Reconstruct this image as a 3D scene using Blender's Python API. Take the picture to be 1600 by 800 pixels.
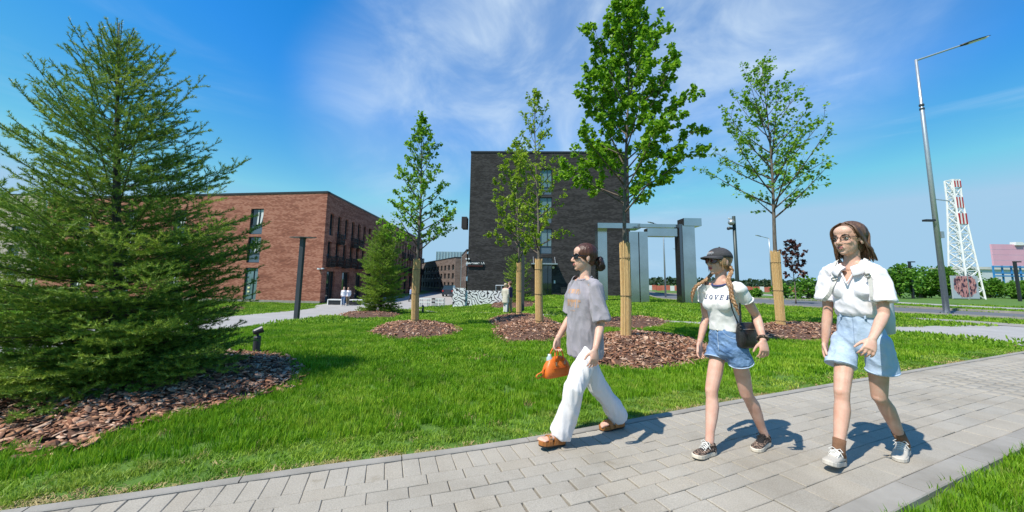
import bpy, math, random
import numpy as np
from mathutils import Vector, Matrix, Quaternion, noise as mnoise

# ------------------------------------------------------------------ scene, camera, light
scene = bpy.context.scene
for o in list(bpy.data.objects):
    bpy.data.objects.remove(o)
COL = scene.collection
scene.view_settings.view_transform = 'Standard'
scene.view_settings.look = 'None'
scene.view_settings.exposure = 0.30
scene.view_settings.gamma = 1.0
scene.render.engine = 'CYCLES'
scene.cycles.use_denoising = True
scene.cycles.max_bounces = 7
scene.cycles.transparent_max_bounces = 8
scene.cycles.sample_clamp_indirect = 6.0
scene.render.film_transparent = False

FPX, PCX, PCY, PITCH, ROLL, CAMH = 560.0, 800.0, 376.0, math.atan(64 / 560.0), 0.0145, 1.30
_F = Vector((0, math.cos(PITCH), math.sin(PITCH)))
_U0 = Vector((0, -math.sin(PITCH), math.cos(PITCH)))
_R0 = Vector((1, 0, 0))
_R = _R0 * math.cos(ROLL) + _U0 * math.sin(ROLL)
_U = _U0 * math.cos(ROLL) - _R0 * math.sin(ROLL)
cam = bpy.data.cameras.new('camera')
cam.sensor_width = 36.0
cam.lens = FPX / 1600 * 36.0
cam.shift_y = -(400 - PCY) / 1600
cam.clip_start = 0.05
cam.clip_end = 6000
camo = bpy.data.objects.new('camera', cam)
COL.objects.link(camo)
m = Matrix((( _R.x, _U.x, -_F.x, 0), (_R.y, _U.y, -_F.y, 0), (_R.z, _U.z, -_F.z, CAMH), (0, 0, 0, 1)))
camo.matrix_world = m
scene.camera = camo

SUN_EL = math.radians(56)
SUN_AZ = math.atan2(-0.81, -0.59)          # from +Y, clockwise positive
SUN_DIR = Vector((math.sin(SUN_AZ) * math.cos(SUN_EL), math.cos(SUN_AZ) * math.cos(SUN_EL), math.sin(SUN_EL)))
sun = bpy.data.lights.new('sun', 'SUN')
sun.energy = 4.8
sun.angle = math.radians(0.53)
sun.color = (1.0, 0.95, 0.86)
suno = bpy.data.objects.new('sun', sun)
suno.rotation_euler = (-SUN_DIR).to_track_quat('-Z', 'Y').to_euler()
suno.location = (0, 0, 40)
COL.objects.link(suno)


def ray(px, py):
    return _F + _R * ((px - PCX) / FPX) - _U * ((py - PCY) / FPX)


def nodes_of(mt):
    mt.use_nodes = True
    nt = mt.node_tree
    nt.nodes.clear()
    return nt, nt.nodes, nt.links


world = bpy.data.worlds.new('World')
scene.world = world
nt, N, L = nodes_of(world)
out = N.new('ShaderNodeOutputWorld')
bg = N.new('ShaderNodeBackground')
sky = N.new('ShaderNodeTexSky')
sky.sky_type = 'NISHITA'
sky.sun_disc = False
sky.sun_elevation = SUN_EL
sky.sun_rotation = SUN_AZ
sky.air_density = 1.0
sky.dust_density = 0.25
sky.ozone_density = 1.2
bg.inputs['Strength'].default_value = 0.148
hs = N.new('ShaderNodeHueSaturation')
hs.inputs['Saturation'].default_value = 1.48
hs.inputs['Value'].default_value = 1.20
hs.inputs['Hue'].default_value = 0.502
# clear air without dust: keep the horizon a pale blue instead of yellowish
sc_ = N.new('ShaderNodeSeparateColor')
cc_ = N.new('ShaderNodeCombineColor')
L.new(sky.outputs[0], sc_.inputs[0])
for i_, k_ in ((0, 0.63), (1, 0.79)):
    m1_ = N.new('ShaderNodeMath')
    m1_.operation = 'MULTIPLY'
    L.new(sc_.outputs[2], m1_.inputs[0])
    m1_.inputs[1].default_value = k_
    m2_ = N.new('ShaderNodeMath')
    m2_.operation = 'MINIMUM'
    L.new(sc_.outputs[i_], m2_.inputs[0])
    L.new(m1_.outputs[0], m2_.inputs[1])
    L.new(m2_.outputs[0], cc_.inputs[i_])
L.new(sc_.outputs[2], cc_.inputs[2])
L.new(cc_.outputs[0], hs.inputs['Color'])
tc = N.new('ShaderNodeTexCoord')
sep = N.new('ShaderNodeSeparateXYZ')
L.new(tc.outputs['Generated'], sep.inputs[0])


def wmath(op, a, b=None, c=None):
    n = N.new('ShaderNodeMath')
    n.operation = op
    for i, q in enumerate((a, b, c)):
        if q is None:
            continue
        if isinstance(q, (int, float)):
            n.inputs[i].default_value = q
        else:
            L.new(q, n.inputs[i])
    return n.outputs[0]


comb = N.new('ShaderNodeVectorMath')
comb.operation = 'NORMALIZE'
L.new(tc.outputs['Generated'], comb.inputs[0])


def cloud_layer(rot, scl, nscale, lo, hi, dist):
    mp = N.new('ShaderNodeMapping')
    mp.inputs['Rotation'].default_value = (0, 0, rot)
    mp.inputs['Scale'].default_value = scl
    L.new(comb.outputs[0], mp.inputs[0])
    ns = N.new('ShaderNodeTexNoise')
    ns.inputs['Scale'].default_value = nscale
    ns.inputs['Detail'].default_value = 9
    ns.inputs['Roughness'].default_value = 0.56
    ns.inputs['Distortion'].default_value = dist
    L.new(mp.outputs[0], ns.inputs['Vector'])
    mr = N.new('ShaderNodeMapRange')
    mr.interpolation_type = 'SMOOTHSTEP'
    mr.inputs[1].default_value = lo
    mr.inputs[2].default_value = hi
    L.new(ns.outputs[0], mr.inputs[0])
    return mr.outputs[0]


def blob(px, py, r0, r1):
    d = ray(px, py).normalized()
    vm = N.new('ShaderNodeVectorMath')
    vm.operation = 'DOT_PRODUCT'
    L.new(tc.outputs['Generated'], vm.inputs[0])
    vm.inputs[1].default_value = d
    mr = N.new('ShaderNodeMapRange')
    mr.interpolation_type = 'SMOOTHSTEP'
    mr.inputs[1].default_value = math.cos(math.radians(r1))
    mr.inputs[2].default_value = math.cos(math.radians(r0))
    L.new(vm.outputs['Value'], mr.inputs[0])
    return mr.outputs[0]


c1 = cloud_layer(0.35, (1.7, 1.0, 2.6), 2.3, 0.36, 0.86, 0.6)
c2 = cloud_layer(0.0, (1.0, 1.0, 5.5), 2.2, 0.48, 0.80, 0.4)
mask1 = wmath('MAXIMUM', wmath('MULTIPLY', blob(850, 60, 6, 30), 0.85), wmath('MULTIPLY', blob(650, 180, 3, 18), 0.65))
mask1 = wmath('MAXIMUM', mask1, wmath('MULTIPLY', blob(1120, 50, 3, 24), 0.75))
mask1 = wmath('MAXIMUM', mask1, wmath('MULTIPLY', blob(1260, 0, 3, 18), 0.45))
mask2 = wmath('MAXIMUM', blob(1450, 260, 4, 18), wmath('MULTIPLY', blob(1150, 330, 4, 24), 0.7))
mask2 = wmath('MAXIMUM', mask2, wmath('MULTIPLY', blob(90, 240, 3, 22), 0.4))
veil = wmath('MULTIPLY', mask1, 0.24)
a1 = wmath('ADD', wmath('MULTIPLY', wmath('MULTIPLY', c1, mask1), 0.80), veil)
a2 = wmath('MULTIPLY', wmath('MULTIPLY', c2, mask2), 0.55)
alpha = wmath('MINIMUM', wmath('ADD', a1, a2), 0.9)
mx = N.new('ShaderNodeMix')
mx.data_type = 'RGBA'
L.new(alpha, mx.inputs[0])
lim = N.new('ShaderNodeVectorMath')
lim.operation = 'MINIMUM'
lim.inputs[1].default_value = (2.05, 3.35, 4.55)
L.new(hs.outputs[0], lim.inputs[0])
L.new(lim.outputs[0], mx.inputs[6])
mx.inputs[7].default_value = (4.5, 5.25, 5.8, 1)
L.new(mx.outputs[2], bg.inputs['Color'])
L.new(bg.outputs[0], out.inputs[0])

# ------------------------------------------------------------------ helpers
ORIGIN = {}


def sstep(a, b, x):
    t = max(0.0, min(1.0, (x - a) / (b - a)))
    return t * t * (3 - 2 * t)


def zt(x, y):
    """height of the ground: level by the footpath, falling away towards the brick building"""
    return -0.034 - 1.05 * sstep(5, 30, y) * sstep(5, -6, x)


def zt_np(x, y):
    a = np.clip((y - 5) / 25, 0, 1)
    b = np.clip((x - 5) / -11, 0, 1)
    return -0.034 - 1.05 * a * a * (3 - 2 * a) * b * b * (3 - 2 * b)


def G(px, py):
    """pixel of the photograph -> point on the ground"""
    d = ray(px, py)
    z = 0.0
    for _ in range(60):
        t = (z - CAMH) / d.z
        z = 0.5 * z + 0.5 * zt(d.x * t, d.y * t)
    return Vector((d.x * t, d.y * t, z))


def G0(px, py):
    """pixel -> point on the paving (level zero)"""
    d = ray(px, py)
    t = -CAMH / d.z
    return Vector((d.x * t, d.y * t, 0.0))


def AT(px, py, Y):
    """pixel -> point at depth Y (metres in front of the camera)"""
    d = ray(px, py)
    t = Y / d.y
    return Vector((d.x * t, Y, CAMH + d.z * t))


def HZ(px, py, base):
    """height of the point above `base` seen at row py (vertical line through base)"""
    d = ray(px, py)
    t = base[1] / d.y
    return CAMH + d.z * t


def tag(o, label=None, cat=None, group=None, kind=None):
    if label:
        o['label'] = label
    if cat:
        o['category'] = cat
    if group:
        o['group'] = group
    if kind:
        o['kind'] = kind
    return o


def link(o, parent=None, origin=None):
    COL.objects.link(o)
    origin = Vector(origin) if origin is not None else Vector((0, 0, 0))
    ORIGIN[o.name] = origin
    if parent is not None:
        o.parent = parent
        o.location = origin - ORIGIN[parent.name]
    else:
        o.location = origin
    return o


def empty(name, loc, label=None, cat=None, group=None, kind=None):
    o = bpy.data.objects.new(name, None)
    o.empty_display_size = 0.2
    link(o, None, loc)
    return tag(o, label, cat, group, kind)


def np_mesh(name, V, F, smooth=False):
    """V (n,3), F (m,k) all faces with k corners"""
    V = np.asarray(V, dtype=np.float32)
    F = np.asarray(F, dtype=np.int32)
    me = bpy.data.meshes.new(name)
    me.vertices.add(len(V))
    me.vertices.foreach_set('co', V.ravel())
    k = F.shape[1]
    me.loops.add(F.size)
    me.loops.foreach_set('vertex_index', F.ravel())
    me.polygons.add(len(F))
    me.polygons.foreach_set('loop_start', np.arange(0, F.size, k, dtype=np.int32))
    me.polygons.foreach_set('loop_total', np.full(len(F), k, dtype=np.int32))
    me.update(calc_edges=True)
    if smooth:
        me.polygons.foreach_set('use_smooth', np.ones(len(F), dtype=bool))
    return me


def np_obj(name, V, F, mat, parent=None, origin=(0, 0, 0), smooth=False):
    V = np.asarray(V, dtype=np.float64) - np.array(origin)
    me = np_mesh(name, V, F, smooth)
    for q in (mat if isinstance(mat, (list, tuple)) else [mat]):
        me.materials.append(q)
    o = bpy.data.objects.new(name, me)
    return link(o, parent, origin)


def perp(d):
    d = Vector(d).normalized()
    a = Vector((0, 0, 1)) if abs(d.z) < 0.9 else Vector((1, 0, 0))
    u = a.cross(d).normalized()
    return u, d.cross(u).normalized()


class MB:
    def __init__(s):
        s.v = []
        s.f = []
        s.mi = []
        s.cur = 0

    def add(s, vs, fs):
        b = len(s.v)
        s.v += [tuple(p) for p in vs]
        for f in fs:
            s.f.append([b + i for i in f])
            s.mi.append(s.cur)
        return s

    def quad(s, a, b, c, d):
        return s.add([a, b, c, d], [(0, 1, 2, 3)])

    def poly(s, pts):
        return s.add(pts, [tuple(range(len(pts)))])

    def obox(s, c, X, Y, Z):
        """box from centre and three half vectors"""
        c, X, Y, Z = Vector(c), Vector(X), Vector(Y), Vector(Z)
        vs = [c + X * i + Y * j + Z * k for k in (-1, 1) for j in (-1, 1) for i in (-1, 1)]
        return s.add(vs, [(0, 2, 3, 1), (4, 5, 7, 6), (0, 1, 5, 4), (2, 6, 7, 3), (0, 4, 6, 2), (1, 3, 7, 5)])

    def box(s, c, size, rz=0.0):
        ca, sa = math.cos(rz), math.sin(rz)
        return s.obox(c, (size[0] / 2 * ca, size[0] / 2 * sa, 0), (-size[1] / 2 * sa, size[1] / 2 * ca, 0), (0, 0, size[2] / 2))

    def bar(s, a, b, w, h=None, up=(0, 0, 1)):
        a, b = Vector(a), Vector(b)
        d = b - a
        h = w if h is None else h
        u = d.cross(Vector(up))
        if u.length < 1e-6:
            u = d.cross(Vector((1, 0, 0)))
        u.normalize()
        v = u.cross(d).normalized()
        return s.obox((a + b) / 2, u * (w / 2), d / 2, v * (h / 2))

    def loft(s, rings, cap=True, closed=True):
        n = len(rings[0])
        vs = [p for r in rings for p in r]
        fs = []
        for i in range(len(rings) - 1):
            for j in range(n if closed else n - 1):
                k = (j + 1) % n
                fs.append((i * n + j, i * n + k, (i + 1) * n + k, (i + 1) * n + j))
        if cap and closed:
            fs.append(tuple(reversed(range(n))))
            fs.append(tuple((len(rings) - 1) * n + j for j in range(n)))
        return s.add(vs, fs)

    def tube(s, pts, rads, n=8, cap=True, up=None, flat=1.0):
        pts = [Vector(p) for p in pts]
        if not hasattr(rads, '__len__'):
            rads = [rads] * len(pts)
        rings = []
        u = None
        for i, p in enumerate(pts):
            d = (pts[min(i + 1, len(pts) - 1)] - pts[max(i - 1, 0)])
            if d.length < 1e-9:
                d = Vector((0, 0, 1))
            d.normalize()
            if u is None:
                if up is not None:
                    u = (Vector(up) - d * d.dot(Vector(up))).normalized()
                else:
                    u = perp(d)[0]
            else:
                u = u - d * u.dot(d)
                if u.length < 1e-6:
                    u = perp(d)[0]
                u.normalize()
            w = d.cross(u)
            rings.append([p + (u * math.cos(2 * math.pi * k / n) + w * (math.sin(2 * math.pi * k / n) * flat)) * rads[i] for k in range(n)])
        return s.loft(rings, cap)

    def ell(s, c, X, Y, Z, nu=12, nv=8):
        """ellipsoid with half axes vectors X Y Z"""
        c, X, Y, Z = Vector(c), Vector(X), Vector(Y), Vector(Z)
        vs = [c - Z]
        for i in range(1, nv):
            a = -math.pi / 2 + math.pi * i / nv
            for j in range(nu):
                b = 2 * math.pi * j / nu
                vs.append(c + X * (math.cos(a) * math.cos(b)) + Y * (math.cos(a) * math.sin(b)) + Z * math.sin(a))
        vs.append(c + Z)
        fs = []
        for j in range(nu):
            fs.append((0, 1 + (j + 1) % nu, 1 + j))
            for i in range(nv - 2):
                a = 1 + i * nu
                fs.append((a + j, a + (j + 1) % nu, a + nu + (j + 1) % nu, a + nu + j))
            a = 1 + (nv - 2) * nu
            fs.append((a + j, a + (j + 1) % nu, len(vs) - 1))
        return s.add(vs, fs)

    def mesh(s, name, mats, origin=(0, 0, 0), smooth=False):
        me = bpy.data.meshes.new(name)
        ox, oy, oz = origin
        me.from_pydata([(x - ox, y - oy, z - oz) for x, y, z in s.v], [], s.f)
        for q in (mats if isinstance(mats, (list, tuple)) else [mats]):
            me.materials.append(q)
        if any(s.mi):
            me.polygons.foreach_set('material_index', s.mi)
        if smooth:
            me.polygons.foreach_set('use_smooth', [True] * len(s.f))
        me.update()
        return me

    def build(s, name, mats, parent=None, origin=None, smooth=False):
        if origin is None:
            origin = ORIGIN[parent.name] if parent is not None else (0, 0, 0)
        o = bpy.data.objects.new(name, s.mesh(name, mats, origin, smooth))
        return link(o, parent, origin)


def remesh(obj, voxel, smooth_it=4, factor=0.5, disp=None):
    """turn overlapping closed shells into one continuous skin"""
    md = obj.modifiers.new('r', 'REMESH')
    md.mode = 'VOXEL'
    md.voxel_size = voxel
    md.use_smooth_shade = True
    if smooth_it:
        sm = obj.modifiers.new('s', 'SMOOTH')
        sm.iterations = smooth_it
        sm.factor = factor
    dg = bpy.context.evaluated_depsgraph_get()
    me = bpy.data.meshes.new_from_object(obj.evaluated_get(dg))
    obj.modifiers.clear()
    old = obj.data
    mats = [q for q in old.materials]
    obj.data = me
    me.materials.clear()
    for q in mats:
        me.materials.append(q)
    me.polygons.foreach_set('use_smooth', np.ones(len(me.polygons), dtype=bool))
    nm = old.name
    bpy.data.meshes.remove(old)
    me.name = nm
    return obj


def ramp(nt, fac, stops):
    r = nt.nodes.new('ShaderNodeValToRGB')
    els = r.color_ramp.elements
    while len(els) < len(stops):
        els.new(0.5)
    for e, (p, c) in zip(els, stops):
        e.position = p
        e.color = (*c, 1) if len(c) == 3 else c
    nt.links.new(fac, r.inputs[0])
    return r.outputs[0]


def mat(name, col, rough=0.6, col2=None, scale=8.0, detail=4, bump=0.0, bscale=None, metal=0.0, spec=0.5,
        coord='Object', stretch=None, trans=0.0, sss=0.0, obj_rand=0.0, coat=0.0, alpha=1.0, sheen=0.0):
    mt = bpy.data.materials.new(name)
    nt, N, L = nodes_of(mt)
    o = N.new('ShaderNodeOutputMaterial')
    b = N.new('ShaderNodeBsdfPrincipled')
    b.inputs['Base Color'].default_value = (*col, 1)
    b.inputs['Roughness'].default_value = rough
    b.inputs['Metallic'].default_value = metal
    b.inputs['Specular IOR Level'].default_value = spec
    b.inputs['Coat Weight'].default_value = coat
    b.inputs['Alpha'].default_value = alpha
    b.inputs['Sheen Weight'].default_value = sheen
    if sss:
        b.inputs['Subsurface Weight'].default_value = sss
        b.inputs['Subsurface Radius'].default_value = (0.012, 0.005, 0.003)
        b.inputs['Subsurface Scale'].default_value = 1.0
    sh = b.outputs[0]
    vec = None
    if coord == 'Position':
        g = N.new('ShaderNodeNewGeometry')
        vec = g.outputs['Position']
    else:
        t = N.new('ShaderNodeTexCoord')
        vec = t.outputs[coord]
    if stretch:
        mp = N.new('ShaderNodeMapping')
        mp.inputs['Scale'].default_value = stretch
        L.new(vec, mp.inputs[0])
        vec = mp.outputs[0]
    if col2 is not None:
        n = N.new('ShaderNodeTexNoise')
        n.inputs['Scale'].default_value = scale
        n.inputs['Detail'].default_value = detail
        n.inputs['Roughness'].default_value = 0.6
        L.new(vec, n.inputs['Vector'])
        c = ramp(nt, n.outputs[0], [(0.32, col), (0.68, col2)])
        if obj_rand:
            oi = N.new('ShaderNodeObjectInfo')
            h = N.new('ShaderNodeHueSaturation')
            mr = N.new('ShaderNodeMapRange')
            mr.inputs[3].default_value = 1 - obj_rand
            mr.inputs[4].default_value = 1 + obj_rand
            L.new(oi.outputs['Random'], mr.inputs[0])
            L.new(mr.outputs[0], h.inputs['Value'])
            L.new(c, h.inputs['Color'])
            c = h.outputs[0]
        L.new(c, b.inputs['Base Color'])
    if bump:
        n2 = N.new('ShaderNodeTexNoise')
        n2.inputs['Scale'].default_value = bscale or scale * 4
        n2.inputs['Detail'].default_value = 5
        L.new(vec, n2.inputs['Vector'])
        bp = N.new('ShaderNodeBump')
        bp.inputs['Strength'].default_value = bump
        bp.inputs['Distance'].default_value = 0.01
        L.new(n2.outputs[0], bp.inputs['Height'])
        L.new(bp.outputs[0], b.inputs['Normal'])
    if trans:
        tr = N.new('ShaderNodeBsdfTranslucent')
        src = b.inputs['Base Color'].links[0].from_socket if b.inputs['Base Color'].is_linked else None
        if src:
            hh = N.new('ShaderNodeHueSaturation')
            hh.inputs['Value'].default_value = 1.5
            hh.inputs['Hue'].default_value = 0.485
            L.new(src, hh.inputs['Color'])
            L.new(hh.outputs[0], tr.inputs['Color'])
        else:
            tr.inputs['Color'].default_value = (*col, 1)
        ms = N.new('ShaderNodeMixShader')
        ms.inputs[0].default_value = trans
        L.new(sh, ms.inputs[1])
        L.new(tr.outputs[0], ms.inputs[2])
        sh = ms.outputs[0]
    L.new(sh, o.inputs[0])
    return mt


def pt_in_poly(x, y, poly):
    inside = np.zeros(x.shape, dtype=bool)
    n = len(poly)
    for i in range(n):
        x1, y1 = poly[i][0], poly[i][1]
        x2, y2 = poly[(i + 1) % n][0], poly[(i + 1) % n][1]
        if y1 == y2:
            continue
        c = ((y1 > y) != (y2 > y)) & (x < (x2 - x1) * (y - y1) / (y2 - y1) + x1)
        inside ^= c
    return inside


def dist_poly(x, y, pts):
    d = np.full(x.shape, 1e9)
    for (x1, y1), (x2, y2) in zip(pts[:-1], pts[1:]):
        dx, dy = x2 - x1, y2 - y1
        t = np.clip(((x - x1) * dx + (y - y1) * dy) / (dx * dx + dy * dy), 0, 1)
        d = np.minimum(d, np.hypot(x - x1 - t * dx, y - y1 - t * dy))
    return d


def resample(pts, step):
    """even points along a polyline of Vectors (xy), smoothed with Catmull-Rom"""
    P = [Vector((p[0], p[1], 0)) for p in pts]
    fine = []
    for i in range(len(P) - 1):
        p0, p1, p2, p3 = P[max(i - 1, 0)], P[i], P[i + 1], P[min(i + 2, len(P) - 1)]
        for k in range(24):
            t = k / 24
            fine.append(0.5 * ((2 * p1) + (p2 - p0) * t + (2 * p0 - 5 * p1 + 4 * p2 - p3) * t * t + (3 * p1 - p0 - 3 * p2 + p3) * t ** 3))
    fine.append(P[-1])
    res = [fine[0]]
    acc = 0.0
    for a, b in zip(fine[:-1], fine[1:]):
        seg = (b - a).length
        while acc + seg >= step:
            t = (step - acc) / seg
            a = a + (b - a) * t
            res.append(a)
            seg = (b - a).length
            acc = 0.0
        acc += seg
    return res


# deterministic random
RNG = random.Random(7)
NPR = np.random.default_rng(11)
# ------------------------------------------------------------------ the setting: ground, paths, road
M = {}
M['soil'] = mat('lawn_soil', (0.06, 0.13, 0.012), 0.95, (0.095, 0.185, 0.018), 1.3, 6, bump=0.5, bscale=60, coord='Position')
M['concrete'] = mat('concrete_kerb', (0.235, 0.215, 0.185), 0.9, (0.335, 0.31, 0.275), 2.2, 8, bump=0.25, bscale=90, coord='Position')
M['asphalt'] = mat('asphalt', (0.10, 0.105, 0.115), 0.85, (0.135, 0.14, 0.15), 2.5, 6, bump=0.3, bscale=120, coord='Position')
M['paving_far'] = mat('pale_paving', (0.31, 0.295, 0.28), 0.85, (0.38, 0.365, 0.345), 0.9, 6, coord='Position')
M['bed_sand'] = mat('joint_sand', (0.20, 0.18, 0.145), 0.95, (0.29, 0.265, 0.215), 12, 5, coord='Position')


def paver_material():
    mt = bpy.data.materials.new('concrete_paver')
    nt, N, L = nodes_of(mt)
    o = N.new('ShaderNodeOutputMaterial')
    b = N.new('ShaderNodeBsdfPrincipled')
    g = N.new('ShaderNodeNewGeometry')
    at = N.new('ShaderNodeAttribute')
    at.attribute_name = 'tone'
    n1 = N.new('ShaderNodeTexNoise')
    n1.inputs['Scale'].default_value = 1.3
    n1.inputs['Detail'].default_value = 7
    n1.inputs['Roughness'].default_value = 0.65
    L.new(g.outputs['Position'], n1.inputs['Vector'])
    n2 = N.new('ShaderNodeTexNoise')
    n2.inputs['Scale'].default_value = 130
    n2.inputs['Detail'].default_value = 3
    L.new(g.outputs['Position'], n2.inputs['Vector'])
    base = ramp(nt, n1.outputs[0], [(0.28, (0.285, 0.25, 0.20)), (0.5, (0.355, 0.318, 0.262)), (0.75, (0.41, 0.37, 0.31))])
    sp = ramp(nt, n2.outputs[0], [(0.3, (0.78, 0.78, 0.78)), (0.7, (1.12, 1.12, 1.12))])
    mu = N.new('ShaderNodeMix')
    mu.data_type = 'RGBA'
    mu.blend_type = 'MULTIPLY'
    mu.inputs[0].default_value = 1
    L.new(base, mu.inputs[6])
    L.new(sp, mu.inputs[7])
    mu2 = N.new('ShaderNodeMix')
    mu2.data_type = 'RGBA'
    mu2.blend_type = 'MULTIPLY'
    mu2.inputs[0].default_value = 1
    L.new(mu.outputs[2], mu2.inputs[6])
    L.new(at.outputs['Color'], mu2.inputs[7])
    # soil stains trodden onto the stones, small and with their own outline
    n3 = N.new('ShaderNodeTexNoise')
    n3.inputs['Scale'].default_value = 2.6
    n3.inputs['Detail'].default_value = 6
    n3.inputs['Roughness'].default_value = 0.7
    mp = N.new('ShaderNodeMapping')
    mp.inputs['Location'].default_value = (3.7, 1.2, 0)
    L.new(g.outputs['Position'], mp.inputs[0])
    L.new(mp.outputs[0], n3.inputs['Vector'])
    st = N.new('ShaderNodeMapRange')
    st.inputs[1].default_value = 0.63
    st.inputs[2].default_value = 0.74
    st.inputs[4].default_value = 0.75
    L.new(n3.outputs[0], st.inputs[0])
    mx = N.new('ShaderNodeMix')
    mx.data_type = 'RGBA'
    L.new(st.outputs[0], mx.inputs[0])
    L.new(mu2.outputs[2], mx.inputs[6])
    mx.inputs[7].default_value = (0.20, 0.165, 0.11, 1)
    L.new(mx.outputs[2], b.inputs['Base Color'])
    b.inputs['Roughness'].default_value = 0.85
    bp = N.new('ShaderNodeBump')
    bp.inputs['Strength'].default_value = 0.35
    bp.inputs['Distance'].default_value = 0.004
    L.new(n2.outputs[0], bp.inputs['Height'])
    L.new(bp.outputs[0], b.inputs['Normal'])
    L.new(b.outputs[0], o.inputs[0])
    return mt


M['paver'] = paver_material()

# ground sheet, fine where it slopes, coarse to the horizon
xs = np.unique(np.concatenate([np.linspace(-3000, -60, 16), np.arange(-60, -40, 2.0), np.arange(-40, 9, 0.5), np.arange(9, 60, 3.0), np.linspace(60, 3000, 16)]))
ys = np.unique(np.concatenate([np.linspace(-400, -10, 6), np.arange(-10, 4, 1.0), np.arange(4, 34, 0.5), np.arange(34, 130, 4.0), np.linspace(130, 3500, 18)]))
gx, gy = np.meshgrid(xs, ys)
gz = zt_np(gx, gy)
V = np.stack([gx.ravel(), gy.ravel(), gz.ravel()], 1)
nx = len(xs)
ii = np.arange(len(ys) - 1)[:, None] * nx + np.arange(nx - 1)[None, :]
F = np.stack([ii.ravel(), ii.ravel() + 1, ii.ravel() + 1 + nx, ii.ravel() + nx], 1)
tag(np_obj('ground', V, F, M['soil'], smooth=True), kind='structure')

EXCL = []          # polygons (xy) where no grass grows


def band(name, upper, lower, material, zoff, kind='structure', step=1.0, px=True, across=8, excl=True):
    """sheet between two lines given in photo pixels (or xy metres), draped on the ground"""
    if px:
        upper = [G(*p).xy for p in upper]
        lower = [G(*p).xy for p in lower]
    U = resample(upper, 0.25)
    W = resample(lower, 0.25)
    n = max(8, int(max(len(U), len(W)) * 0.25 / step))
    U = [U[round(i * (len(U) - 1) / n)] for i in range(n + 1)]
    W = [W[round(i * (len(W) - 1) / n)] for i in range(n + 1)]
    vs = []
    for a, b in zip(U, W):
        for k in range(across + 1):
            p = a + (b - a) * (k / across)
            vs.append((p.x, p.y, zt(p.x, p.y) + zoff))
    k1 = across + 1
    fs = [(i * k1 + j, i * k1 + j + 1, (i + 1) * k1 + j + 1, (i + 1) * k1 + j) for i in range(n) for j in range(across)]
    # sides so that the sheet has an edge
    o = np_obj(name, vs, fs, material)
    if excl:
        EXCL.append([(p.x, p.y) for p in U] + [(p.x, p.y) for p in reversed(W)])
    return tag(o, kind=kind)


# --- footpath of the three walkers
far_px = [(10, 797), (240, 765), (480, 730), (840, 681), (1200, 616), (1592, 550)]
far_pts = [G0(*p).xy for p in far_px]
d0 = (far_pts[1] - far_pts[0]).normalized()
far_pts = [far_pts[0] - d0 * 5.0, far_pts[0] - d0 * 2.0] + far_pts
d1 = (far_pts[-1] - far_pts[-2]).normalized()
far_pts.append(far_pts[-1] + d1 * 3.5)
EDGE = resample(far_pts, 0.05)
W_PATH = 1.70
PZ = -0.030          # the paving is laid so that its surface is level zero


def path_frame(s):
    i = min(max(int(s / 0.05), 0), len(EDGE) - 2)
    i0, i1 = max(i - 20, 0), min(i + 20, len(EDGE) - 1)
    d = (EDGE[i1] - EDGE[i0]).normalized()
    p = EDGE[i] + (EDGE[i + 1] - EDGE[i]) * (s / 0.05 - i)
    return p, d, Vector((d.y, -d.x, 0))      # point, along, across (towards the camera)


S_MAX = (len(EDGE) - 2) * 0.05
edge_far = [path_frame(s)[0] for s in np.arange(0, S_MAX, 0.3)]
edge_near = [path_frame(s)[0] + path_frame(s)[2] * W_PATH for s in np.arange(0, S_MAX, 0.3)]
FAR_XY = [(p.x, p.y) for p in edge_far]
NEAR_XY = [(p.x, p.y) for p in edge_near]
vs = []
for a, b in zip(edge_far, edge_near):
    vs += [(a.x, a.y, PZ + 0.004), (b.x, b.y, PZ + 0.004)]
n = len(edge_far)
path_o = tag(np_obj('footpath', vs, [(2 * i, 2 * i + 1, 2 * i + 3, 2 * i + 2) for i in range(n - 1)], M['bed_sand']), kind='structure')
EXCL.append(FAR_XY + list(reversed(NEAR_XY)))

TOP = 0.030


def paver_geo(l, w, rng):
    """chamfered paving stone, centred, with uneven corners"""
    h = [TOP + rng.uniform(-0.0022, 0.0022) for _ in range(4)]
    c = 0.004
    sg = [(-1, -1), (1, -1), (1, 1), (-1, 1)]
    v = [(sx * l / 2, sy * w / 2, 0.0) for sx, sy in sg]
    v += [(sx * l / 2, sy * w / 2, h[i] - 0.004) for i, (sx, sy) in enumerate(sg)]
    v += [(sx * (l / 2 - c), sy * (w / 2 - c), h[i]) for i, (sx, sy) in enumerate(sg)]
    f = []
    for i in range(4):
        k = (i + 1) % 4
        f += [(i, k, 4 + k, 4 + i), (4 + i, 4 + k, 8 + k, 8 + i)]
    f.append((8, 9, 10, 11))
    return v, f


def set_tone(me, tones):
    a = me.color_attributes.new('tone', 'FLOAT_COLOR', 'POINT')
    a.data.foreach_set('color', np.asarray(tones, dtype=np.float32).ravel())


def tone(rng):
    t = rng.gauss(1.0, 0.038)
    w = rng.uniform(-0.012, 0.016)
    return (t + w, t, t - w * 1.4, 1)


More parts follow.
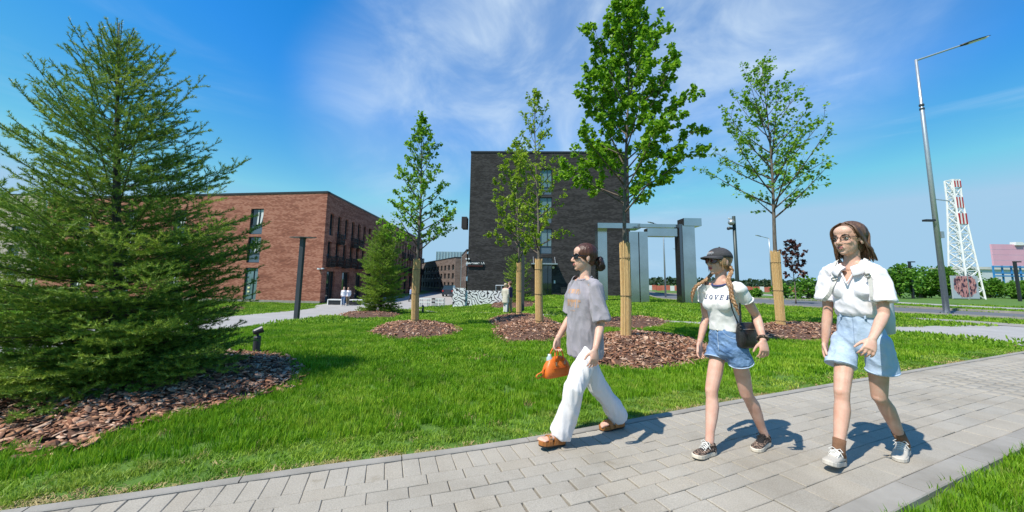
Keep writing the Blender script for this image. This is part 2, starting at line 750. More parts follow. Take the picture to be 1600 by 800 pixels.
rows = []                     # (t0, t1, length)  across the path
t = 0.085
rows.append((t, t + 0.235, 0.118)); t += 0.235        # soldier course
for i in range(7):
    rows.append((t, t + 0.122, 0.245)); t += 0.122
rows.append((t, t + 0.170, 0.36)); t += 0.170
rows.append((t, W_PATH - 0.16, 0.40))
variants = {}
cands = []
for ri, (t0, t1, ln) in enumerate(rows):
    s = 0.02 + (ri % 2) * ln * 0.5
    while s < S_MAX - 0.6:
        l = ln if ri == 0 else ln * RNG.choice([1, 1, 1, 1.25, 0.75] if ri > 7 else [1, 1, 1, 1, 1.0])
        p, d, q = path_frame(s + l / 2)
        c = p + q * ((t0 + t1) / 2)
        cands.append((ri, l, t1 - t0, c, math.atan2(d.y, d.x)))
        s += l


def in_view(c, z=0.02, mg=10):
    d = Vector((c.x, c.y, z - CAMH))
    w = d.dot(_F)
    if w < 0.2:
        return False
    x, y = PCX + FPX * d.dot(_R) / w, PCY - FPX * d.dot(_U) / w
    return -mg < x < 1600 + mg and y < 800 + mg


vis = [k for k in cands if in_view(k[3])]
vis.sort(key=lambda k: k[3].x ** 2 + k[3].y ** 2)
single, rest = vis[:300], vis[300:] + [k for k in cands if not in_view(k[3]) and k[3].length < 9]
for ri, l, w, c, a in single:
    key = (ri, round(l, 3), RNG.randrange(6))
    if key not in variants:
        v, f = paver_geo(l - 0.0032, w - 0.0036, RNG)
        me = bpy.data.meshes.new('paver')
        me.from_pydata(v, [], f)
        me.materials.append(M['paver'])
        set_tone(me, [tone(RNG)] * len(v))
        variants[key] = me
    o = bpy.data.objects.new('paver', variants[key])
    link(o, path_o, (c.x, c.y, PZ + RNG.uniform(-0.001, 0.0015)))
    o.rotation_euler = (RNG.gauss(0, 0.004), RNG.gauss(0, 0.004), a + RNG.gauss(0, 0.006))
V, F, T = [], [], []
for ri, l, w, c, a in rest:
    v, f = paver_geo(l - 0.004, w - 0.0045, RNG)
    b = len(V)
    ca, sa = math.cos(a), math.sin(a)
    V += [(c.x + x * ca - y * sa, c.y + x * sa + y * ca, z + PZ) for x, y, z in v]
    F += [[b + i for i in q] for q in f]
    T += [tone(RNG)] * len(v)
po = np_obj('paver_field', V, F, M['paver'], path_o)
set_tone(po.data, T)
tag(po, kind='stuff')

# kerbs: narrow one along the lawn, wide flush slabs along the near side
for (t0, t1, ln, top) in ((0.0, 0.075, 1.0, 0.005), (W_PATH - 0.155, W_PATH, 1.0, 0.006)):
    s = 0.1
    while s < S_MAX - 1.2:
        n = 6
        mb = MB()
        rings = []
        for k in range(n + 1):
            p, d, q = path_frame(s + 0.004 + (ln - 0.008) * k / n)
            a, b = p + q * t0, p + q * t1
            c = 0.006
            rings.append([(a.x, a.y, -0.05), (a.x, a.y, top - c), ((a + q * c).x, (a + q * c).y, top), ((b - q * c).x, (b - q * c).y, top), (b.x, b.y, top - c), (b.x, b.y, -0.05)])
        mb.loft(rings)
        pc = path_frame(s + ln / 2)[0]
        if pc.length < 16:
            mb.build('kerb_stone', M['concrete'], path_o)
        s += ln

# --- other hard ground
band('plaza', [(-140, 546), (0, 533), (160, 513), (330, 497), (420, 489), (488, 482), (497, 476.5), (540, 471), (600, 465), (660, 460.5), (700, 458.5)],
     [(-140, 575), (0, 556), (160, 535), (325, 518), (400, 510), (470, 500), (540, 493), (590, 487), (650, 481), (690, 478), (716, 476)], M['paving_far'], 0.02)
band('street', [(655, 461), (690, 452.2), (704, 446.8)], [(716, 476.2), (722, 460), (724.5, 449.5)], M['asphalt'], 0.016, step=2.0)
band('lawn_walk', [(600, 481.5), (654, 483.6), (784, 488.4), (882, 493.6), (1045, 501.6), (1095, 504.2), (1200, 507.5), (1320, 510.5), (1420, 511.5)],
     [(600, 483.2), (654, 485.6), (784, 490.4), (882, 496.2), (1045, 505.0), (1095, 508.0), (1200, 513.0), (1320, 517), (1420, 520.5)], M['paving_far'], 0.022, across=2)
band('side_path', [(1405, 512), (1440, 511.0), (1500, 508.5), (1600, 511), (1720, 514)], [(1405, 519), (1450, 522.5), (1500, 527.5), (1592, 540), (1680, 556)], M['paving_far'], 0.018)
band('kerb_strip', [(1424, 497.2), (1500, 501), (1600, 508), (1720, 515)], [(1424, 499), (1490, 505.2), (1600, 512), (1720, 521)], M['concrete'], 0.03, across=2)
road_far = [(1000, 451.5), (1022, 457.5), (1080, 461), (1178, 467), (1288, 471), (1401, 480), (1600, 491), (1720, 497)]
road_near = [(1000, 453.0), (1018, 464), (1080, 471), (1185, 476), (1288, 483), (1401, 490), (1600, 500.5), (1720, 507)]
band('road', road_far, road_near, M['asphalt'], 0.012, step=2.0)


def kerb_line(name, pts, w, h, material, off=0.0):
    P = resample([G(*p).xy for p in pts], 1.0)
    mb = MB()
    rings = []
    for i, p in enumerate(P):
        d = (P[min(i + 1, len(P) - 1)] - P[max(i - 1, 0)]).normalized()
        q = Vector((d.y, -d.x, 0)) * (w / 2)
        z = zt(p.x, p.y)
        rings.append([((p - q).x, (p - q).y, z - 0.05), ((p - q).x, (p - q).y, z + h), ((p + q).x, (p + q).y, z + h), ((p + q).x, (p + q).y, z - 0.05)])
    mb.loft(rings)
    return tag(mb.build(name, material), kind='structure')


kerb_line('road_kerb', road_near, 0.16, 0.13, M['concrete'])
kerb_line('road_kerb', road_far, 0.18, 0.13, M['concrete'])
band('verge_path', [(1180, 459.5), (1300, 465), (1400, 472.0), (1600, 482.0), (1720, 487)], [(1180, 461), (1300, 467.5), (1400, 474.8), (1600, 485.4), (1720, 491)], M['paving_far'], 0.02, across=2, step=2)

# ------------------------------------------------------------------ bark mulch beds
def mulch_material():
    mt = bpy.data.materials.new('bark_mulch')
    nt, N, L = nodes_of(mt)
    o = N.new('ShaderNodeOutputMaterial')
    b = N.new('ShaderNodeBsdfPrincipled')
    at = N.new('ShaderNodeAttribute')
    at.attribute_name = 'tone'
    g = N.new('ShaderNodeNewGeometry')
    n = N.new('ShaderNodeTexNoise')
    n.inputs['Scale'].default_value = 45
    n.inputs['Detail'].default_value = 5
    L.new(g.outputs['Position'], n.inputs['Vector'])
    r = ramp(nt, n.outputs[0], [(0.3, (0.6, 0.58, 0.56)), (0.7, (1.2, 1.2, 1.2))])
    mu = N.new('ShaderNodeMix')
    mu.data_type = 'RGBA'
    mu.blend_type = 'MULTIPLY'
    mu.inputs[0].default_value = 1
    L.new(at.outputs['Color'], mu.inputs[6])
    L.new(r, mu.inputs[7])
    L.new(mu.outputs[2], b.inputs['Base Color'])
    b.inputs['Roughness'].default_value = 0.85
    b.inputs['Specular IOR Level'].default_value = 0.25
    L.new(b.outputs[0], o.inputs[0])
    return mt


M['mulch'] = mulch_material()
CHIP_COLS = [(0.21, 0.092, 0.052), (0.29, 0.142, 0.085), (0.37, 0.20, 0.125), (0.15, 0.068, 0.040), (0.42, 0.26, 0.175), (0.11, 0.055, 0.038), (0.32, 0.168, 0.095), (0.46, 0.32, 0.235)]
MULCH = []


def mulch_bed(outline, height, nchip, size, label, crest=None, rough=0.05, seed=0):
    """outline: photo pixels of the bed's rim; mound with loose bark chips"""
    rng = np.random.default_rng(seed + 100)
    P = [G(*p) for p in outline]
    c = sum(P, Vector()) / len(P)
    if crest is not None:
        c = G(*crest)
    R = resample([p.xy for p in P] + [P[0].xy], 0.12)
    R = [Vector((p.x, p.y, 0)) for p in R[:-1]]
    nr = 10
    V = []

    def hh(f, x, y):
        return height * (1 - f ** 2.2) + rough * 0.5 * mnoise.noise(Vector((x * 3, y * 3, seed))) * (1 - f ** 4)
    for k in range(nr + 1):
        f = k / nr
        for p in R:
            x, y = c.x + (p.x - c.x) * f, c.y + (p.y - c.y) * f
            V.append((x, y, zt(x, y) + 0.02 + hh(f, x, y) - (0.05 if k == nr else 0)))
    n = len(R)
    F = [(k * n + j, k * n + (j + 1) % n, (k + 1) * n + (j + 1) % n, (k + 1) * n + j) for k in range(nr) for j in range(n)]
    V = np.array(V)
    F = np.array(F)
    T = np.tile([0.13, 0.072, 0.05, 1], (len(V), 1))
    # chips
    f = np.sqrt(rng.random(nchip)) * (1.02 + 0.09 * rng.random(nchip))
    j = rng.integers(0, n, nchip)
    Rn = np.array([(p.x, p.y) for p in R])
    w = rng.random(nchip)[:, None]
    rim = Rn[j] * w + Rn[(j + 1) % n] * (1 - w)
    xy = np.array([c.x, c.y]) + (rim - np.array([c.x, c.y])) * f[:, None]
    z = np.array([zt(a, b) + 0.028 + (hh(min(q, 1), a, b) if q < 1 else 0) for (a, b), q in zip(xy, f)]) + rng.random(nchip) * 0.022
    ln = size * (0.28 + 1.25 * rng.random(nchip) ** 1.6)
    wd = ln * rng.uniform(0.28, 0.62, nchip)
    th = rng.uniform(0.004, 0.010, nchip)
    yaw = rng.uniform(0, 2 * np.pi, nchip)
    pit = rng.normal(0, 0.38, nchip)
    rol = rng.normal(0, 0.38, nchip)
    ax = np.stack([np.cos(yaw) * np.cos(pit), np.sin(yaw) * np.cos(pit), np.sin(pit)], 1)
    ay = np.stack([-np.sin(yaw) * np.cos(rol), np.cos(yaw) * np.cos(rol), np.sin(rol)], 1)
    az = np.cross(ax, ay)
    az /= np.linalg.norm(az, axis=1)[:, None]
    cc = np.concatenate([xy, z[:, None]], 1)
    pro = np.array([(-1, -.45, -1), (-.3, -1, -1), (.75, -.8, -1), (1, .2, -1), (.35, 1, -1), (-.7, .75, -1)])
    pro = np.concatenate([pro, pro * [0.9, 0.9, -1]])
    jit = rng.uniform(0.7, 1.2, (nchip, 12, 2))
    CV = cc[:, None, :] + (pro[None, :, 0] * jit[:, :, 0])[:, :, None] * (ax * (ln / 2)[:, None])[:, None, :] + (pro[None, :, 1] * jit[:, :, 1])[:, :, None] * (ay * (wd / 2)[:, None])[:, None, :] + pro[None, :, 2][:, :, None] * (az * (th / 2)[:, None])[:, None, :]
    qf = [(6, 7, 8, 9), (9, 10, 11, 6)] + [(i, (i + 1) % 6, 6 + (i + 1) % 6, 6 + i) for i in range(6)]
    CF = (np.arange(nchip) * 12)[:, None, None] + np.array(qf)[None]
    cols = np.array(CHIP_COLS)[rng.integers(0, len(CHIP_COLS), nchip)] * rng.uniform(0.85, 1.45, (nchip, 1))
    CT = np.repeat(np.concatenate([cols, np.ones((nchip, 1))], 1), 12, 0)
    allV = np.concatenate([V, CV.reshape(-1, 3)])
    allF = np.concatenate([F, CF.reshape(-1, 4) + len(V)])
    o = np_obj('mulch_bed', allV, allF, M['mulch'], origin=c)
    set_tone(o.data, np.concatenate([T, CT]))
    tag(o, label, 'mulch', 'bark mulch beds round the trees', 'stuff')
    EXCL.append([(p.x, p.y) for p in R])
    return o


mulch_bed([(-120, 720), (0, 702), (90, 706), (150, 690), (200, 672), (280, 652), (350, 632), (430, 612), (462, 592), (450, 570), (415, 556), (360, 553), (300, 552), (200, 556), (60, 566), (-60, 580), (-160, 620)],
          0.15, 8500, 0.085, 'large bark mulch bed under the big spruce on the left', crest=(250, 600), rough=0.12, seed=1)
mulch_bed([(576, 521), (600, 528), (640, 531), (690, 527), (716, 517), (700, 508), (660, 504), (610, 506)], 0.16, 2300, 0.085,
          'bark mulch ring round the slim linden in front of the brick building', crest=(648, 513), seed=2)
mulch_bed([(774, 522), (785, 532), (815, 536), (860, 534), (884, 524), (880, 510), (850, 502), (810, 503), (780, 512)], 0.17, 2600, 0.085,
          'bark mulch ring round the front one of the two paired lindens', crest=(843, 514), seed=3)
mulch_bed([(762, 504), (775, 511), (800, 513), (830, 510), (862, 504), (850, 495), (811, 492), (775, 496)], 0.16, 900, 0.09,
          'bark mulch ring round the rear one of the two paired lindens', crest=(811, 499), seed=4)
mulch_bed([(905, 555), (930, 569), (980, 577), (1040, 575), (1090, 566), (1120, 553), (1090, 535), (1050, 526), (985, 522), (930, 530), (905, 542)], 0.24, 4800, 0.085,
          'bark mulch mound round the leafiest linden behind the woman with the handbag', crest=(985, 546), seed=5)
mulch_bed([(930, 508), (950, 514), (1000, 514), (1040, 509), (1040, 501), (1000, 496), (945, 499)], 0.14, 700, 0.09,
          'far bark mulch patch on the lawn behind the leafiest linden', seed=6)
mulch_bed([(1165, 520), (1190, 530), (1240, 533), (1290, 533), (1345, 526), (1340, 514), (1290, 507), (1221, 506), (1180, 511)], 0.15, 2200, 0.09,
          'bark mulch bed round the sparse linden behind the capped woman', crest=(1230, 516), seed=7)
mulch_bed([(528, 497), (560, 499), (600, 498), (628, 493), (618, 487.5), (580, 486.5), (540, 489)], 0.2, 700, 0.11,
          'bark mulch under the small spruce by the plaza', seed=8)
mulch_bed([(766, 481), (790, 482.5), (830, 480), (842, 474), (820, 470.5), (790, 471.5), (770, 475)], 0.22, 500, 0.13,
          'bark mulch under the evergreen by the dark building', seed=9)
mulch_bed([(338, 486), (365, 487), (382, 483), (376, 479), (350, 480)], 0.1, 160, 0.14,
          'small bark mulch patch on the lawn beside the brick building', seed=10)

# ------------------------------------------------------------------ grass
def grass_material(name, dark, mid, lite):
    mt = bpy.data.materials.new(name)
    nt, N, L = nodes_of(mt)
    o = N.new('ShaderNodeOutputMaterial')
    b = N.new('ShaderNodeBsdfPrincipled')
    g = N.new('ShaderNodeNewGeometry')
    n = N.new('ShaderNodeTexNoise')
    n.inputs['Scale'].default_value = 0.9
    n.inputs['Detail'].default_value = 5
    L.new(g.outputs['Position'], n.inputs['Vector'])
    oi = N.new('ShaderNodeObjectInfo')
    ad = N.new('ShaderNodeMath')
    ad.operation = 'MULTIPLY_ADD'
    L.new(oi.outputs['Random'], ad.inputs[0])
    ad.inputs[1].default_value = 0.34
    L.new(n.outputs[0], ad.inputs[2])
    c = ramp(nt, ad.outputs[0], [(0.38, dark), (0.64, mid), (0.98, lite)])
    at = N.new('ShaderNodeAttribute')
    at.attribute_name = 'dry'
    at.attribute_type = 'INSTANCER'
    mx = N.new('ShaderNodeMix')
    mx.data_type = 'RGBA'
    L.new(at.outputs['Fac'], mx.inputs[0])
    L.new(c, mx.inputs[6])
    mx.inputs[7].default_value = (0.40, 0.32, 0.13, 1)
    L.new(mx.outputs[2], b.inputs['Base Color'])
    b.inputs['Roughness'].default_value = 0.5
    b.inputs['Specular IOR Level'].default_value = 0.25
    tr = N.new('ShaderNodeBsdfTranslucent')
    L.new(mx.outputs[2], tr.inputs['Color'])
    ms = N.new('ShaderNodeMixShader')
    ms.inputs[0].default_value = 0.35
    L.new(b.outputs[0], ms.inputs[1])
    L.new(tr.outputs[0], ms.inputs[2])
    L.new(ms.outputs[0], o.inputs[0])
    return mt


M['grass'] = grass_material('grass_blades', (0.070, 0.200, 0.008), (0.175, 0.365, 0.012), (0.36, 0.50, 0.045))


def tuft_mesh(nbl, rad, h, w, lean, seed):
    rng = np.random.default_rng(seed)
    V, F = [], []
    for i in range(nbl):
        r = rad * math.sqrt(rng.random())
        a = rng.uniform(0, 2 * math.pi)
        x, y = r * math.cos(a), r * math.sin(a)
        hh = h * rng.uniform(0.55, 1.2)
        ww = w * rng.uniform(0.7, 1.2)
        b = rng.uniform(0, 2 * math.pi)
        dx, dy = math.cos(b), math.sin(b)
        c = b + math.pi / 2 + rng.normal(0, 0.5)
        l1 = lean * rng.uniform(0.0, 1.0) * hh
        lx, ly = math.cos(c) * l1, math.sin(c) * l1
        k = len(V)
        V += [(x - dx * ww / 2, y - dy * ww / 2, -0.01), (x + dx * ww / 2, y + dy * ww / 2, -0.01),
              (x + lx * .35 - dx * ww * .42, y + ly * .35 - dy * ww * .42, hh * .6), (x + lx * .35 + dx * ww * .42, y + ly * .35 + dy * ww * .42, hh * .6),
              (x + lx, y + ly, hh)]
        F += [(k, k + 1, k + 3), (k, k + 3, k + 2), (k + 2, k + 3, k + 4)]
    return np_mesh('grass_tuft', V, F)


def scatter_stuff(name, pts, scl, dry, meshes, material, sclz=None):
    """points mesh whose vertices carry instances of small unlinked meshes (ground cover)"""
    col = bpy.data.collections.new(name + '_kinds')
    for i, me in enumerate(meshes):
        me.materials.append(material)
        col.objects.link(bpy.data.objects.new(name + '_kind', me))
    me = bpy.data.meshes.new(name)
    me.vertices.add(len(pts))
    me.vertices.foreach_set('co', np.asarray(pts, dtype=np.float32).ravel())
    a = me.attributes.new('scl', 'FLOAT_VECTOR', 'POINT')
    s3 = np.stack([scl, scl, scl if sclz is None else sclz], 1).astype(np.float32)
    a.data.foreach_set('vector', s3.ravel())
    a = me.attributes.new('dry', 'FLOAT', 'POINT')
    a.data.foreach_set('value', np.asarray(dry, dtype=np.float32))
    a = me.attributes.new('rot', 'FLOAT_VECTOR', 'POINT')
    rr = np.stack([NPR.normal(0, .08, len(pts)), NPR.normal(0, .08, len(pts)), NPR.uniform(0, 6.283, len(pts))], 1).astype(np.float32)
    a.data.foreach_set('vector', rr.ravel())
    o = bpy.data.objects.new(name, me)
    me.materials.append(material)
    link(o)
    ng = bpy.data.node_groups.new(name, 'GeometryNodeTree')
    ng.interface.new_socket('Geometry', in_out='INPUT', socket_type='NodeSocketGeometry')
    ng.interface.new_socket('Geometry', in_out='OUTPUT', socket_type='NodeSocketGeometry')
    N, L = ng.nodes, ng.links
    gi, go = N.new('NodeGroupInput'), N.new('NodeGroupOutput')
    ci = N.new('GeometryNodeCollectionInfo')
    ci.inputs['Collection'].default_value = col
    ci.inputs['Separate Children'].default_value = True
    ci.inputs['Reset Children'].default_value = True
    ip = N.new('GeometryNodeInstanceOnPoints')
    ip.inputs['Pick Instance'].default_value = True
    def attr(nm, ty):
        q = N.new('GeometryNodeInputNamedAttribute')
        q.data_type = ty
        q.inputs['Name'].default_value = nm
        return q.outputs[0]
    ri = N.new('FunctionNodeRandomValue')
    ri.data_type = 'INT'
    ri.inputs[4].default_value = 0
    ri.inputs[5].default_value = len(meshes) - 1
    e2r = N.new('FunctionNodeEulerToRotation')
    L.new(attr('rot', 'FLOAT_VECTOR'), e2r.inputs[0])
    L.new(gi.outputs[0], ip.inputs['Points'])
    L.new(ci.outputs[0], ip.inputs['Instance'])
    L.new(ri.outputs[2], ip.inputs['Instance Index'])
    L.new(e2r.outputs[0], ip.inputs['Rotation'])
    L.new(attr('scl', 'FLOAT_VECTOR'), ip.inputs['Scale'])
    L.new(ip.outputs[0], go.inputs[0])
    md = o.modifiers.new('scatter', 'NODES')
    md.node_group = ng
    return o


def grass_points(r0, r1, dens, seed):
    rng = np.random.default_rng(seed)
    amax = math.radians(62)
    n = int(dens * 0.5 * 2 * amax * (r1 * r1 - r0 * r0))
    r = np.sqrt(rng.uniform(r0 * r0, r1 * r1, n))
    a = rng.uniform(-amax, amax, n)
    x, y = r * np.sin(a), r * np.cos(a)
    ok = np.ones(n, dtype=bool)
    for e in EXCL:
        ok &= ~pt_in_poly(x, y, e)
    for e in BLOCK:
        ok &= ~pt_in_poly(x, y, e)
    x, y = x[ok], y[ok]
    # ragged: nothing right at the kerb
    d = np.minimum(dist_poly(x, y, FAR_XY), dist_poly(x, y, NEAR_XY))
    dn = dist_poly(x, y, NEAR_XY)
    df = dist_poly(x, y, FAR_XY)
    return x, y, df, dn, rng


BLOCK = []      # footprints of buildings, filled before the grass is sown
# ------------------------------------------------------------------ buildings
def brick_material(name, c1, c2, c3, mortar, su, sz):
    """brick courses: pattern laid along the wall (UV in metres)"""
    mt = bpy.data.materials.new(name)
    nt, N, L = nodes_of(mt)
    o = N.new('ShaderNodeOutputMaterial')
    b = N.new('ShaderNodeBsdfPrincipled')
    uv = N.new('ShaderNodeUVMap')
    br = N.new('ShaderNodeTexBrick')
    br.inputs['Scale'].default_value = 1.0
    br.inputs['Brick Width'].default_value = su
    br.inputs['Row Height'].default_value = sz
    br.inputs['Mortar Size'].default_value = 0.006
    br.inputs['Mortar Smooth'].default_value = 0.3
    br.inputs['Bias'].default_value = 0.0
    br.inputs['Color1'].default_value = (0, 0, 0, 1)
    br.inputs['Color2'].default_value = (1, 1, 1, 1)
    br.inputs['Mortar'].default_value = (0.5, 0.5, 0.5, 1)
    L.new(uv.outputs[0], br.inputs['Vector'])
    n = N.new('ShaderNodeTexNoise')
    n.inputs['Scale'].default_value = 0.55
    n.inputs['Detail'].default_value = 6
    mp = N.new('ShaderNodeMapping')
    mp.inputs['Scale'].default_value = (0.7, 4.5, 1)
    L.new(uv.outputs[0], mp.inputs[0])
    L.new(mp.outputs[0], n.inputs['Vector'])
    n2 = N.new('ShaderNodeTexNoise')
    n2.inputs['Scale'].default_value = 3.0
    n2.inputs['Detail'].default_value = 4
    mp2 = N.new('ShaderNodeMapping')
    mp2.inputs['Scale'].default_value = (0.8, 9.0, 1)
    L.new(uv.outputs[0], mp2.inputs[0])
    L.new(mp2.outputs[0], n2.inputs['Vector'])
    ad = N.new('ShaderNodeMath')
    ad.operation = 'MULTIPLY_ADD'
    L.new(br.outputs['Color'], ad.inputs[0])
    ad.inputs[1].default_value = 0.30
    L.new(n.outputs[0], ad.inputs[2])
    ad2 = N.new('ShaderNodeMath')
    ad2.operation = 'MULTIPLY_ADD'
    L.new(n2.outputs[0], ad2.inputs[0])
    ad2.inputs[1].default_value = 0.55
    L.new(ad.outputs[0], ad2.inputs[2])
    c = ramp(nt, ad2.outputs[0], [(0.62, c1), (0.92, c2), (1.2, c3)])
    mx = N.new('ShaderNodeMix')
    mx.data_type = 'RGBA'
    L.new(br.outputs['Fac'], mx.inputs[0])
    L.new(c, mx.inputs[6])
    mx.inputs[7].default_value = (*mortar, 1)
    L.new(mx.outputs[2], b.inputs['Base Color'])
    b.inputs['Roughness'].default_value = 0.85
    b.inputs['Specular IOR Level'].default_value = 0.3
    bp = N.new('ShaderNodeBump')
    bp.inputs['Strength'].default_value = 0.5
    bp.inputs['Distance'].default_value = 0.012
    bp.invert = True
    L.new(br.outputs['Fac'], bp.inputs['Height'])
    L.new(bp.outputs[0], b.inputs['Normal'])
    L.new(b.outputs[0], o.inputs[0])
    return mt


M['red_brick'] = brick_material('red_brick', (0.20, 0.066, 0.042), (0.36, 0.127, 0.080), (0.48, 0.205, 0.138), (0.21, 0.115, 0.085), 0.26, 0.077)
M['dark_brick'] = brick_material('dark_brick', (0.020, 0.0185, 0.0185), (0.036, 0.033, 0.0325), (0.062, 0.057, 0.056), (0.026, 0.024, 0.024), 0.26, 0.077)
M['taupe_brick'] = brick_material('taupe_brick', (0.11, 0.08, 0.068), (0.16, 0.12, 0.10), (0.21, 0.165, 0.145), (0.13, 0.11, 0.10), 0.26, 0.077)
M['beige_wall'] = mat('beige_render', (0.50, 0.40, 0.34), 0.85, (0.56, 0.46, 0.40), 0.6, 5)
M['dark_metal'] = mat('dark_metal', (0.018, 0.020, 0.024), 0.45, (0.028, 0.030, 0.034), 14, 3, spec=0.5)
M['iron'] = mat('brown_black_iron', (0.016, 0.011, 0.010), 0.55, (0.030, 0.020, 0.017), 9, 3)
M['frame'] = mat('anthracite_frame', (0.030, 0.036, 0.042), 0.4)
M['spandrel'] = mat('blue_grey_panel', (0.085, 0.125, 0.165), 0.3, (0.10, 0.145, 0.19), 2, 3)
M['glass'] = mat('window_glass', (0.015, 0.03, 0.03), 0.04, spec=0.9, coat=0.3)
M['glass_pale'] = mat('pale_glass', (0.10, 0.17, 0.18), 0.05, (0.16, 0.25, 0.26), 1.2, 3, spec=0.9)
M['curtain'] = mat('curtain', (0.55, 0.58, 0.58), 0.8, (0.75, 0.77, 0.76), 6, 3, stretch=(6, 1, 0.3))
M['roof'] = mat('roof_felt', (0.07, 0.07, 0.075), 0.9, (0.1, 0.1, 0.1), 1, 4)
M['white_paint'] = mat('white_paint', (0.74, 0.74, 0.73), 0.5, (0.82, 0.82, 0.81), 3, 4)
M['steel'] = mat('galvanised_steel', (0.42, 0.45, 0.47), 0.42, (0.55, 0.58, 0.60), 7, 5, metal=0.7, stretch=(6, 6, 1))
M['lamp_glass'] = mat('frosted_lamp', (0.85, 0.83, 0.75), 0.3)
M['red_paint'] = mat('red_paint', (0.42, 0.02, 0.02), 0.5, (0.5, 0.03, 0.03), 4, 3)
M['sign_black'] = mat('sign_black', (0.012, 0.014, 0.014), 0.4)


def wall_mesh(fn, s_breaks, z_breaks, openings, depth):
    """wall in strips round its openings, with reveals; fn(s) -> (xy point, outward normal)"""
    S = sorted(set([round(q, 4) for q in s_breaks] + [round(q, 4) for o in openings for q in o[:2]]))
    Z = sorted(set([round(q, 4) for q in z_breaks] + [round(q, 4) for o in openings for q in o[2:]]))
    mb = MB()
    uvs = []

    def P(s, z, d=0.0):
        p, n = fn(s)
        return (p[0] - n[0] * d, p[1] - n[1] * d, z)
    for i in range(len(S) - 1):
        sm = (S[i] + S[i + 1]) / 2
        oo = [o for o in openings if o[0] < sm < o[1]]
        for j in range(len(Z) - 1):
            zm = (Z[j] + Z[j + 1]) / 2
            if any(o[2] < zm < o[3] for o in oo):
                continue
            mb.quad(P(S[i], Z[j]), P(S[i + 1], Z[j]), P(S[i + 1], Z[j + 1]), P(S[i], Z[j + 1]))
            uvs += [(S[i], Z[j]), (S[i + 1], Z[j]), (S[i + 1], Z[j + 1]), (S[i], Z[j + 1])]
    for a, b, c, d in openings:
        for (s0, z0, s1, z1) in ((a, c, a, d), (b, d, b, c), (a, d, b, d), (b, c, a, c)):
            mb.quad(P(s0, z0), P(s1, z1), P(s1, z1, depth), P(s0, z0, depth))
            uvs += [(s0, z0), (s1, z1), (s1 + (depth if s0 == s1 else 0), z1 + (0 if s0 == s1 else depth)), (s0 + (depth if s0 == s1 else 0), z0 + (0 if s0 == s1 else depth))]
    return mb, uvs


def wall_obj(name, fn, s_breaks, z_breaks, openings, depth, material, parent):
    mb, uvs = wall_mesh(fn, s_breaks, z_breaks, openings, depth)
    o = mb.build(name, material, parent)
    uvl = o.data.uv_layers.new(name='UVMap')
    uvl.data.foreach_set('uv', np.asarray(uvs, dtype=np.float32).ravel())
    return o


def plane_sz(px, py, C, d):
    r = ray(px, py)
    # r*t = C + d*s
    det = r.x * (-d[1]) - (-d[0]) * r.y
    t = (C[0] * (-d[1]) - (-d[0]) * C[1]) / det
    s = (r.x * C[1] - r.y * C[0]) / det
    return s, CAMH + r.z * t


def window_part(parent, fn, o, depth, cache, split=0.35, panel=True, curtain=False, mull=True, glass='glass'):
    """frame > pane, panel, curtain   (o = s0, s1, z0, z1)"""
    s0, s1, z0, z1 = o
    w, h = s1 - s0, z1 - z0
    p, n = fn((s0 + s1) / 2)
    rz = math.atan2(n[1], n[0]) + math.pi / 2      # local x along wall, local -y outward
    key = (round(w, 2), round(h, 2), split, panel, curtain, mull, glass)
    if key not in cache:
        fw = 0.07
        f = MB()
        f.box((-w / 2 + fw / 2, 0, h / 2), (fw, 0.08, h))
        f.box((w / 2 - fw / 2, 0, h / 2), (fw, 0.08, h))
        f.box((0, 0, fw / 2), (w - 2 * fw, 0.08, fw))
        f.box((0, 0, h - fw / 2), (w - 2 * fw, 0.08, fw))
        zp = h * split if panel else fw
        if panel:
            f.box((0, 0, zp), (w - 2 * fw, 0.08, fw))
        if mull:
            f.box((w * 0.12, 0, (zp + h) / 2), (fw * 0.8, 0.075, h - zp - fw * 1.5))
        g = MB()
        g.box((0, 0.03, (zp + h) / 2), (w - 2 * fw - 0.004, 0.012, h - zp - fw - 0.01))
        ms = [f.mesh('window', M['frame']), g.mesh('pane', M[glass]), None, None]
        if panel:
            q = MB()
            q.box((0, 0.02, zp / 2 + fw / 4), (w - 2 * fw - 0.004, 0.02, zp - 1.5 * fw - 0.004))
            ms[2] = q.mesh('panel', M['spandrel'])
        if curtain:
            q = MB()
            for a, b, tl in ((-w * 0.02, w * 0.10, 0.55), (w * 0.22, w * 0.36, 0.8)):
                pts = 6
                rings = []
                for k in range(7):
                    zz = zp + fw + (h - zp - 2.2 * fw) * k / 6
                    cx = a + (b - a) * (k / 6)
                    ww = w * (0.05 + 0.07 * k / 6)
                    rings.append([(cx - ww, 0.018, zz), (cx + ww, 0.018, zz), (cx + ww, 0.023, zz), (cx - ww, 0.023, zz)])
                q.loft(rings)
            ms[3] = q.mesh('curtain', M['curtain'])
        cache[key] = ms
    ms = cache[key]
    loc = Vector((p[0] - n[0] * depth, p[1] - n[1] * depth, z0))
    wo = bpy.data.objects.new('window', ms[0])
    link(wo, parent, loc)
    wo.rotation_euler = (0, 0, rz)
    for nm, me in (('pane', ms[1]), ('panel', ms[2]), ('curtain', ms[3])):
        if me is not None:
            c = bpy.data.objects.new(nm, me)
            COL.objects.link(c)
            c.parent = wo
    return wo


def line_fn(C, d, n):
    return lambda s: ((C[0] + d[0] * s, C[1] + d[1] * s), n)


def trim(name, fn, ss, z0, z1, out, inn, material, parent):
    mb = MB()
    rings = []
    for s in ss:
        p, n = fn(s)
        rings.append([(p[0] + n[0] * out, p[1] + n[1] * out, z0), (p[0] + n[0] * out, p[1] + n[1] * out, z1), (p[0] - n[0] * inn, p[1] - n[1] * inn, z1), (p[0] - n[0] * inn, p[1] - n[1] * inn, z0)])
    mb.loft(rings)
    return mb.build(name, material, parent)


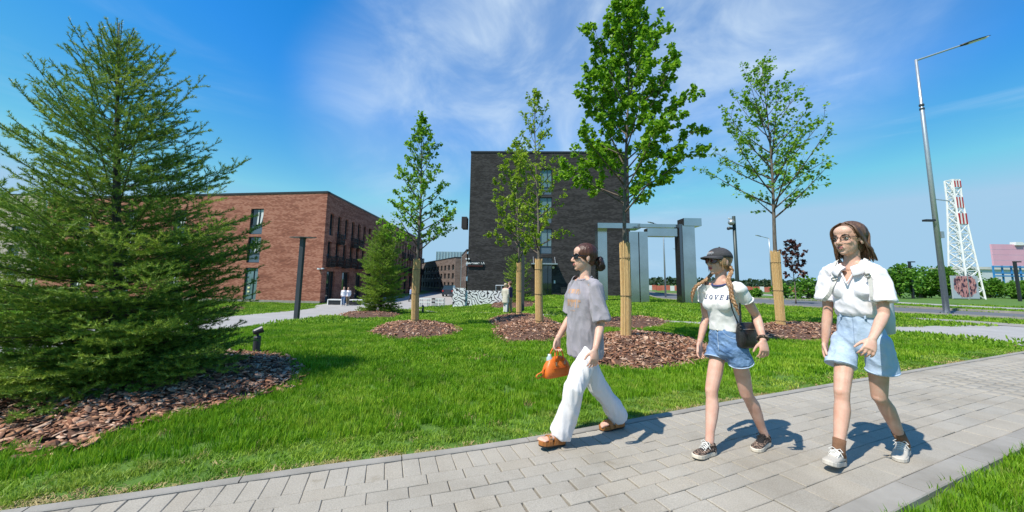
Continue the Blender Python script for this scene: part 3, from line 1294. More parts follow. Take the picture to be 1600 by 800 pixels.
# --- the red brick building on the left
C0 = G(499, 475)
A1 = G(380, 472)
dA = (Vector((A1.x - C0.x, A1.y - C0.y, 0))).normalized()
nA = (dA.y, -dA.x)
if nA[1] > 0:
    nA = (-nA[0], -nA[1])
zb = C0.z - 0.15
ztop = HZ(512, 301, C0)
bb = empty('brick_building', (C0.x, C0.y, zb), 'long red brick building with a curved side wall and a dark roof edge', 'building')
fA = line_fn(C0, dA, nA)
wcache = {}
rect = []
for (xa, ya, xb, yb) in ((393, 326, 412.5, 366), (386, 370, 407.5, 410.5), (378, 418, 402.5, 471.5)):
    sl, zl = plane_sz((xa + xb) / 2 - 10, ya, C0, dA)
    s1 = plane_sz(xa - 0, (ya + yb) / 2, C0, dA)[0]
    s0 = plane_sz(xb - 1, (ya + yb) / 2, C0, dA)[0]
    za, zbb = plane_sz((xa + xb) / 2, ya, C0, dA)[1], plane_sz((xa + xb) / 2, yb, C0, dA)[1]
    rect.append([s0, s1, zbb, za])
sm = sum((r[0] + r[1]) / 2 for r in rect) / 3
opA = [(sm - 0.72, sm + 0.72, r[2], r[3]) for r in rect]
extra = []
for ds in (9.0, 15.0, 21.0):
    extra += [(sm + ds - 0.72, sm + ds + 0.72, r[2], r[3]) for r in rect]
wall_obj('wall', fA, [0.0, 34.0], [zb, ztop], opA + extra, 0.22, M['red_brick'], bb)
for i, o in enumerate(opA[:2] + extra):
    window_part(bb, fA, o, 0.15, wcache, 0.36, True, True)
# glazed door of the lit facade: frame > pane, notice
s0, s1, z0, z1 = opA[2]
dw = window_part(bb, fA, (s0, s1, z0, z1), 0.15, wcache, 0.1, False, False, True, 'glass_pale')
dw.name = 'door'
npaper = mat('notice_paper', (0.75, 0.70, 0.25), 0.7, (0.8, 0.78, 0.5), 3)
for k, zq in enumerate((1.0, 1.38, 1.75)):
    nb = MB()
    nb.box((-0.28, -0.03, zq), (0.22, 0.01, 0.16))
    no = nb.build('notice', npaper if k < 2 else M['white_paint'], None)
    no.parent = dw
    no.location = (0, 0, 0)

STR, RAD = 40.0, 16.0
nB0 = Vector((1.0, 0.02, 0)).normalized()
dB = Vector((-0.02, 1.0, 0)).normalized()


def fB(s):
    if s <= STR:
        p = Vector((C0.x, C0.y, 0)) + dB * s
        return ((p.x, p.y), (nB0.x, nB0.y))
    a = (s - STR) / RAD
    c = Vector((C0.x, C0.y, 0)) + dB * STR - nB0 * RAD
    n = nB0 * math.cos(a) + dB * math.sin(a)
    p = c + n * RAD
    return ((p.x, p.y), (n.x, n.y))


SB = STR + RAD * 1.5
zu1, zu0 = plane_sz(519, 334, C0, dB)[1], plane_sz(519, 368.5, C0, dB)[1]
zm1, zm0 = plane_sz(515, 377.5, C0, dB)[1], plane_sz(515, 404, C0, dB)[1]
zg1 = plane_sz(519, 424, C0, dB)[1]
opB, upW, midW, gndW = [], [], [], []
s = 0.9
k = 0
while s < SB - 2:
    upW.append((s, s + 0.78, zu0, zu1))
    midW.append((s - 0.1, s + 0.68, zm0, zm1))
    s += 1.72
s = 1.0
while s < SB - 3:
    gndW.append((s, s + 1.75, zb + 0.16, zg1))
    s += 3.44
wall_obj('wall', fB, [0.0] + list(np.arange(2.0, STR, 6.0)) + list(np.arange(STR, SB + 0.1, 1.0)), [zb, ztop], upW + midW + gndW, 0.3, M['red_brick'], bb)
for o in upW + midW:
    window_part(bb, fB, o, 0.22, wcache, 0.3, True, False, False)
for o in gndW:
    window_part(bb, fB, o, 0.24, wcache, 0.1, False, False, True, 'glass')
trim('roof_trim', fA, [-0.04, 34.0], ztop - 0.02, ztop + 0.16, 0.05, 0.4, M['dark_metal'], bb)
trim('roof_trim', fB, [0.0] + list(np.arange(STR, SB + 0.1, 1.0)), ztop - 0.018, ztop + 0.158, 0.05, 0.4, M['dark_metal'], bb)
trim('plinth', fA, [-0.02, 34.0], zb - 0.1, zb + 0.42, 0.03, 0.1, M['concrete'], bb)
mb = MB()
rp = [fA(s)[0] for s in (34.0, 0.0)] + [fB(s)[0] for s in [0.5] + list(np.arange(STR, SB + 0.1, 2.0))]
mb.poly([(p[0], p[1], ztop - 0.1) for p in rp])
mb.build('roof', M['roof'], bb)
BLOCK.append([(p[0], p[1]) for p in rp])
# iron balcony baskets
bm_ = MB()
bw, bd, bh = 1.02, 0.42, 1.05
bm_.box((0, -bd / 2, 0.03), (bw, bd, 0.06))
bm_.box((0, -bd, bh - 0.03), (bw, 0.05, 0.05))
for sx in (-1, 1):
    bm_.box((sx * bw / 2, -bd / 2, bh - 0.03), (0.05, bd, 0.05))
for i in range(9):
    x = -bw / 2 + bw * i / 8
    bm_.bar((x, -bd, 0.05), (x + (0.1 if i % 2 else -0.1) * (1 if 0 < i < 8 else 0), -bd - 0.03, bh - 0.05), 0.045)
for i in range(1, 4):
    for sx in (-1, 1):
        bm_.bar((sx * bw / 2, -bd * i / 4, 0.05), (sx * bw / 2, -bd * i / 4 + 0.03, bh - 0.05), 0.04)
for zz_ in (0.35, 0.68):
    bm_.box((0, -bd - 0.01, zz_), (bw, 0.03, 0.10))
bal_me = bm_.mesh('balcony', M['iron'])


def place_balcony(s, z):
    p, n = fB(s)
    o = bpy.data.objects.new('balcony', bal_me)
    link(o, bb, (p[0] + n[0] * 0.01, p[1] + n[1] * 0.01, z))
    o.rotation_euler = (0, 0, math.atan2(n[1], n[0]) + math.pi / 2)


for i, o in enumerate(upW):
    if i % 7 in (1, 3, 4):
        place_balcony((o[0] + o[1]) / 2, zu0 - 0.75)
for i, o in enumerate(midW):
    place_balcony((o[0] + o[1]) / 2, zm0 - 0.85 + 0.1 * (i % 2))
# small camera on the corner
cb_ = MB()
pc = AT(498, 420, C0.y - 0.15)
cb_.box(pc, (0.16, 0.3, 0.14))
cb_.box(pc + Vector((0.35, 0.05, 0.03)), (0.14, 0.26, 0.12))
cb_.bar(pc, pc + Vector((0.35, 0.2, 0)), 0.05)
cb_.build('security_camera', M['white_paint'], bb)

# --- the dark brick building in the middle
YD = 37.0
D0 = AT(729.5, 470, YD)
D1 = AT(987, 470, YD - 0.5)
D0 = Vector((D0.x, D0.y, -0.9))
dD = Vector((D1.x - D0.x, D1.y - D0.y, 0)).normalized()
nD = (dD.y, -dD.x)
LD = (Vector((D1.x - D0.x, D1.y - D0.y, 0))).length
dtop = HZ(733, 238, D0)
db = empty('dark_building', (D0.x, D0.y, -0.9), 'tall windowless-looking block of black brick with one column of windows', 'building')
fD = line_fn(D0, dD, nD)
ops = []
for (xa, ya, xb, yb) in ((843, 264, 862.5, 304.5), (843, 308, 862.5, 349), (843, 357, 862.5, 397), (845, 402, 863, 463)):
    s0, z1 = plane_sz(xa, ya, D0, dD)
    s1, z0 = plane_sz(xb, yb, D0, dD)
    ops.append((s0, s1, z0, z1))
wall_obj('wall', fD, [0.0, LD], [-1.3, dtop], ops, 0.25, M['dark_brick'], db)
for o in ops[:3]:
    window_part(db, fD, o, 0.16, wcache, 0.3, True, False, True, 'glass_pale')
dd = window_part(db, fD, ops[3], 0.18, wcache, 0.12, False, False, True, 'glass')
dd.name = 'door'
for (fn, ln) in ((line_fn(D0, (-nD[0], -nD[1]), (-dD.x, -dD.y)), 16.0), (line_fn(D0 + dD * LD, (-nD[0], -nD[1]), (dD.x, dD.y)), 16.0)):
    wall_obj('wall', fn, [0.0, ln], [-1.3, dtop], [], 0.2, M['dark_brick'], db)
    trim('roof_trim', fn, [0.4, ln], dtop - 0.022, dtop + 0.138, 0.045, 0.35, M['dark_metal'], db)
trim('roof_trim', fD, [-0.04, LD + 0.04], dtop - 0.02, dtop + 0.14, 0.05, 0.35, M['dark_metal'], db)
mb = MB()
q0, q1 = D0, D0 + dD * LD
bk = Vector((-nD[0], -nD[1], 0)) * 16
mb.poly([(q.x, q.y, dtop - 0.1) for q in (q0, q1, q1 + bk, q0 + bk)])
mb.build('roof', M['roof'], db)
BLOCK.append([(q.x, q.y) for q in (q0, q1, q1 + bk, q0 + bk)])
# side bay, canopy, wall lamp, sign
mb = MB()
pb = AT(728, 349, YD + 0.8)
mb.box(pb + Vector((-0.1, 0, 0)), (0.55, 1.4, 1.2))
mb.build('bay', M['iron'], db)
cz = plane_sz(849, 413, D0, dD)[1]
sc0, sc1 = plane_sz(830, 413, D0, dD)[0], plane_sz(869.5, 413, D0, dD)[0]
mb = MB()
pm = D0 + dD * ((sc0 + sc1) / 2)
mb.obox((pm.x + nD[0] * 0.6, pm.y + nD[1] * 0.6, cz), dD * ((sc1 - sc0) / 2), Vector((nD[0], nD[1], 0)) * 0.6, (0, 0, 0.06))
for s in (sc0 + 0.2, sc1 - 0.2):
    p = D0 + dD * s
    mb.bar((p.x + nD[0] * 1.1, p.y + nD[1] * 1.1, cz), (p.x + nD[0] * 0.02, p.y + nD[1] * 0.02, cz + 0.75), 0.05)
mb.build('canopy', M['steel'], db)
sl = plane_sz(864, 418, D0, dD)
p = D0 + dD * sl[0]
mb = MB()
mb.ell((p.x + nD[0] * 0.35, p.y + nD[1] * 0.35, sl[1]), (0.14, 0, 0), (0, 0.14, 0), (0, 0, 0.14), 10, 6)
mb.build('wall_lamp', M['lamp_glass'], db, smooth=True)
mb = MB()
sl = plane_sz(866.5, 440.5, D0, dD)
p = D0 + dD * sl[0]
mb.box((p.x + nD[0] * 0.02, p.y + nD[1] * 0.02, sl[1]), (0.15, 0.04, 0.3))
mb.build('plaque', M['white_paint'], db)
# dark pipe left of the door
mb = MB()
sp_, zp1 = plane_sz(838.5, 404, D0, dD)
zp0 = plane_sz(838.5, 464, D0, dD)[1]
p = D0 + dD * sp_
mb.tube([(p.x + nD[0] * 0.12, p.y + nD[1] * 0.12, zp0 - 0.2), (p.x + nD[0] * 0.12, p.y + nD[1] * 0.12, zp1 + 0.4)], 0.09, 8)
mb.build('drain_pipe', M['dark_metal'], db)
sg0 = plane_sz(730.5, 408, D0, dD)
sg1 = plane_sz(755, 416.3, D0, dD)
w = sg1[0] - sg0[0]
p = D0 + dD * ((sg0[0] + sg1[0]) / 2)
sgn = MB()
sgn.obox((p.x + nD[0] * 0.08, p.y + nD[1] * 0.08, (sg0[1] + sg1[1]) / 2), dD * (w / 2), Vector((nD[0], nD[1], 0)) * 0.06, (0, 0, (sg0[1] - sg1[1]) / 2))
sign_o = sgn.build('name_sign', M['sign_black'], db)
rb = MB()
rb.obox((p.x + nD[0] * 0.145, p.y + nD[1] * 0.145, sg1[1] + 0.04), dD * (w / 2 - 0.02), Vector((nD[0], nD[1], 0)) * 0.01, (0, 0, 0.05))
rb.build('red_strip', mat('dark_red', (0.07, 0.008, 0.006), 0.5), sign_o)


def text_mesh(txt, size, material, name='lettering', extrude=0.004, shear=0.0, font_spacing=1.0, bold=0.0):
    cu = bpy.data.curves.new(name, 'FONT')
    cu.body = txt
    cu.size = size
    cu.extrude = extrude
    cu.align_x = 'CENTER'
    cu.align_y = 'CENTER'
    cu.space_character = font_spacing
    cu.shear = shear
    cu.offset = bold
    to = bpy.data.objects.new('t', cu)
    COL.objects.link(to)
    dg = bpy.context.evaluated_depsgraph_get()
    me = bpy.data.meshes.new_from_object(to.evaluated_get(dg))
    bpy.data.objects.remove(to)
    bpy.data.curves.remove(cu)
    me.name = name
    me.materials.clear()
    me.materials.append(material)
    return me


tm = text_mesh('\u0414\u0438\u043d\u0430\u043c\u0438\u043a\u0430 1.\u0410', 0.29, M['white_paint'], bold=0.008)
to = bpy.data.objects.new('lettering', tm)
link(to, sign_o, (p.x + nD[0] * 0.15, p.y + nD[1] * 0.15, (sg0[1] + sg1[1]) / 2 + 0.05))
to.rotation_euler = (math.pi / 2, 0, math.atan2(dD.y, dD.x))
mb = MB()
pc = D0 + dD * 0.12
zz_ = plane_sz(730.5, 404.5, D0, dD)[1]
mb.box((pc.x + nD[0] * 0.15, pc.y + nD[1] * 0.15, zz_), (0.14, 0.3, 0.13))
mb.box((pc.x - 0.3, pc.y, zz_), (0.12, 0.3, 0.12))
mb.build('security_camera', M['white_paint'], db)

# --- low wall painted with a black and white pattern
def mural_material():
    mt = bpy.data.materials.new('mural_paint')
    nt, N, L = nodes_of(mt)
    o = N.new('ShaderNodeOutputMaterial')
    b = N.new('ShaderNodeBsdfPrincipled')
    t = N.new('ShaderNodeTexCoord')
    vo = N.new('ShaderNodeTexVoronoi')
    vo.inputs['Scale'].default_value = 0.62
    vo.distance = 'MANHATTAN'
    n = N.new('ShaderNodeTexNoise')
    n.inputs['Scale'].default_value = 1.1
    L.new(t.outputs['Object'], n.inputs['Vector'])
    ad = N.new('ShaderNodeVectorMath')
    ad.operation = 'MULTIPLY_ADD'
    L.new(n.outputs['Color'], ad.inputs[0])
    ad.inputs[1].default_value = (0.9, 0.9, 0.9)
    L.new(t.outputs['Object'], ad.inputs[2])
    L.new(ad.outputs[0], vo.inputs['Vector'])
    m1 = N.new('ShaderNodeMath')
    m1.operation = 'MULTIPLY'
    L.new(vo.outputs['Distance'], m1.inputs[0])
    m1.inputs[1].default_value = 5.2
    fr = N.new('ShaderNodeMath')
    fr.operation = 'FRACT'
    L.new(m1.outputs[0], fr.inputs[0])
    gt = N.new('ShaderNodeMath')
    gt.operation = 'GREATER_THAN'
    L.new(fr.outputs[0], gt.inputs[0])
    gt.inputs[1].default_value = 0.33
    c = ramp(nt, gt.outputs[0], [(0.4, (0.03, 0.03, 0.035)), (0.6, (0.80, 0.80, 0.80))])
    L.new(c, b.inputs['Base Color'])
    b.inputs['Roughness'].default_value = 0.7
    L.new(b.outputs[0], o.inputs[0])
    return mt


M['mural'] = mural_material()
mw = empty('mural_wall', AT(745, 475, 33), 'low white wall painted with black swirling lines by the dark building', 'wall')
for (xa, xb, yt, Y) in ((707, 726.5, 449.8, 32.6), (726.5, 800, 453.9, 32.75)):
    a, b_ = AT(xa, 470, Y), AT(xb, 470, Y + 0.05)
    z1 = AT(xa, yt, Y).z
    mb = MB()
    mb.obox(((a.x + b_.x) / 2, (a.y + b_.y) / 2 + 0.15, (z1 - 1.4) / 2), ((b_.x - a.x) / 2, 0, 0), (0, 0.15, 0), (0, 0, (z1 + 1.4) / 2))
    mb.build('painted_panel', M['mural'], mw)
BLOCK.append([(-5.5, 32.4), (0.2, 32.4), (0.2, 33.2), (-5.5, 33.2)])
# railing behind it
rl = empty('railing', AT(779, 456, 34), 'short pale metal railing at the right end of the painted wall', 'railing')
for x in (775, 783.5):
    a = AT(x, 446, 34)
    mb = MB()
    mb.tube([(a.x, a.y, -0.4), (a.x, a.y, a.z)], 0.045, 6)
    mb.build('post', M['steel'], rl)
mb = MB()
mb.tube([AT(774.5, 446, 34), AT(792, 446, 34)], 0.045, 6)
mb.build('rail', M['steel'], rl)

# --- buildings further off
def far_block(name, pts, z1, material, label, rows, pitch, ww, zb=-1.3, frame=True, winmat='glass', roofz=None):
    """building given by the ground line of the walls one can see (list of xy), with rows of windows"""
    o = empty(name, (pts[0][0], pts[0][1], zb), label, 'building')
    cache = {}
    for a, b in zip(pts[:-1], pts[1:]):
        a, b = Vector((a[0], a[1], 0)), Vector((b[0], b[1], 0))
        d = (b - a).normalized()
        n = (d.y, -d.x)
        if n[0] * a.x + n[1] * a.y > 0:
            n = (-n[0], -n[1])
        ln = (b - a).length
        fn = line_fn(a, d, n)
        ops = []
        for (r0, r1) in rows:
            s = pitch * 0.4
            while s + ww < ln - 0.3:
                ops.append((s, s + ww, r0, r1))
                s += pitch
        wall_obj('wall', fn, [0, ln], [zb, z1], ops, 0.25, material, o)
        for q in ops:
            window_part(o, fn, q, 0.2, cache, 0.3, False, False, False, winmat)
        trim('roof_trim', fn, [0, ln], z1 - 0.02, z1 + 0.15, 0.05, 0.3, M['dark_metal'], o)
    mb = MB()
    far = [(p[0] * 1.35, p[1] * 1.35) for p in reversed(pts)]
    mb.poly([(p[0], p[1], z1 - 0.1) for p in list(pts) + far])
    mb.build('roof', M['roof'], o)
    return o


w0, w1, w2 = AT(727.5, 460, 47), AT(719.5, 460, 58), AT(708, 460, 74)
zt1 = AT(727, 391, 47).z
far_block('terrace_wing', [w1.xy, w0.xy], zt1, M['taupe_brick'], 'narrow dark taupe brick wing tucked in left of the black brick block', [(-0.2, 1.3), (1.9, 3.3), (3.8, 4.9)], 1.5, 0.7)
v0, v1 = AT(719, 460, 66), AT(710, 460, 66)
v2 = AT(655, 460, 92)
far_block('taupe_building', [v2.xy, v1.xy, v0.xy], AT(710, 402.5, 66).z, M['taupe_brick'], 'distant taupe brick building with rows of dark openings at the end of the street', [(-0.3, 1.0), (1.7, 2.7), (3.3, 4.3)], 2.6, 1.3)
# glass block
gb0, gb1 = AT(680, 450, 150), AT(727, 450, 150)
gtop = AT(684, 393, 150).z
gb = empty('glass_building', (gb0.x, gb0.y, -1), 'pale blue glass office block showing above the far end of the street', 'building')
mb = MB()
mb.box(((gb0.x + gb1.x) / 2, 155, (gtop - 1) / 2), (gb1.x - gb0.x, 10, gtop + 1))
mb.build('wall', mat('blue_curtain_wall', (0.24, 0.34, 0.40), 0.15, (0.32, 0.44, 0.50), 0.12, 3, spec=0.8), gb)
for i in range(11):
    x = gb0.x + (gb1.x - gb0.x) * i / 10
    mb = MB()
    mb.box((x, 149.9, (gtop - 1) / 2), (0.22, 0.2, gtop + 1))
    mb.build('mullion', M['steel'], gb)
# beige building behind the spruce
be0, be1 = AT(-230, 470, 62), AT(46, 470, 62)
far_block('beige_building', [be0.xy, be1.xy], AT(0, 304, 62).z, M['beige_wall'], 'beige rendered building half hidden behind the big spruce at the far left', [(1.2, 3.0), (4.6, 6.4), (8.0, 9.8)], 4.6, 1.9)

# ------------------------------------------------------------------ polished steel gateway
M['mirror'] = mat('polished_steel', (0.47, 0.455, 0.435), 0.20, (0.60, 0.58, 0.555), 0.7, 3, metal=1.0, bump=0.12, bscale=1.6)
M['mirror_dark'] = mat('dark_polished_steel', (0.16, 0.17, 0.18), 0.12, metal=0.9)
YA = 24.5
arch = empty('steel_gateway', AT(1010, 472, YA), 'mirror polished steel gateway sculpture with three legs on the lawn', 'sculpture')


def pillar(x0, x1, yt, Y, depth, name='pillar', mm='mirror', yb=476):
    a, b_ = AT(x0, 440, Y), AT(x1, 440, Y)
    z1 = AT((x0 + x1) / 2, yt, Y).z
    mb = MB()
    mb.box(((a.x + b_.x) / 2, Y + depth / 2, (z1 - 0.12) / 2), (b_.x - a.x, depth, z1 + 0.12))
    return mb.build(name, M[mm], arch)


zz1 = AT(1010, 347, YA).z
pillar(935, 949.5, 357, YA + 2.2, 0.9)
pillar(984.5, 999, 362, YA, 0.8)
pillar(1000.5, 1014, 362, YA + 0.02, 0.8)
pillar(1069.5, 1089, 352, YA, 0.7)
pillar(1064.5, 1069, 350, YA + 0.05, 0.75, mm='mirror_dark')
for (xa, xb, ya, yb_, Y, dp) in ((934, 1001, 349, 356, YA + 1.2, 1.2), (1069, 1096, 341, 352.5, YA - 0.1, 1.0), (1012, 1058, 357, 368.5, YA + 0.2, 0.7), (1000, 1064, 350.5, 354.5, YA + 0.3, 0.5)):
    a, b_ = AT(xa, yb_, Y), AT(xb, ya, Y)
    mb = MB()
    mb.box(((a.x + b_.x) / 2, Y + dp / 2, (a.z + b_.z) / 2), (b_.x - a.x, dp, b_.z - a.z))
    mb.build('beam', M['mirror'], arch)
# ------------------------------------------------------------------ trees
def leaf_material(name, dark, mid, lite, trans=0.45, rough=0.45):
    mt = bpy.data.materials.new(name)
    nt, N, L = nodes_of(mt)
    o = N.new('ShaderNodeOutputMaterial')
    b = N.new('ShaderNodeBsdfPrincipled')
    at = N.new('ShaderNodeAttribute')
    at.attribute_name = 'tone'
    c = ramp(nt, at.outputs['Fac'], [(0.0, dark), (0.5, mid), (1.0, lite)])
    L.new(c, b.inputs['Base Color'])
    b.inputs['Roughness'].default_value = rough
    b.inputs['Specular IOR Level'].default_value = 0.35
    tr = N.new('ShaderNodeBsdfTranslucent')
    L.new(c, tr.inputs['Color'])
    ms = N.new('ShaderNodeMixShader')
    ms.inputs[0].default_value = trans
    L.new(b.outputs[0], ms.inputs[1])
    L.new(tr.outputs[0], ms.inputs[2])
    L.new(ms.outputs[0], o.inputs[0])
    return mt


M['linden_leaf'] = leaf_material('linden_leaf', (0.10, 0.25, 0.010), (0.19, 0.39, 0.018), (0.31, 0.52, 0.035))
M['linden_leaf_pale'] = leaf_material('young_linden_leaf', (0.16, 0.28, 0.012), (0.27, 0.41, 0.022), (0.39, 0.52, 0.05))
M['purple_leaf'] = leaf_material('purple_leaf', (0.045, 0.016, 0.014), (0.095, 0.034, 0.026), (0.15, 0.065, 0.05), 0.25)
M['bush_leaf'] = leaf_material('bush_leaf', (0.06, 0.16, 0.015), (0.11, 0.26, 0.025), (0.18, 0.36, 0.045), 0.35)
M['needle'] = leaf_material('spruce_needle', (0.048, 0.115, 0.016), (0.140, 0.255, 0.030), (0.38, 0.49, 0.06), 0.3, 0.5)
M['needle_lite'] = leaf_material('young_spruce_needle', (0.08, 0.16, 0.014), (0.19, 0.31, 0.026), (0.33, 0.45, 0.05), 0.33, 0.5)
M['bark'] = mat('grey_bark', (0.085, 0.068, 0.055), 0.9, (0.19, 0.165, 0.14), 9, 6, bump=0.6, bscale=30, stretch=(3, 3, 0.7))
M['twig'] = mat('brown_twig', (0.075, 0.055, 0.042), 0.85, (0.13, 0.10, 0.08), 12, 4)
M['spruce_bark'] = mat('spruce_bark', (0.055, 0.038, 0.028), 0.9, (0.12, 0.085, 0.06), 10, 5, bump=0.6, bscale=30)
M['reed'] = mat('reed_mat', (0.47, 0.285, 0.11), 0.75, (0.72, 0.50, 0.235), 14, 5, bump=0.5, bscale=60, stretch=(9, 9, 0.8))
M['twine'] = mat('wire_twine', (0.13, 0.09, 0.06), 0.8)


def set_fac(me, vals):
    a = me.attributes.new('tone', 'FLOAT', 'POINT')
    a.data.foreach_set('value', np.asarray(vals, dtype=np.float32))


LEAF_P = np.array([(0, 0, 0), (0.42, 0.16, 0.06), (0.5, 0.46, 0.09), (0.26, 0.80, 0.05), (0, 1.05, -0.04), (-0.26, 0.80, 0.05), (-0.5, 0.46, 0.09), (-0.42, 0.16, 0.06)])
LEAF_F = np.array([(0, 1, 2, 3), (0, 3, 4, 4), (0, 4, 5, 5), (0, 5, 6, 7)])
LEAF_Q = np.array([(0, 1, 2, 3), (0, 5, 6, 7)])
LEAF_T = np.array([(0, 3, 4), (0, 4, 5)])


def leaves_mesh(pos, dirs, size, rng, flat=0.55):
    """heart shaped folded leaves: pos (n,3), dirs (n,3) growing direction"""
    n = len(pos)
    dirs = dirs / np.linalg.norm(dirs, axis=1)[:, None]
    up = rng.normal(0, flat, (n, 3)) + np.array([0, 0, 1.0])
    ax = np.cross(dirs, up)
    ax /= np.linalg.norm(ax, axis=1)[:, None] + 1e-9
    nz = np.cross(ax, dirs)
    sz = size * rng.uniform(0.65, 1.2, n)
    P = LEAF_P[None] * sz[:, None, None]
    V = pos[:, None, :] + P[:, :, 0:1] * ax[:, None, :] + P[:, :, 1:2] * dirs[:, None, :] + P[:, :, 2:3] * nz[:, None, :]
    tri = np.array([(0, 1, 2), (0, 2, 3), (0, 3, 4), (0, 4, 5), (0, 5, 6), (0, 6, 7)])
    F = (np.arange(n) * 8)[:, None, None] + tri[None]
    return V.reshape(-1, 3), F.reshape(-1, 3)


def bez(p0, p1, p2, n):
    return [p0 * (1 - t) ** 2 + p1 * (2 * t * (1 - t)) + p2 * t * t for t in [i / n for i in range(n + 1)]]


def linden(base, H, cb, R, seed, nleaf, lsize, label, top_off=(0, 0), wrap_h=1.75, trunk_r=0.07, nbr=34, leaf='linden_leaf', name='linden_tree', cat='tree', wrap=True, low=0.9, group='young linden trees on the lawn', shape=0.85):
    rng = np.random.default_rng(seed)
    t = empty(name, base, label, cat, group)
    b = Vector(base)
    top = b + Vector((top_off[0], top_off[1], H))

    def axis(u):
        w = Vector((0.035 * math.sin(u * 7 + seed), 0.035 * math.cos(u * 6 + seed * 2), 0)) * min(1, u * 3)
        return b.lerp(top, u) + w
    mb = MB()
    nseg = 16
    mb.tube([axis(i / nseg) - (Vector((0, 0, 0.1)) if i == 0 else Vector()) for i in range(nseg + 1)], [max(0.006, trunk_r * (1 - 0.97 * (i / nseg) ** 0.8) * (1.25 if i == 0 else 1)) for i in range(nseg + 1)], 9)
    mb.build('trunk', M['bark'], t, smooth=True)
    if wrap:
        # reed mat tied round the trunk: ring of split canes
        wm = MB()
        wm.tube([axis(wrap_h / H * k / 6) for k in range(7)], trunk_r + 0.026, 16)
        nre = 34
        for i in range(nre):
            a = 2 * math.pi * i / nre + rng.uniform(-0.05, 0.05)
            rr = trunk_r + rng.uniform(0.026, 0.036)
            o = Vector((math.cos(a), math.sin(a), 0)) * rr
            z1 = wrap_h + rng.uniform(-0.05, 0.06)
            wm.tube([axis(0) + o + Vector((0, 0, -0.03)), axis(0.5 * z1 / H) + o * 1.0, axis(z1 / H) + o * rng.uniform(0.94, 1.08)], [0.0105, 0.0105, 0.009], 5)
        wo = wm.build('trunk_wrap', M['reed'], t)
        for f in (0.12, 0.5, 0.86):
            tw = MB()
            c = axis(wrap_h * f / H)
            ring = [c + Vector((math.cos(a), math.sin(a), 0.02 * math.sin(a + seed))) * (trunk_r + 0.045) for a in np.linspace(0, 2 * math.pi, 17)]
            tw.tube(ring, 0.006, 5, cap=False)
            tw.build('tie', M['twine'], wo)
    br = MB()
    LP, LD_ = [], []
    ga = rng.uniform(0, 6.28)
    for i in range(nbr):
        u = (i + rng.uniform(-0.3, 0.3)) / nbr
        u = min(max(u, 0), 0.985)
        h = cb + (H * 0.975 - cb) * u
        ga += 2.399 + rng.normal(0, 0.25)
        prof = min(1.0, low + u * 1.6) * (1 - u) ** shape + 0.03
        ln = R * prof * rng.uniform(0.84, 1.06)
        el = math.radians(32 + 36 * u + rng.normal(0, 6))
        hd = Vector((math.cos(ga), math.sin(ga), 0))
        p0 = axis(h / H)
        d = hd * math.cos(el) + Vector((0, 0, math.sin(el)))
        reach = (ln / max(0.35, math.cos(el))) * 0.95
        reach = min(reach, 0.04 + 0.8 * (H - h) / max(0.3, math.sin(el)) + 0.02 * R)
        p2 = p0 + d * reach
        p1 = p0 + (hd * 0.5 + Vector((0, 0, 0.35))) * min(ln, reach)
        p1 = (p1 + (p0 + p2) / 2) / 2 - Vector((0, 0, 0.05 * ln))
        pts = bez(p0, p1, p2, 6)
        r0 = max(0.006, trunk_r * 0.34 * (1 - u) ** 0.7)
        br.tube(pts, [max(0.003, r0 * (1 - 0.85 * k / 6)) for k in range(7)], 5)
        L_ = (p2 - p0).length
        ntw = max(3, int(L_ / 0.17))
        for k in range(ntw):
            f = 0.22 + 0.78 * (k + rng.random()) / ntw
            q = pts[min(6, int(f * 6))].lerp(pts[min(6, int(f * 6) + 1)], f * 6 - int(f * 6))
            dd = (pts[-1] - pts[0]).normalized()
            side = Vector(rng.normal(0, 1, 3))
            side = (side - dd * side.dot(dd)).normalized()
            td = (dd * 0.75 + side * 0.7 + Vector((0, 0, 0.2))).normalized()
            tl = (0.14 + 0.26 * L_ * (1 - 0.6 * f)) * rng.uniform(0.6, 1.2)
            e = q + td * tl
            br.tube([q, q.lerp(e, 0.5) + Vector((0, 0, 0.02)), e], [0.0045, 0.0035, 0.002], 4)
            for g in range(max(2, int(tl / 0.09))):
                w = 0.25 + 0.75 * rng.random()
                LP.append(q.lerp(e, w))
                LD_.append(td)
        LP.append(p2); LD_.append(d)
        LP.append(p2 - d * 0.05); LD_.append(d)
    for k in range(10):
        LP.append(axis(1 - 0.012 * k)); LD_.append(Vector((0, 0, 1)))
    br.build('branches', M['twig'], t)
    LP = np.array([tuple(p) for p in LP])
    LD_ = np.array([tuple(p) for p in LD_])
    idx = rng.integers(0, len(LP), nleaf)
    pos = LP[idx] + rng.normal(0, 0.032, (nleaf, 3))
    dirs = LD_[idx] * 0.4 + rng.normal(0, 0.6, (nleaf, 3)) + np.array([0, 0, -0.45])
    V, F = leaves_mesh(pos, dirs, lsize, rng)
    co = np_obj('crown', V, F, M[leaf], t, tuple(base))
    set_fac(co.data, np.repeat(np.clip(rng.normal(0.5, 0.30, nleaf), 0, 1), 8))
    return t


def tree_h(basepx, toppx):
    b = G(*basepx)
    z = HZ(toppx[0], toppx[1], b)
    x = AT(toppx[0], toppx[1], b.y).x
    return b, z - b.z, (x - b.x, 0)


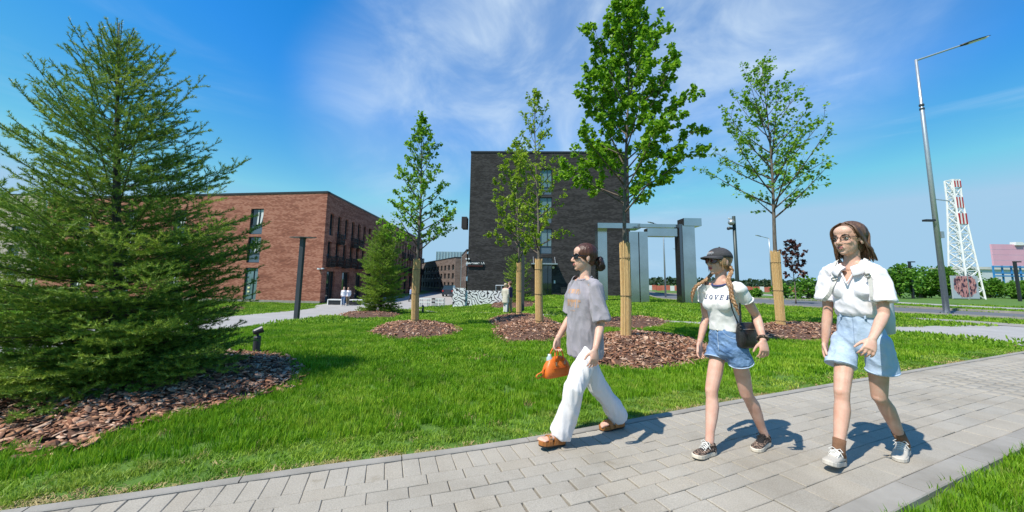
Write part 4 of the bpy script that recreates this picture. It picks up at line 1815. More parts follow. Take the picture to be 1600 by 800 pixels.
b, h, to_ = tree_h((978, 546), (980, 3))
linden(b, h, HZ(978, 330, b), 1.68, 21, 17500, 0.076, 'tallest leafiest linden with straw wrapped trunk behind the woman in grey', to_, HZ(978, 378, b), 0.065, 52, shape=0.88)
b, h, to_ = tree_h((1221, 516), (1192, 96))
linden(b, h, HZ(1221, 340, b), 2.0, 22, 6200, 0.070, 'sparse linden with pale wrapped trunk behind the woman in the cap', to_, HZ(1221, 392, b), 0.085, 48, leaf='linden_leaf', shape=0.88)
b, h, to_ = tree_h((648, 512), (661, 176))
linden(b, h, HZ(648, 390, b), 1.32, 23, 5600, 0.070, 'slim linden with wrapped trunk in front of the brick building', to_, HZ(648, 398, b), 0.075, 54, leaf='linden_leaf', shape=1.1)
b, h, to_ = tree_h((843, 514), (836, 142))
linden(b, h, HZ(843, 395, b), 1.05, 24, 2400, 0.068, 'thin linden with bare upper stem, front one of the pair', to_, HZ(843, 402, b), 0.075, 30, leaf='linden_leaf_pale', shape=0.7)
b, h, to_ = tree_h((811, 498), (808, 222))
linden(b, h, HZ(811, 400, b), 1.38, 25, 7000, 0.074, 'bushy yellow green linden, rear one of the pair before the dark building', to_, HZ(811, 405, b), 0.07, 36, leaf='linden_leaf_pale', shape=0.6)
# small purple-leaved tree across the lawn
b = G(1243, 466.5)
b = AT(1243, 466, 27); b.z = 0
linden(b, HZ(1243, 376, b), HZ(1243, 438, b), 0.95, 26, 800, 0.17, 'small purple leaved tree beyond the road verge', (0, 0), 0.4, 0.05, 18, 'purple_leaf', 'purple_tree', wrap=False, group=None, shape=0.45, low=0.75)


# --- spruces
def spruce(base, H, R, seed, label, nbr, fine=1.0, needle='needle', nlen=0.022, nwid=0.006, nper=26, seg=0.11, droop=0.0, cones=0, name='spruce_tree', group='spruce trees', skirt=0.3, power=0.8, flat=False, squash=1.0, upow=1.25, lean=0.0):
    rng = np.random.default_rng(seed)
    t = empty(name, base, label, 'tree', group)
    b = Vector(base)
    mb = MB()
    mb.tube([b + Vector((0, 0, -0.1)), b + Vector((0.01 + lean * 0.3, 0, H * 0.3)), b + Vector((-0.01 + lean * 0.7, 0, H * 0.7)), b + Vector((lean, 0, H))], [0.03 * H * 0.55, 0.022 * H * 0.5, 0.008 * H * 0.6, 0.006], 8)
    mb.build('trunk', M['spruce_bark'], t, smooth=True)
    br = MB()
    segs = []        # start, end, tone

    def brush(a, e, t0, t1):
        ln = (e - a).length
        k = max(1, round(ln / seg))
        for i in range(k):
            segs.append((a.lerp(e, i / k), a.lerp(e, (i + 1) / k), t0 + (t1 - t0) * (i + 0.5) / k))
    ga = 0.0
    cone_at = []
    for i in range(nbr):
        u = ((i + rng.random()) / nbr) ** upow
        h = skirt + (H * 0.93 - skirt) * u
        ga += 2.399 + rng.normal(0, 0.35)
        env = min(1.0, 1.5 * (1 - h / H) ** power)
        if h < 0.2 * H:
            env *= 0.80 + 0.20 * (h / (0.2 * H))
        el = math.radians(-10 + 72 * (h / H) ** 1.1 + rng.normal(0, 7) - droop)
        L_ = (R * env * rng.uniform(0.60, 1.15) + 0.05) / max(0.5, math.cos(el))
        L_ = min(L_, 0.05 + 0.74 * (H - h) / max(0.2, math.sin(el) + 0.10))
        hd = Vector((math.cos(ga), math.sin(ga) * squash, 0))
        p0 = b + Vector((lean * h / H, 0, h))
        d = hd * math.cos(el) + Vector((0, 0, math.sin(el)))
        p2 = p0 + d * L_ + Vector((0, 0, 0.10 * L_))
        p1 = p0 + d * (L_ * 0.55) - Vector((0, 0, 0.07 * L_))
        if p2.z < b.z + 0.12:
            p2.z = b.z + 0.12 + rng.random() * 0.08
        n = 6
        pts = bez(p0, p1, p2, n)
        br.tube(pts, [max(0.003, 0.011 * H / 5 * (1 - h / H) ** 0.5 * (1 - 0.9 * k / n)) for k in range(n + 1)], 4)
        base_t = np.clip(rng.normal(0.36, 0.12), 0.1, 0.8)
        for k in range(1 if L_ > 0.5 else 0, n):
            brush(pts[k], pts[k + 1], base_t, base_t + (0.35 if k == n - 1 else 0.1))
        side0 = Vector((-hd.y, hd.x, 0)).normalized()
        ntw = max(2, int(L_ / (0.085 / fine) * (1 - 0.35 * u)))
        for k in range(ntw):
            f = 0.16 + 0.82 * (k + rng.random() * 0.6) / ntw
            q = pts[min(n, int(f * n))].lerp(pts[min(n, int(f * n) + 1)], f * n - int(f * n))
            dd = (pts[min(n, int(f * n) + 1)] - pts[int(f * n)]).normalized()
            sgn = 1 if k % 2 else -1
            tl = (0.07 + 0.46 * L_ * (1 - f) ** 0.9 * min(1, f * 3.2)) * rng.uniform(0.7, 1.15)
            td = (dd * rng.uniform(0.65, 0.95) + side0 * sgn * 0.8 + Vector((0, 0, rng.normal(0.10, 0.22)))).normalized()
            e = q + td * tl
            if e.z < b.z + 0.06:
                e.z = b.z + 0.06
            tt = base_t + rng.normal(0.05, 0.1)
            brush(q, e, tt, tt + 0.40)
            if tl > 0.16:
                for g in range(int(tl / 0.075)):
                    w = (g + 0.5 + rng.random() * 0.5) / (int(tl / 0.075) + 0.5)
                    s2 = td.cross(Vector((0, 0, 1))).normalized() * (1 if g % 2 else -1)
                    t2 = (td * 0.8 + s2 * 0.75 + Vector((0, 0, rng.normal(0.08, 0.25)))).normalized()
                    l2 = (0.045 + 0.4 * tl * (1 - w)) * rng.uniform(0.7, 1.2)
                    q2 = q.lerp(e, min(w, 1))
                    brush(q2, q2 + t2 * l2, tt, tt + 0.45)
        if cones and 0.3 < u < 0.85 and rng.random() < 0.25:
            cone_at.append(pts[4] + Vector((0, 0, -0.03)))
    brush(b + Vector((lean * 0.8, 0, H * 0.8)), b + Vector((lean, 0, H)), 0.3, 0.7)
    br.build('branches', M['spruce_bark'], t)
    A = np.array([tuple(q[0]) for q in segs])
    E_ = np.array([tuple(q[1]) for q in segs])
    T = np.array([q[2] for q in segs])
    n = len(A)
    # needles: thin triangles all round each piece of twig, leaning forward
    d = E_ - A
    ln = np.linalg.norm(d, axis=1)[:, None] + 1e-9
    d = d / ln
    ref = np.where(np.abs(d[:, 2:3]) < 0.9, np.array([[0, 0, 1.0]]), np.array([[1.0, 0, 0]]))
    u = np.cross(ref, d)
    u /= np.linalg.norm(u, axis=1)[:, None]
    v = np.cross(d, u)
    f = rng.random((n, nper))
    a = rng.uniform(0, 2 * np.pi, (n, nper))
    rad = u[:, None, :] * np.cos(a)[:, :, None] + v[:, None, :] * np.sin(a)[:, :, None]
    tan = -u[:, None, :] * np.sin(a)[:, :, None] + v[:, None, :] * np.cos(a)[:, :, None]
    root = A[:, None, :] + (E_ - A)[:, None, :] * f[:, :, None]
    nl = nlen * rng.uniform(0.7, 1.15, (n, nper, 1))
    tip = root + (rad * 0.8 + d[:, None, :] * 0.65 + np.array([0, 0, 0.12])) * nl
    wv = (tan * 0.5 + d[:, None, :] * 0.5) * (nwid / 2)
    V = np.stack([root - wv, root + wv, tip], 2).reshape(-1, 3)
    F = np.arange(len(V)).reshape(-1, 3)
    co = np_obj('crown', V, F, M[needle], t, tuple(base))
    tv = np.clip(T[:, None] + rng.normal(0, 0.08, (n, nper)), 0, 1)
    set_fac(co.data, np.repeat(tv.ravel(), 3))
    for c in cone_at[:cones]:
        cm = MB()
        rings = []
        for k in range(9):
            f_ = k / 8
            r = 0.020 * math.sin(math.pi * min(1, f_ * 0.9 + 0.08)) ** 0.7 + (0.003 if k % 2 else 0)
            rings.append([c + Vector((math.cos(q) * r, math.sin(q) * r, -0.11 * f_)) for q in np.linspace(0, 2 * math.pi, 9)[:-1]])
        cm.loft(rings)
        cm.build('cone', M['spruce_bark'], t)
    print('spruce', n, 'segs', len(F), 'tris')
    return t


b = G(178, 612)
spruce(b, HZ(180, 36, b) - b.z, 1.36, 31, 'big dark green spruce in the bark bed on the left', 390, 0.9, nlen=0.033, nwid=0.0110, nper=32, cones=3, power=1.02, upow=2.05, lean=AT(186, 36, b.y).x - b.x)
b = G(594, 491)
spruce(b, HZ(600, 352, b) - b.z, 1.62, 32, 'small bright green spruce beside the plaza in front of the brick building', 230, 0.5, 'needle_lite', nlen=0.09, nwid=0.035, nper=12, seg=0.3, power=0.6)
b = G(808, 476)
spruce(b, HZ(808, 396, b) - b.z, 1.1, 33, 'slim dark evergreen behind the embracing pair by the dark building', 110, 0.4, 'needle', nlen=0.10, nwid=0.035, nper=12, seg=0.3, power=0.55)


# --- bushes and trees across the road
def bush(base, w, h, seed, label, n=1500, lsize=0.22, leaf='bush_leaf', name='bush', cat='bush', group='bushes across the road', stems=7, lobes=9):
    rng = np.random.default_rng(seed)
    t = empty(name, base, label, cat, group)
    b = Vector(base)
    st = MB()
    cl = []
    for i in range(lobes):
        a = rng.uniform(0, 6.28)
        r = w * 0.5 * math.sqrt(rng.random()) * 0.8
        z = h * rng.uniform(0.25, 0.85) * (1 - 0.35 * r / (w * 0.5))
        c = b + Vector((math.cos(a) * r, math.sin(a) * r * 0.7, z))
        cl.append((c, h * rng.uniform(0.16, 0.28)))
        st.tube([b + Vector((rng.normal(0, w * 0.04), rng.normal(0, w * 0.04), -0.05)), b.lerp(c, 0.5) + Vector((0, 0, 0.1 * h)), c], [0.018 * h, 0.012 * h, 0.004 * h], 5)
    st.build('stems', M['bark'], t)
    P, D = [], []
    for i in range(n):
        c, r = cl[rng.integers(0, lobes)]
        d = rng.normal(0, 1, 3)
        d /= np.linalg.norm(d)
        rr = r * rng.random() ** 0.35 * (1.0 + 0.35 * rng.random())
        P.append(np.array(c) + d * rr * np.array([1.1, 1.0, 0.95]))
        D.append(d + rng.normal(0, 0.5, 3))
    P = np.array(P)
    P[:, 2] = np.maximum(P[:, 2], b.z + 0.05)
    V, F = leaves_mesh(P, np.array(D), lsize, rng, 1.0)
    co = np_obj('crown', V, F, M[leaf], t, tuple(base))
    set_fac(co.data, np.repeat(np.clip(rng.normal(0.5, 0.2, n), 0, 1), 8))
    return t


places = ['bushy green tree left of the black lamp post across the road', 'round green tree right of the black lamp post across the road',
          'green thicket left of the tall galvanised lamp post', 'dense green thicket between lamp post and lattice tower',
          'green bush just right of the lattice tower', 'broad green bush under the pink billboard',
          'dark green bush beside the rightmost lamp post', 'green bush at the right edge of the picture across the road']
for i, (px, yt, Y, w) in enumerate([(1400, 404, 44, 3.2), (1436, 414, 47, 3.0), (1474, 413, 46, 3.0), (1498, 418, 50, 3.4), (1550, 436, 52, 5.5), (1580, 433, 50, 4.6), (1606, 437, 47, 4.6), (1640, 430, 46, 6)]):
    p = AT(px, 440, Y)
    p.z = 0
    bush(p, w, HZ(px, yt, p), 50 + i, places[i], 2600, 0.26)
for i, (px, yt, Y, w, lab) in enumerate([(1262, 429, 36, 3.0, 'green conifer bush behind the purple tree'), (1228, 437, 36, 2.6, 'low green bush left behind the purple tree'), (1178, 450, 40, 2.2, 'small round bush by the far red barrier'), (1296, 443, 40, 2.6, 'far green bush half hidden by the woman in white')]):
    p = AT(px, 440, Y)
    p.z = 0
    bush(p, w, HZ(px, yt, p), 70 + i, lab, 700, 0.22)
# far woodland: reads as one dark line along the horizon
rng = np.random.default_rng(5)
P, D = [], []
for i in range(5200):
    px = rng.uniform(985, 1750)
    Y = rng.uniform(250, 300)
    x = (px - 800) / 560 * Y
    hmax = 4.2 + 1.6 * mnoise.noise(Vector((x * 0.08, 3, 0))) + 1.2 * rng.random()
    P.append((x, Y, hmax * rng.random() ** 0.7))
    D.append(rng.normal(0, 1, 3))
V, F = leaves_mesh(np.array(P), np.array(D), 2.2, rng, 1.2)
fo = np_obj('far_woodland', V, F, leaf_material('far_wood_leaf', (0.022, 0.045, 0.022), (0.035, 0.065, 0.03), (0.055, 0.09, 0.04), 0.2))
set_fac(fo.data, np.repeat(np.clip(rng.normal(0.5, 0.2, 5200), 0, 1), 8))
tag(fo, 'dark line of woodland along the horizon', 'woodland', kind='stuff')
# ------------------------------------------------------------------ street furniture
M['post_grey'] = mat('anthracite_powder_coat', (0.035, 0.042, 0.050), 0.45, (0.045, 0.052, 0.06), 6, 3)
M['post_green'] = mat('dark_green_grey_metal', (0.035, 0.055, 0.055), 0.45)
M['luminaire'] = mat('luminaire_plate', (0.10, 0.10, 0.105), 0.5)


def path_post(px, py, toppy, label):
    b = G(px, py)
    z1 = HZ(px, toppy, b)
    o = empty('lamp_post', b, label, 'lamp post', 'square path lamps')
    mb = MB()
    mb.box((b.x, b.y, (b.z + z1) / 2 - 0.05), (0.16, 0.16, z1 - b.z + 0.1))
    mb.build('post', M['post_grey'], o)
    mb = MB()
    mb.box((b.x, b.y, z1 + 0.03), (0.19, 0.19, 0.05))
    mb.build('cap', M['post_grey'], o)
    mb = MB()
    n = 20
    r = 0.56
    rings = []
    for zz, rr in ((z1 + 0.056, r * 0.97), (z1 + 0.066, r), (z1 + 0.082, r), (z1 + 0.092, r * 0.6)):
        rings.append([(b.x + rr * math.cos(2 * math.pi * k / n), b.y + 0.45 * rr * math.sin(2 * math.pi * k / n), zz) for k in range(n)])
    mb.loft(rings)
    mb.build('lamp_plate', M['luminaire'], o)
    mb = MB()
    mb.box((b.x, b.y, b.z + 0.012), (0.30, 0.30, 0.024))
    mb.build('base_plate', M['post_grey'], o)


path_post(463, 500.5, 373.5, 'dark square lamp post with flat top plate before the brick building')
path_post(816.5, 488, 380, 'dark slim lamp post standing behind the embracing pair')


def spotlight(px, py, h, label, yaw=0.6):
    b = G(px, py)
    o = empty('garden_spotlight', b, label, 'spotlight', 'low garden spotlights')
    mb = MB()
    mb.tube([(b.x, b.y, b.z - 0.03), (b.x, b.y, b.z + h * 0.62), (b.x, b.y, b.z + h * 0.66)], [h * 0.125, h * 0.125, h * 0.10], 14)
    mb.build('body', M['post_grey'], o)
    mb = MB()
    mb.tube([(b.x, b.y, b.z + h * 0.64), (b.x, b.y, b.z + h * 0.80)], h * 0.045, 8)
    mb.build('stem', M['post_grey'], o)
    d = Vector((math.cos(yaw), math.sin(yaw), 0.42)).normalized()
    c = Vector((b.x, b.y, b.z + h * 0.86))
    mb = MB()
    mb.tube([c - d * h * 0.17, c - d * h * 0.12, c + d * h * 0.12, c + d * h * 0.17], [h * 0.07, h * 0.115, h * 0.135, h * 0.14], 12)
    ho = mb.build('lamp_head', M['post_grey'], o)
    mb = MB()
    mb.tube([c + d * h * 0.165, c + d * h * 0.176], h * 0.11, 12)
    mb.build('lens', M['glass'], ho)


spotlight(400, 552, 0.46, 'low dark garden spotlight on the lawn beside the big bark bed')
spotlight(660.5, 489.5, 0.55, 'low dark garden spotlight beside the slim linden', 2.2)
spotlight(808, 466, 0.5, 'low dark spotlight near the evergreen', 2.2) if False else None


def street_lamp(px, py, toppy, arm_px, label, Y=None, rad=0.11, detail=False, group='street lamps along the road', arm_drop=0.0):
    b = G(px, py)
    if Y is not None:
        b = AT(px, py, Y)
        b.z = zt(b.x, b.y)
    z1 = HZ(px, toppy, b)
    o = empty('street_lamp', b, label, 'street lamp', group)
    mb = MB()
    zj = b.z + (z1 - b.z) * 0.80
    mb.tube([(b.x, b.y, b.z - 0.1), (b.x, b.y, zj - 0.05), (b.x, b.y, zj), (b.x, b.y, z1)], [rad, rad * 0.72, rad * 0.55, rad * 0.48], 12)
    mb.build('pole', M['steel'], o, smooth=True)
    mb = MB()
    L_ = arm_px
    dr = Vector((0.94, -0.34, 0)) if L_ > 0 else Vector((-0.94, 0.1, 0))
    L_ = abs(L_)
    a0 = Vector((b.x, b.y, z1 - 0.05))
    a1 = a0 + dr * (L_ * 0.62) + Vector((0, 0, 0.16 * L_))
    mb.tube([a0, a1], [rad * 0.42, rad * 0.36], 8)
    mb.build('arm', M['steel'], o)
    mb = MB()
    d = (a1 - a0).normalized()
    q = d.cross(Vector((0, 0, 1))).normalized()
    rings = []
    for t, w, h in ((0, 0.05, 0.05), (0.12, 0.10, 0.06), (0.25, 0.16, 0.055), (0.6, 0.17, 0.04), (0.85, 0.12, 0.022), (1.0, 0.04, 0.01)):
        c = a1 + d * (t * L_ * 0.42 - 0.05)
        u = q.cross(d).normalized()
        rings.append([c + q * (w * math.cos(2 * math.pi * k / 10)) + u * (h * math.sin(2 * math.pi * k / 10)) for k in range(10)])
    mb.loft(rings)
    ho = mb.build('lamp_head', M['post_grey'], o, smooth=True)
    mb = MB()
    c = a1 + d * (0.42 * L_ * 0.52)
    mb.obox(c - q.cross(d).normalized() * 0.042, d * (0.14 * L_), q * 0.11, q.cross(d).normalized() * 0.008)
    mb.build('lens', M['lamp_glass'], ho)
    if detail:
        for k in range(2):
            mb = MB()
            zz = zj + 0.12 - 0.22 * k
            mb.tube([(b.x, b.y, zz - 0.05), (b.x, b.y, zz + 0.05)], rad * 0.85, 10)
            mb.build('collar', M['post_grey'], o)
        mb = MB()
        mb.box((b.x, b.y, b.z + 0.02), (0.42, 0.42, 0.035))
        mb.build('base_plate', M['steel'], o)
        for sx in (-1, 1):
            for sy in (-1, 1):
                mb = MB()
                mb.tube([(b.x + sx * 0.15, b.y + sy * 0.15, b.z + 0.03), (b.x + sx * 0.15, b.y + sy * 0.15, b.z + 0.10)], 0.025, 6)
                mb.build('bolt', M['post_grey'], o)
        # little floodlight, junction box and side bracket
        zf = HZ(1462, 345, b)
        mb = MB()
        mb.bar((b.x, b.y, zf), (b.x - 0.55, b.y - 0.05, zf + 0.02), 0.04)
        mb.box((b.x - 0.42, b.y - 0.06, zf), (0.5, 0.2, 0.10))
        mb.build('floodlight', M['dark_metal'], o)
        zf = HZ(1464, 367, b)
        mb = MB()
        mb.box((b.x + 0.14, b.y - 0.05, zf), (0.16, 0.16, 0.34))
        mb.build('junction_box', M['steel'], o)
        zf = HZ(1464, 311, b)
        mb = MB()
        mb.bar((b.x, b.y, zf), (b.x + 0.75, b.y - 0.1, zf - 0.12), 0.045)
        mb.build('bracket', M['steel'], o)
    return o


street_lamp(1479.5, 491, 94, 3.0, 'tall galvanised street lamp on the verge at the right', rad=0.125, detail=True)
street_lamp(1207, 456, 372, -1.9, 'thin far street lamp left of the sparse linden', Y=52, rad=0.13)
street_lamp(1040, 462, 352, -1.6, 'thin street lamp seen through the steel gateway', Y=36, rad=0.09)
street_lamp(1065, 451, 391, -1.7, 'farthest tiny street lamp seen through the steel gateway', Y=85, rad=0.13)


def dark_post(px, py, toppy, Y, label, side=-1):
    b = AT(px, py, Y)
    b.z = 0
    z1 = HZ(px, toppy, b)
    o = empty('lamp_post', b, label, 'lamp post', 'black post lamps across the road')
    mb = MB()
    mb.box((b.x, b.y, z1 / 2), (0.20, 0.20, z1))
    mb.build('post', M['dark_metal'], o)
    mb = MB()
    mb.box((b.x + side * 0.25, b.y, z1 + 0.06), (0.7, 0.24, 0.12))
    mb.build('lamp_head', M['dark_metal'], o)


dark_post(1427, 466, 410, 43, 'black lamp post among the bushes left of the lattice tower', 1)
dark_post(1594, 470, 410, 39, 'black lamp post at the right edge in front of the pink billboard', 1)
dark_post(1209, 458, 411, 46, 'short black post beside the thin far street lamp', 1)

# pole with a ball spotlight behind the woman in the cap
b = G(1156, 509)
o = empty('spotlight_pole', b, 'slim dark pole with round spotlights behind the woman in the cap', 'lamp post')
z1 = HZ(1156, 338, b)
mb = MB()
mb.tube([(b.x, b.y, b.z - 0.1), (b.x, b.y, z1)], [0.062, 0.052], 12)
mb.build('pole', M['post_green'], o, smooth=True)
for dz, dx in ((-0.22, -0.10), (-0.42, -0.10)):
    mb = MB()
    if dz > -0.3:
        mb.ell((b.x + dx - 0.02, b.y - 0.05, z1 + dz), (0.105, 0, 0), (0, 0.105, 0), (0, 0, 0.105), 12, 8)
        mb.bar((b.x, b.y, z1 + dz + 0.1), (b.x - 0.22, b.y - 0.05, z1 + dz + 0.13), 0.035)
    else:
        mb.tube([(b.x, b.y, z1 + dz), (b.x - 0.18, b.y - 0.05, z1 + dz), (b.x - 0.26, b.y - 0.08, z1 + dz - 0.02)], [0.03, 0.05, 0.055], 8)
    mb.build('lamp_head', M['steel'] if dz > -0.3 else M['post_grey'], o, smooth=True)

# ------------------------------------------------------------------ lattice tower, banner, billboard
YT = 44.0
bl, brr = AT(1494, 470, YT + 1.4), AT(1529, 470, YT + 1.4)
tb = Vector(((bl.x + brr.x) / 2, YT + 1.4, 0))
ttop = HZ(1511, 277, Vector((tb.x, YT, 0)))
tw = empty('lattice_tower', tb, 'red and white banded lattice tower standing behind the photo banner', 'tower')
w0, w1 = 1.0, 0.44


def tw_c(z, sx, sy):
    f = z / ttop
    hw = w0 + (w1 - w0) * min(1, f * 1.25)
    return Vector((tb.x + sx * hw, tb.y + sy * hw, z))


for sx in (-1, 1):
    for sy in (-1, 1):
        mb = MB()
        mb.tube([tw_c(z, sx, sy) for z in np.linspace(-0.1, ttop, 7)], 0.10, 6)
        mb.build('leg', M['white_paint'], tw)
nl = 13
lv = [ttop * (i / nl) for i in range(nl + 1)]
for face in range(4):
    mb = MB()
    cs = [((-1, -1), (1, -1)), ((1, -1), (1, 1)), ((1, 1), (-1, 1)), ((-1, 1), (-1, -1))][face]
    for i in range(nl):
        a0, b0 = tw_c(lv[i], *cs[0]), tw_c(lv[i], *cs[1])
        a1, b1 = tw_c(lv[i + 1], *cs[0]), tw_c(lv[i + 1], *cs[1])
        mb.bar(a1, b1, 0.085)
        mb.bar(a0, b1, 0.075)
        mb.bar(b0, a1, 0.075)
    o_ = mb.build('bracing', M['white_paint'], tw)
    tag(o_, kind='stuff')
for (ya, yb) in ((279, 289), (305, 322), (331, 348)):
    za, zb_ = HZ(1490, ya, Vector((tb.x, YT, 0))), HZ(1492, yb, Vector((tb.x, YT, 0)))
    n = 5
    for i in range(n):
        f0, f1 = i / n, (i + 1) / n
        c0, c1 = tw_c(zb_ + (za - zb_) * f0, -1, -1), tw_c(zb_ + (za - zb_) * f1, 1, -1)
        mb = MB()
        m0, m1 = tw_c((za + zb_) / 2, -1, -1), tw_c((za + zb_) / 2, 1, -1)
        x0, x1 = m0.x + (m1.x - m0.x) * f0, m0.x + (m1.x - m0.x) * f1
        sl = (x1 - x0)
        mb.add([(x0, m0.y - 0.12, zb_), (x1, m0.y - 0.12, zb_), (x1 + 0.0, m0.y - 0.12, za), (x0 + 0.0, m0.y - 0.12, za),
                (x0, m0.y - 0.06, zb_), (x1, m0.y - 0.06, zb_), (x1, m0.y - 0.06, za), (x0, m0.y - 0.06, za)],
               [(0, 1, 2, 3), (5, 4, 7, 6), (0, 4, 5, 1), (1, 5, 6, 2), (2, 6, 7, 3), (3, 7, 4, 0)])
        mb.build('stripe_panel', M['red_paint'] if i % 2 == 0 else M['white_paint'], tw)


def print_material():
    """weathered photo print: a heart-shaped crowd of pink and dark blotches on grey"""
    mt = bpy.data.materials.new('photo_print')
    nt, N, L = nodes_of(mt)
    o = N.new('ShaderNodeOutputMaterial')
    b = N.new('ShaderNodeBsdfPrincipled')
    t = N.new('ShaderNodeTexCoord')
    vo = N.new('ShaderNodeTexNoise')
    vo.inputs['Scale'].default_value = 2.6
    vo.inputs['Detail'].default_value = 3
    mp = N.new('ShaderNodeMapping')
    mp.inputs['Scale'].default_value = (1.5, 1, 0.7)
    L.new(t.outputs['Object'], mp.inputs[0])
    L.new(mp.outputs[0], vo.inputs['Vector'])
    c = ramp(nt, vo.outputs[0], [(0.36, (0.015, 0.02, 0.06)), (0.46, (0.10, 0.03, 0.05)), (0.52, (0.62, 0.30, 0.27)), (0.62, (0.45, 0.16, 0.2)), (0.72, (0.75, 0.5, 0.5))])
    gr = N.new('ShaderNodeTexGradient')
    gr.gradient_type = 'SPHERICAL'
    mp2 = N.new('ShaderNodeMapping')
    mp2.inputs['Location'].default_value = (0, 0, -0.12)
    mp2.inputs['Scale'].default_value = (0.62, 0.1, 0.60)
    L.new(t.outputs['Object'], mp2.inputs[0])
    L.new(mp2.outputs[0], gr.inputs[0])
    n2 = N.new('ShaderNodeTexNoise')
    n2.inputs['Scale'].default_value = 3
    L.new(t.outputs['Object'], n2.inputs['Vector'])
    ad = N.new('ShaderNodeMath')
    ad.operation = 'MULTIPLY_ADD'
    L.new(n2.outputs[0], ad.inputs[0])
    ad.inputs[1].default_value = 0.35
    L.new(gr.outputs['Fac'], ad.inputs[2])
    gt = N.new('ShaderNodeMapRange')
    gt.inputs[1].default_value = 0.30
    gt.inputs[2].default_value = 0.36
    L.new(ad.outputs[0], gt.inputs[0])
    mx = N.new('ShaderNodeMix')
    mx.data_type = 'RGBA'
    L.new(gt.outputs[0], mx.inputs[0])
    mx.inputs[6].default_value = (0.42, 0.46, 0.52, 1)
    L.new(c, mx.inputs[7])
    L.new(mx.outputs[2], b.inputs['Base Color'])
    b.inputs['Roughness'].default_value = 0.6
    L.new(b.outputs[0], o.inputs[0])
    return mt


M['print'] = print_material()
M['sheet_metal'] = mat('grey_profiled_sheet', (0.36, 0.40, 0.45), 0.5, (0.44, 0.48, 0.53), 2, 3)
ba, bb_ = AT(1489, 470, YT - 1.5), AT(1531, 470, YT - 1.5)
bz1, bz0 = AT(1510, 431, YT - 1.5).z, 0.05
bo = empty('photo_banner', ((ba.x + bb_.x) / 2, YT - 1.5, 0), 'grey metal hoarding with a pink and dark crowd photo at the tower foot', 'banner')
W_ = bb_.x - ba.x
for i in range(6):
    x = ba.x + W_ * (i + 0.5) / 6
    mb = MB()
    mb.box((x, YT - 1.5, (bz0 + bz1) / 2), (W_ / 6 - 0.02, 0.08, bz1 - bz0))
    mb.build('sheet', M['sheet_metal'], bo)
mb = MB()
mb.box(((ba.x + bb_.x) / 2, YT - 1.56, (bz0 + bz1) / 2), (W_ * 0.98, 0.03, (bz1 - bz0) * 0.96))
mb.build('print', M['print'], bo, origin=((ba.x + bb_.x) / 2, YT - 1.56, (bz0 + bz1) / 2))
for f in (0.6,):
    mb = MB()
    mb.box((ba.x + W_ * f, YT - 1.62, (bz0 + bz1) / 2 + 0.1), (0.09, 0.06, bz1 - bz0 + 0.2))
    mb.build('post', M['steel'], bo)

YP = 78.0
pa, pb_ = AT(1552, 415, YP), AT(1660, 383, YP)
M['pink'] = mat('faded_pink_print', (0.66, 0.34, 0.44), 0.7, (0.72, 0.40, 0.50), 0.25, 5)
M['blue_steel'] = mat('blue_steelwork', (0.03, 0.19, 0.45), 0.5, (0.05, 0.25, 0.52), 1, 3)
pk = empty('pink_billboard', ((pa.x + pb_.x) / 2, YP, 0), 'large faded pink billboard on blue steelwork at the right edge', 'billboard')
rowh = (pb_.z - pa.z) / 4
for i in range(4):
    mb = MB()
    mb.box(((pa.x + pb_.x) / 2, YP, pa.z + rowh * (i + 0.5)), (pb_.x - pa.x, 0.3, rowh - 0.05))
    mb.build('panel', M['pink'], pk)
zb0 = AT(1552, 431, YP).z
for i in range(9):
    x = pa.x + (pb_.x - pa.x) * i / 8
    mb = MB()
    mb.box((x, YP + 0.1, (pa.z + 0) / 2 - 0.02), (0.22, 0.22, pa.z))
    mb.build('post', M['blue_steel'], pk)
for z_ in (pa.z - 0.25, zb0 + 0.6, zb0):
    mb = MB()
    mb.box(((pa.x + pb_.x) / 2, YP + 0.0, z_), (pb_.x - pa.x, 0.5, 0.28))
    mb.build('rail', M['blue_steel'], pk)
c = AT(1588, 381, YP)
mb = MB()
mb.box(c, (1.5, 1.0, 0.7))
mb.box(c + Vector((1.0, 0, -0.05)), (0.5, 0.7, 0.5))
mb.build('equipment_box', M['white_paint'], pk)
# white flat roofed shed far off on the right
s0_, s1_ = AT(1512, 440, 115), AT(1640, 440, 115)
sh = empty('far_shed', ((s0_.x + s1_.x) / 2, 118, 0), 'long low pale grey shed far behind the bushes on the right', 'building')
zs = AT(1540, 421, 115).z
mb = MB()
mb.box(((s0_.x + s1_.x) / 2, 120, zs / 2), (s1_.x - s0_.x, 10, zs))
mb.build('wall', mat('pale_cladding', (0.55, 0.58, 0.62), 0.6, (0.62, 0.64, 0.67), 0.1, 3), sh)
mb = MB()
mb.box(((s0_.x + s1_.x) / 2, 119.9, zs + 0.4), (s1_.x - s0_.x + 0.6, 10.6, 0.8))
mb.build('roof', mat('pale_roof_edge', (0.68, 0.64, 0.60), 0.6, (0.5, 0.48, 0.47), 0.3, 3), sh)

# red construction fence along the far verge
M['orange_net'] = mat('red_orange_netting', (0.50, 0.10, 0.06), 0.7, (0.60, 0.20, 0.14), 0.5, 4)
fe = empty('barrier_fence', AT(1100, 456, 66), 'long low red and white barrier across the far field', 'fence')
k = 0
for px in np.arange(1012, 1300, 7.0):
    a, b2 = AT(px, 455, 66), AT(px + 6.6, 455, 66)
    mb = MB()
    mb.box(((a.x + b2.x) / 2, 66, 0.55 + 0.06 * math.sin(k * 2.1)), (b2.x - a.x, 0.25, 0.9))
    mb.build('panel', M['orange_net'] if k % 5 else M['white_paint'], fe)
    k += 1

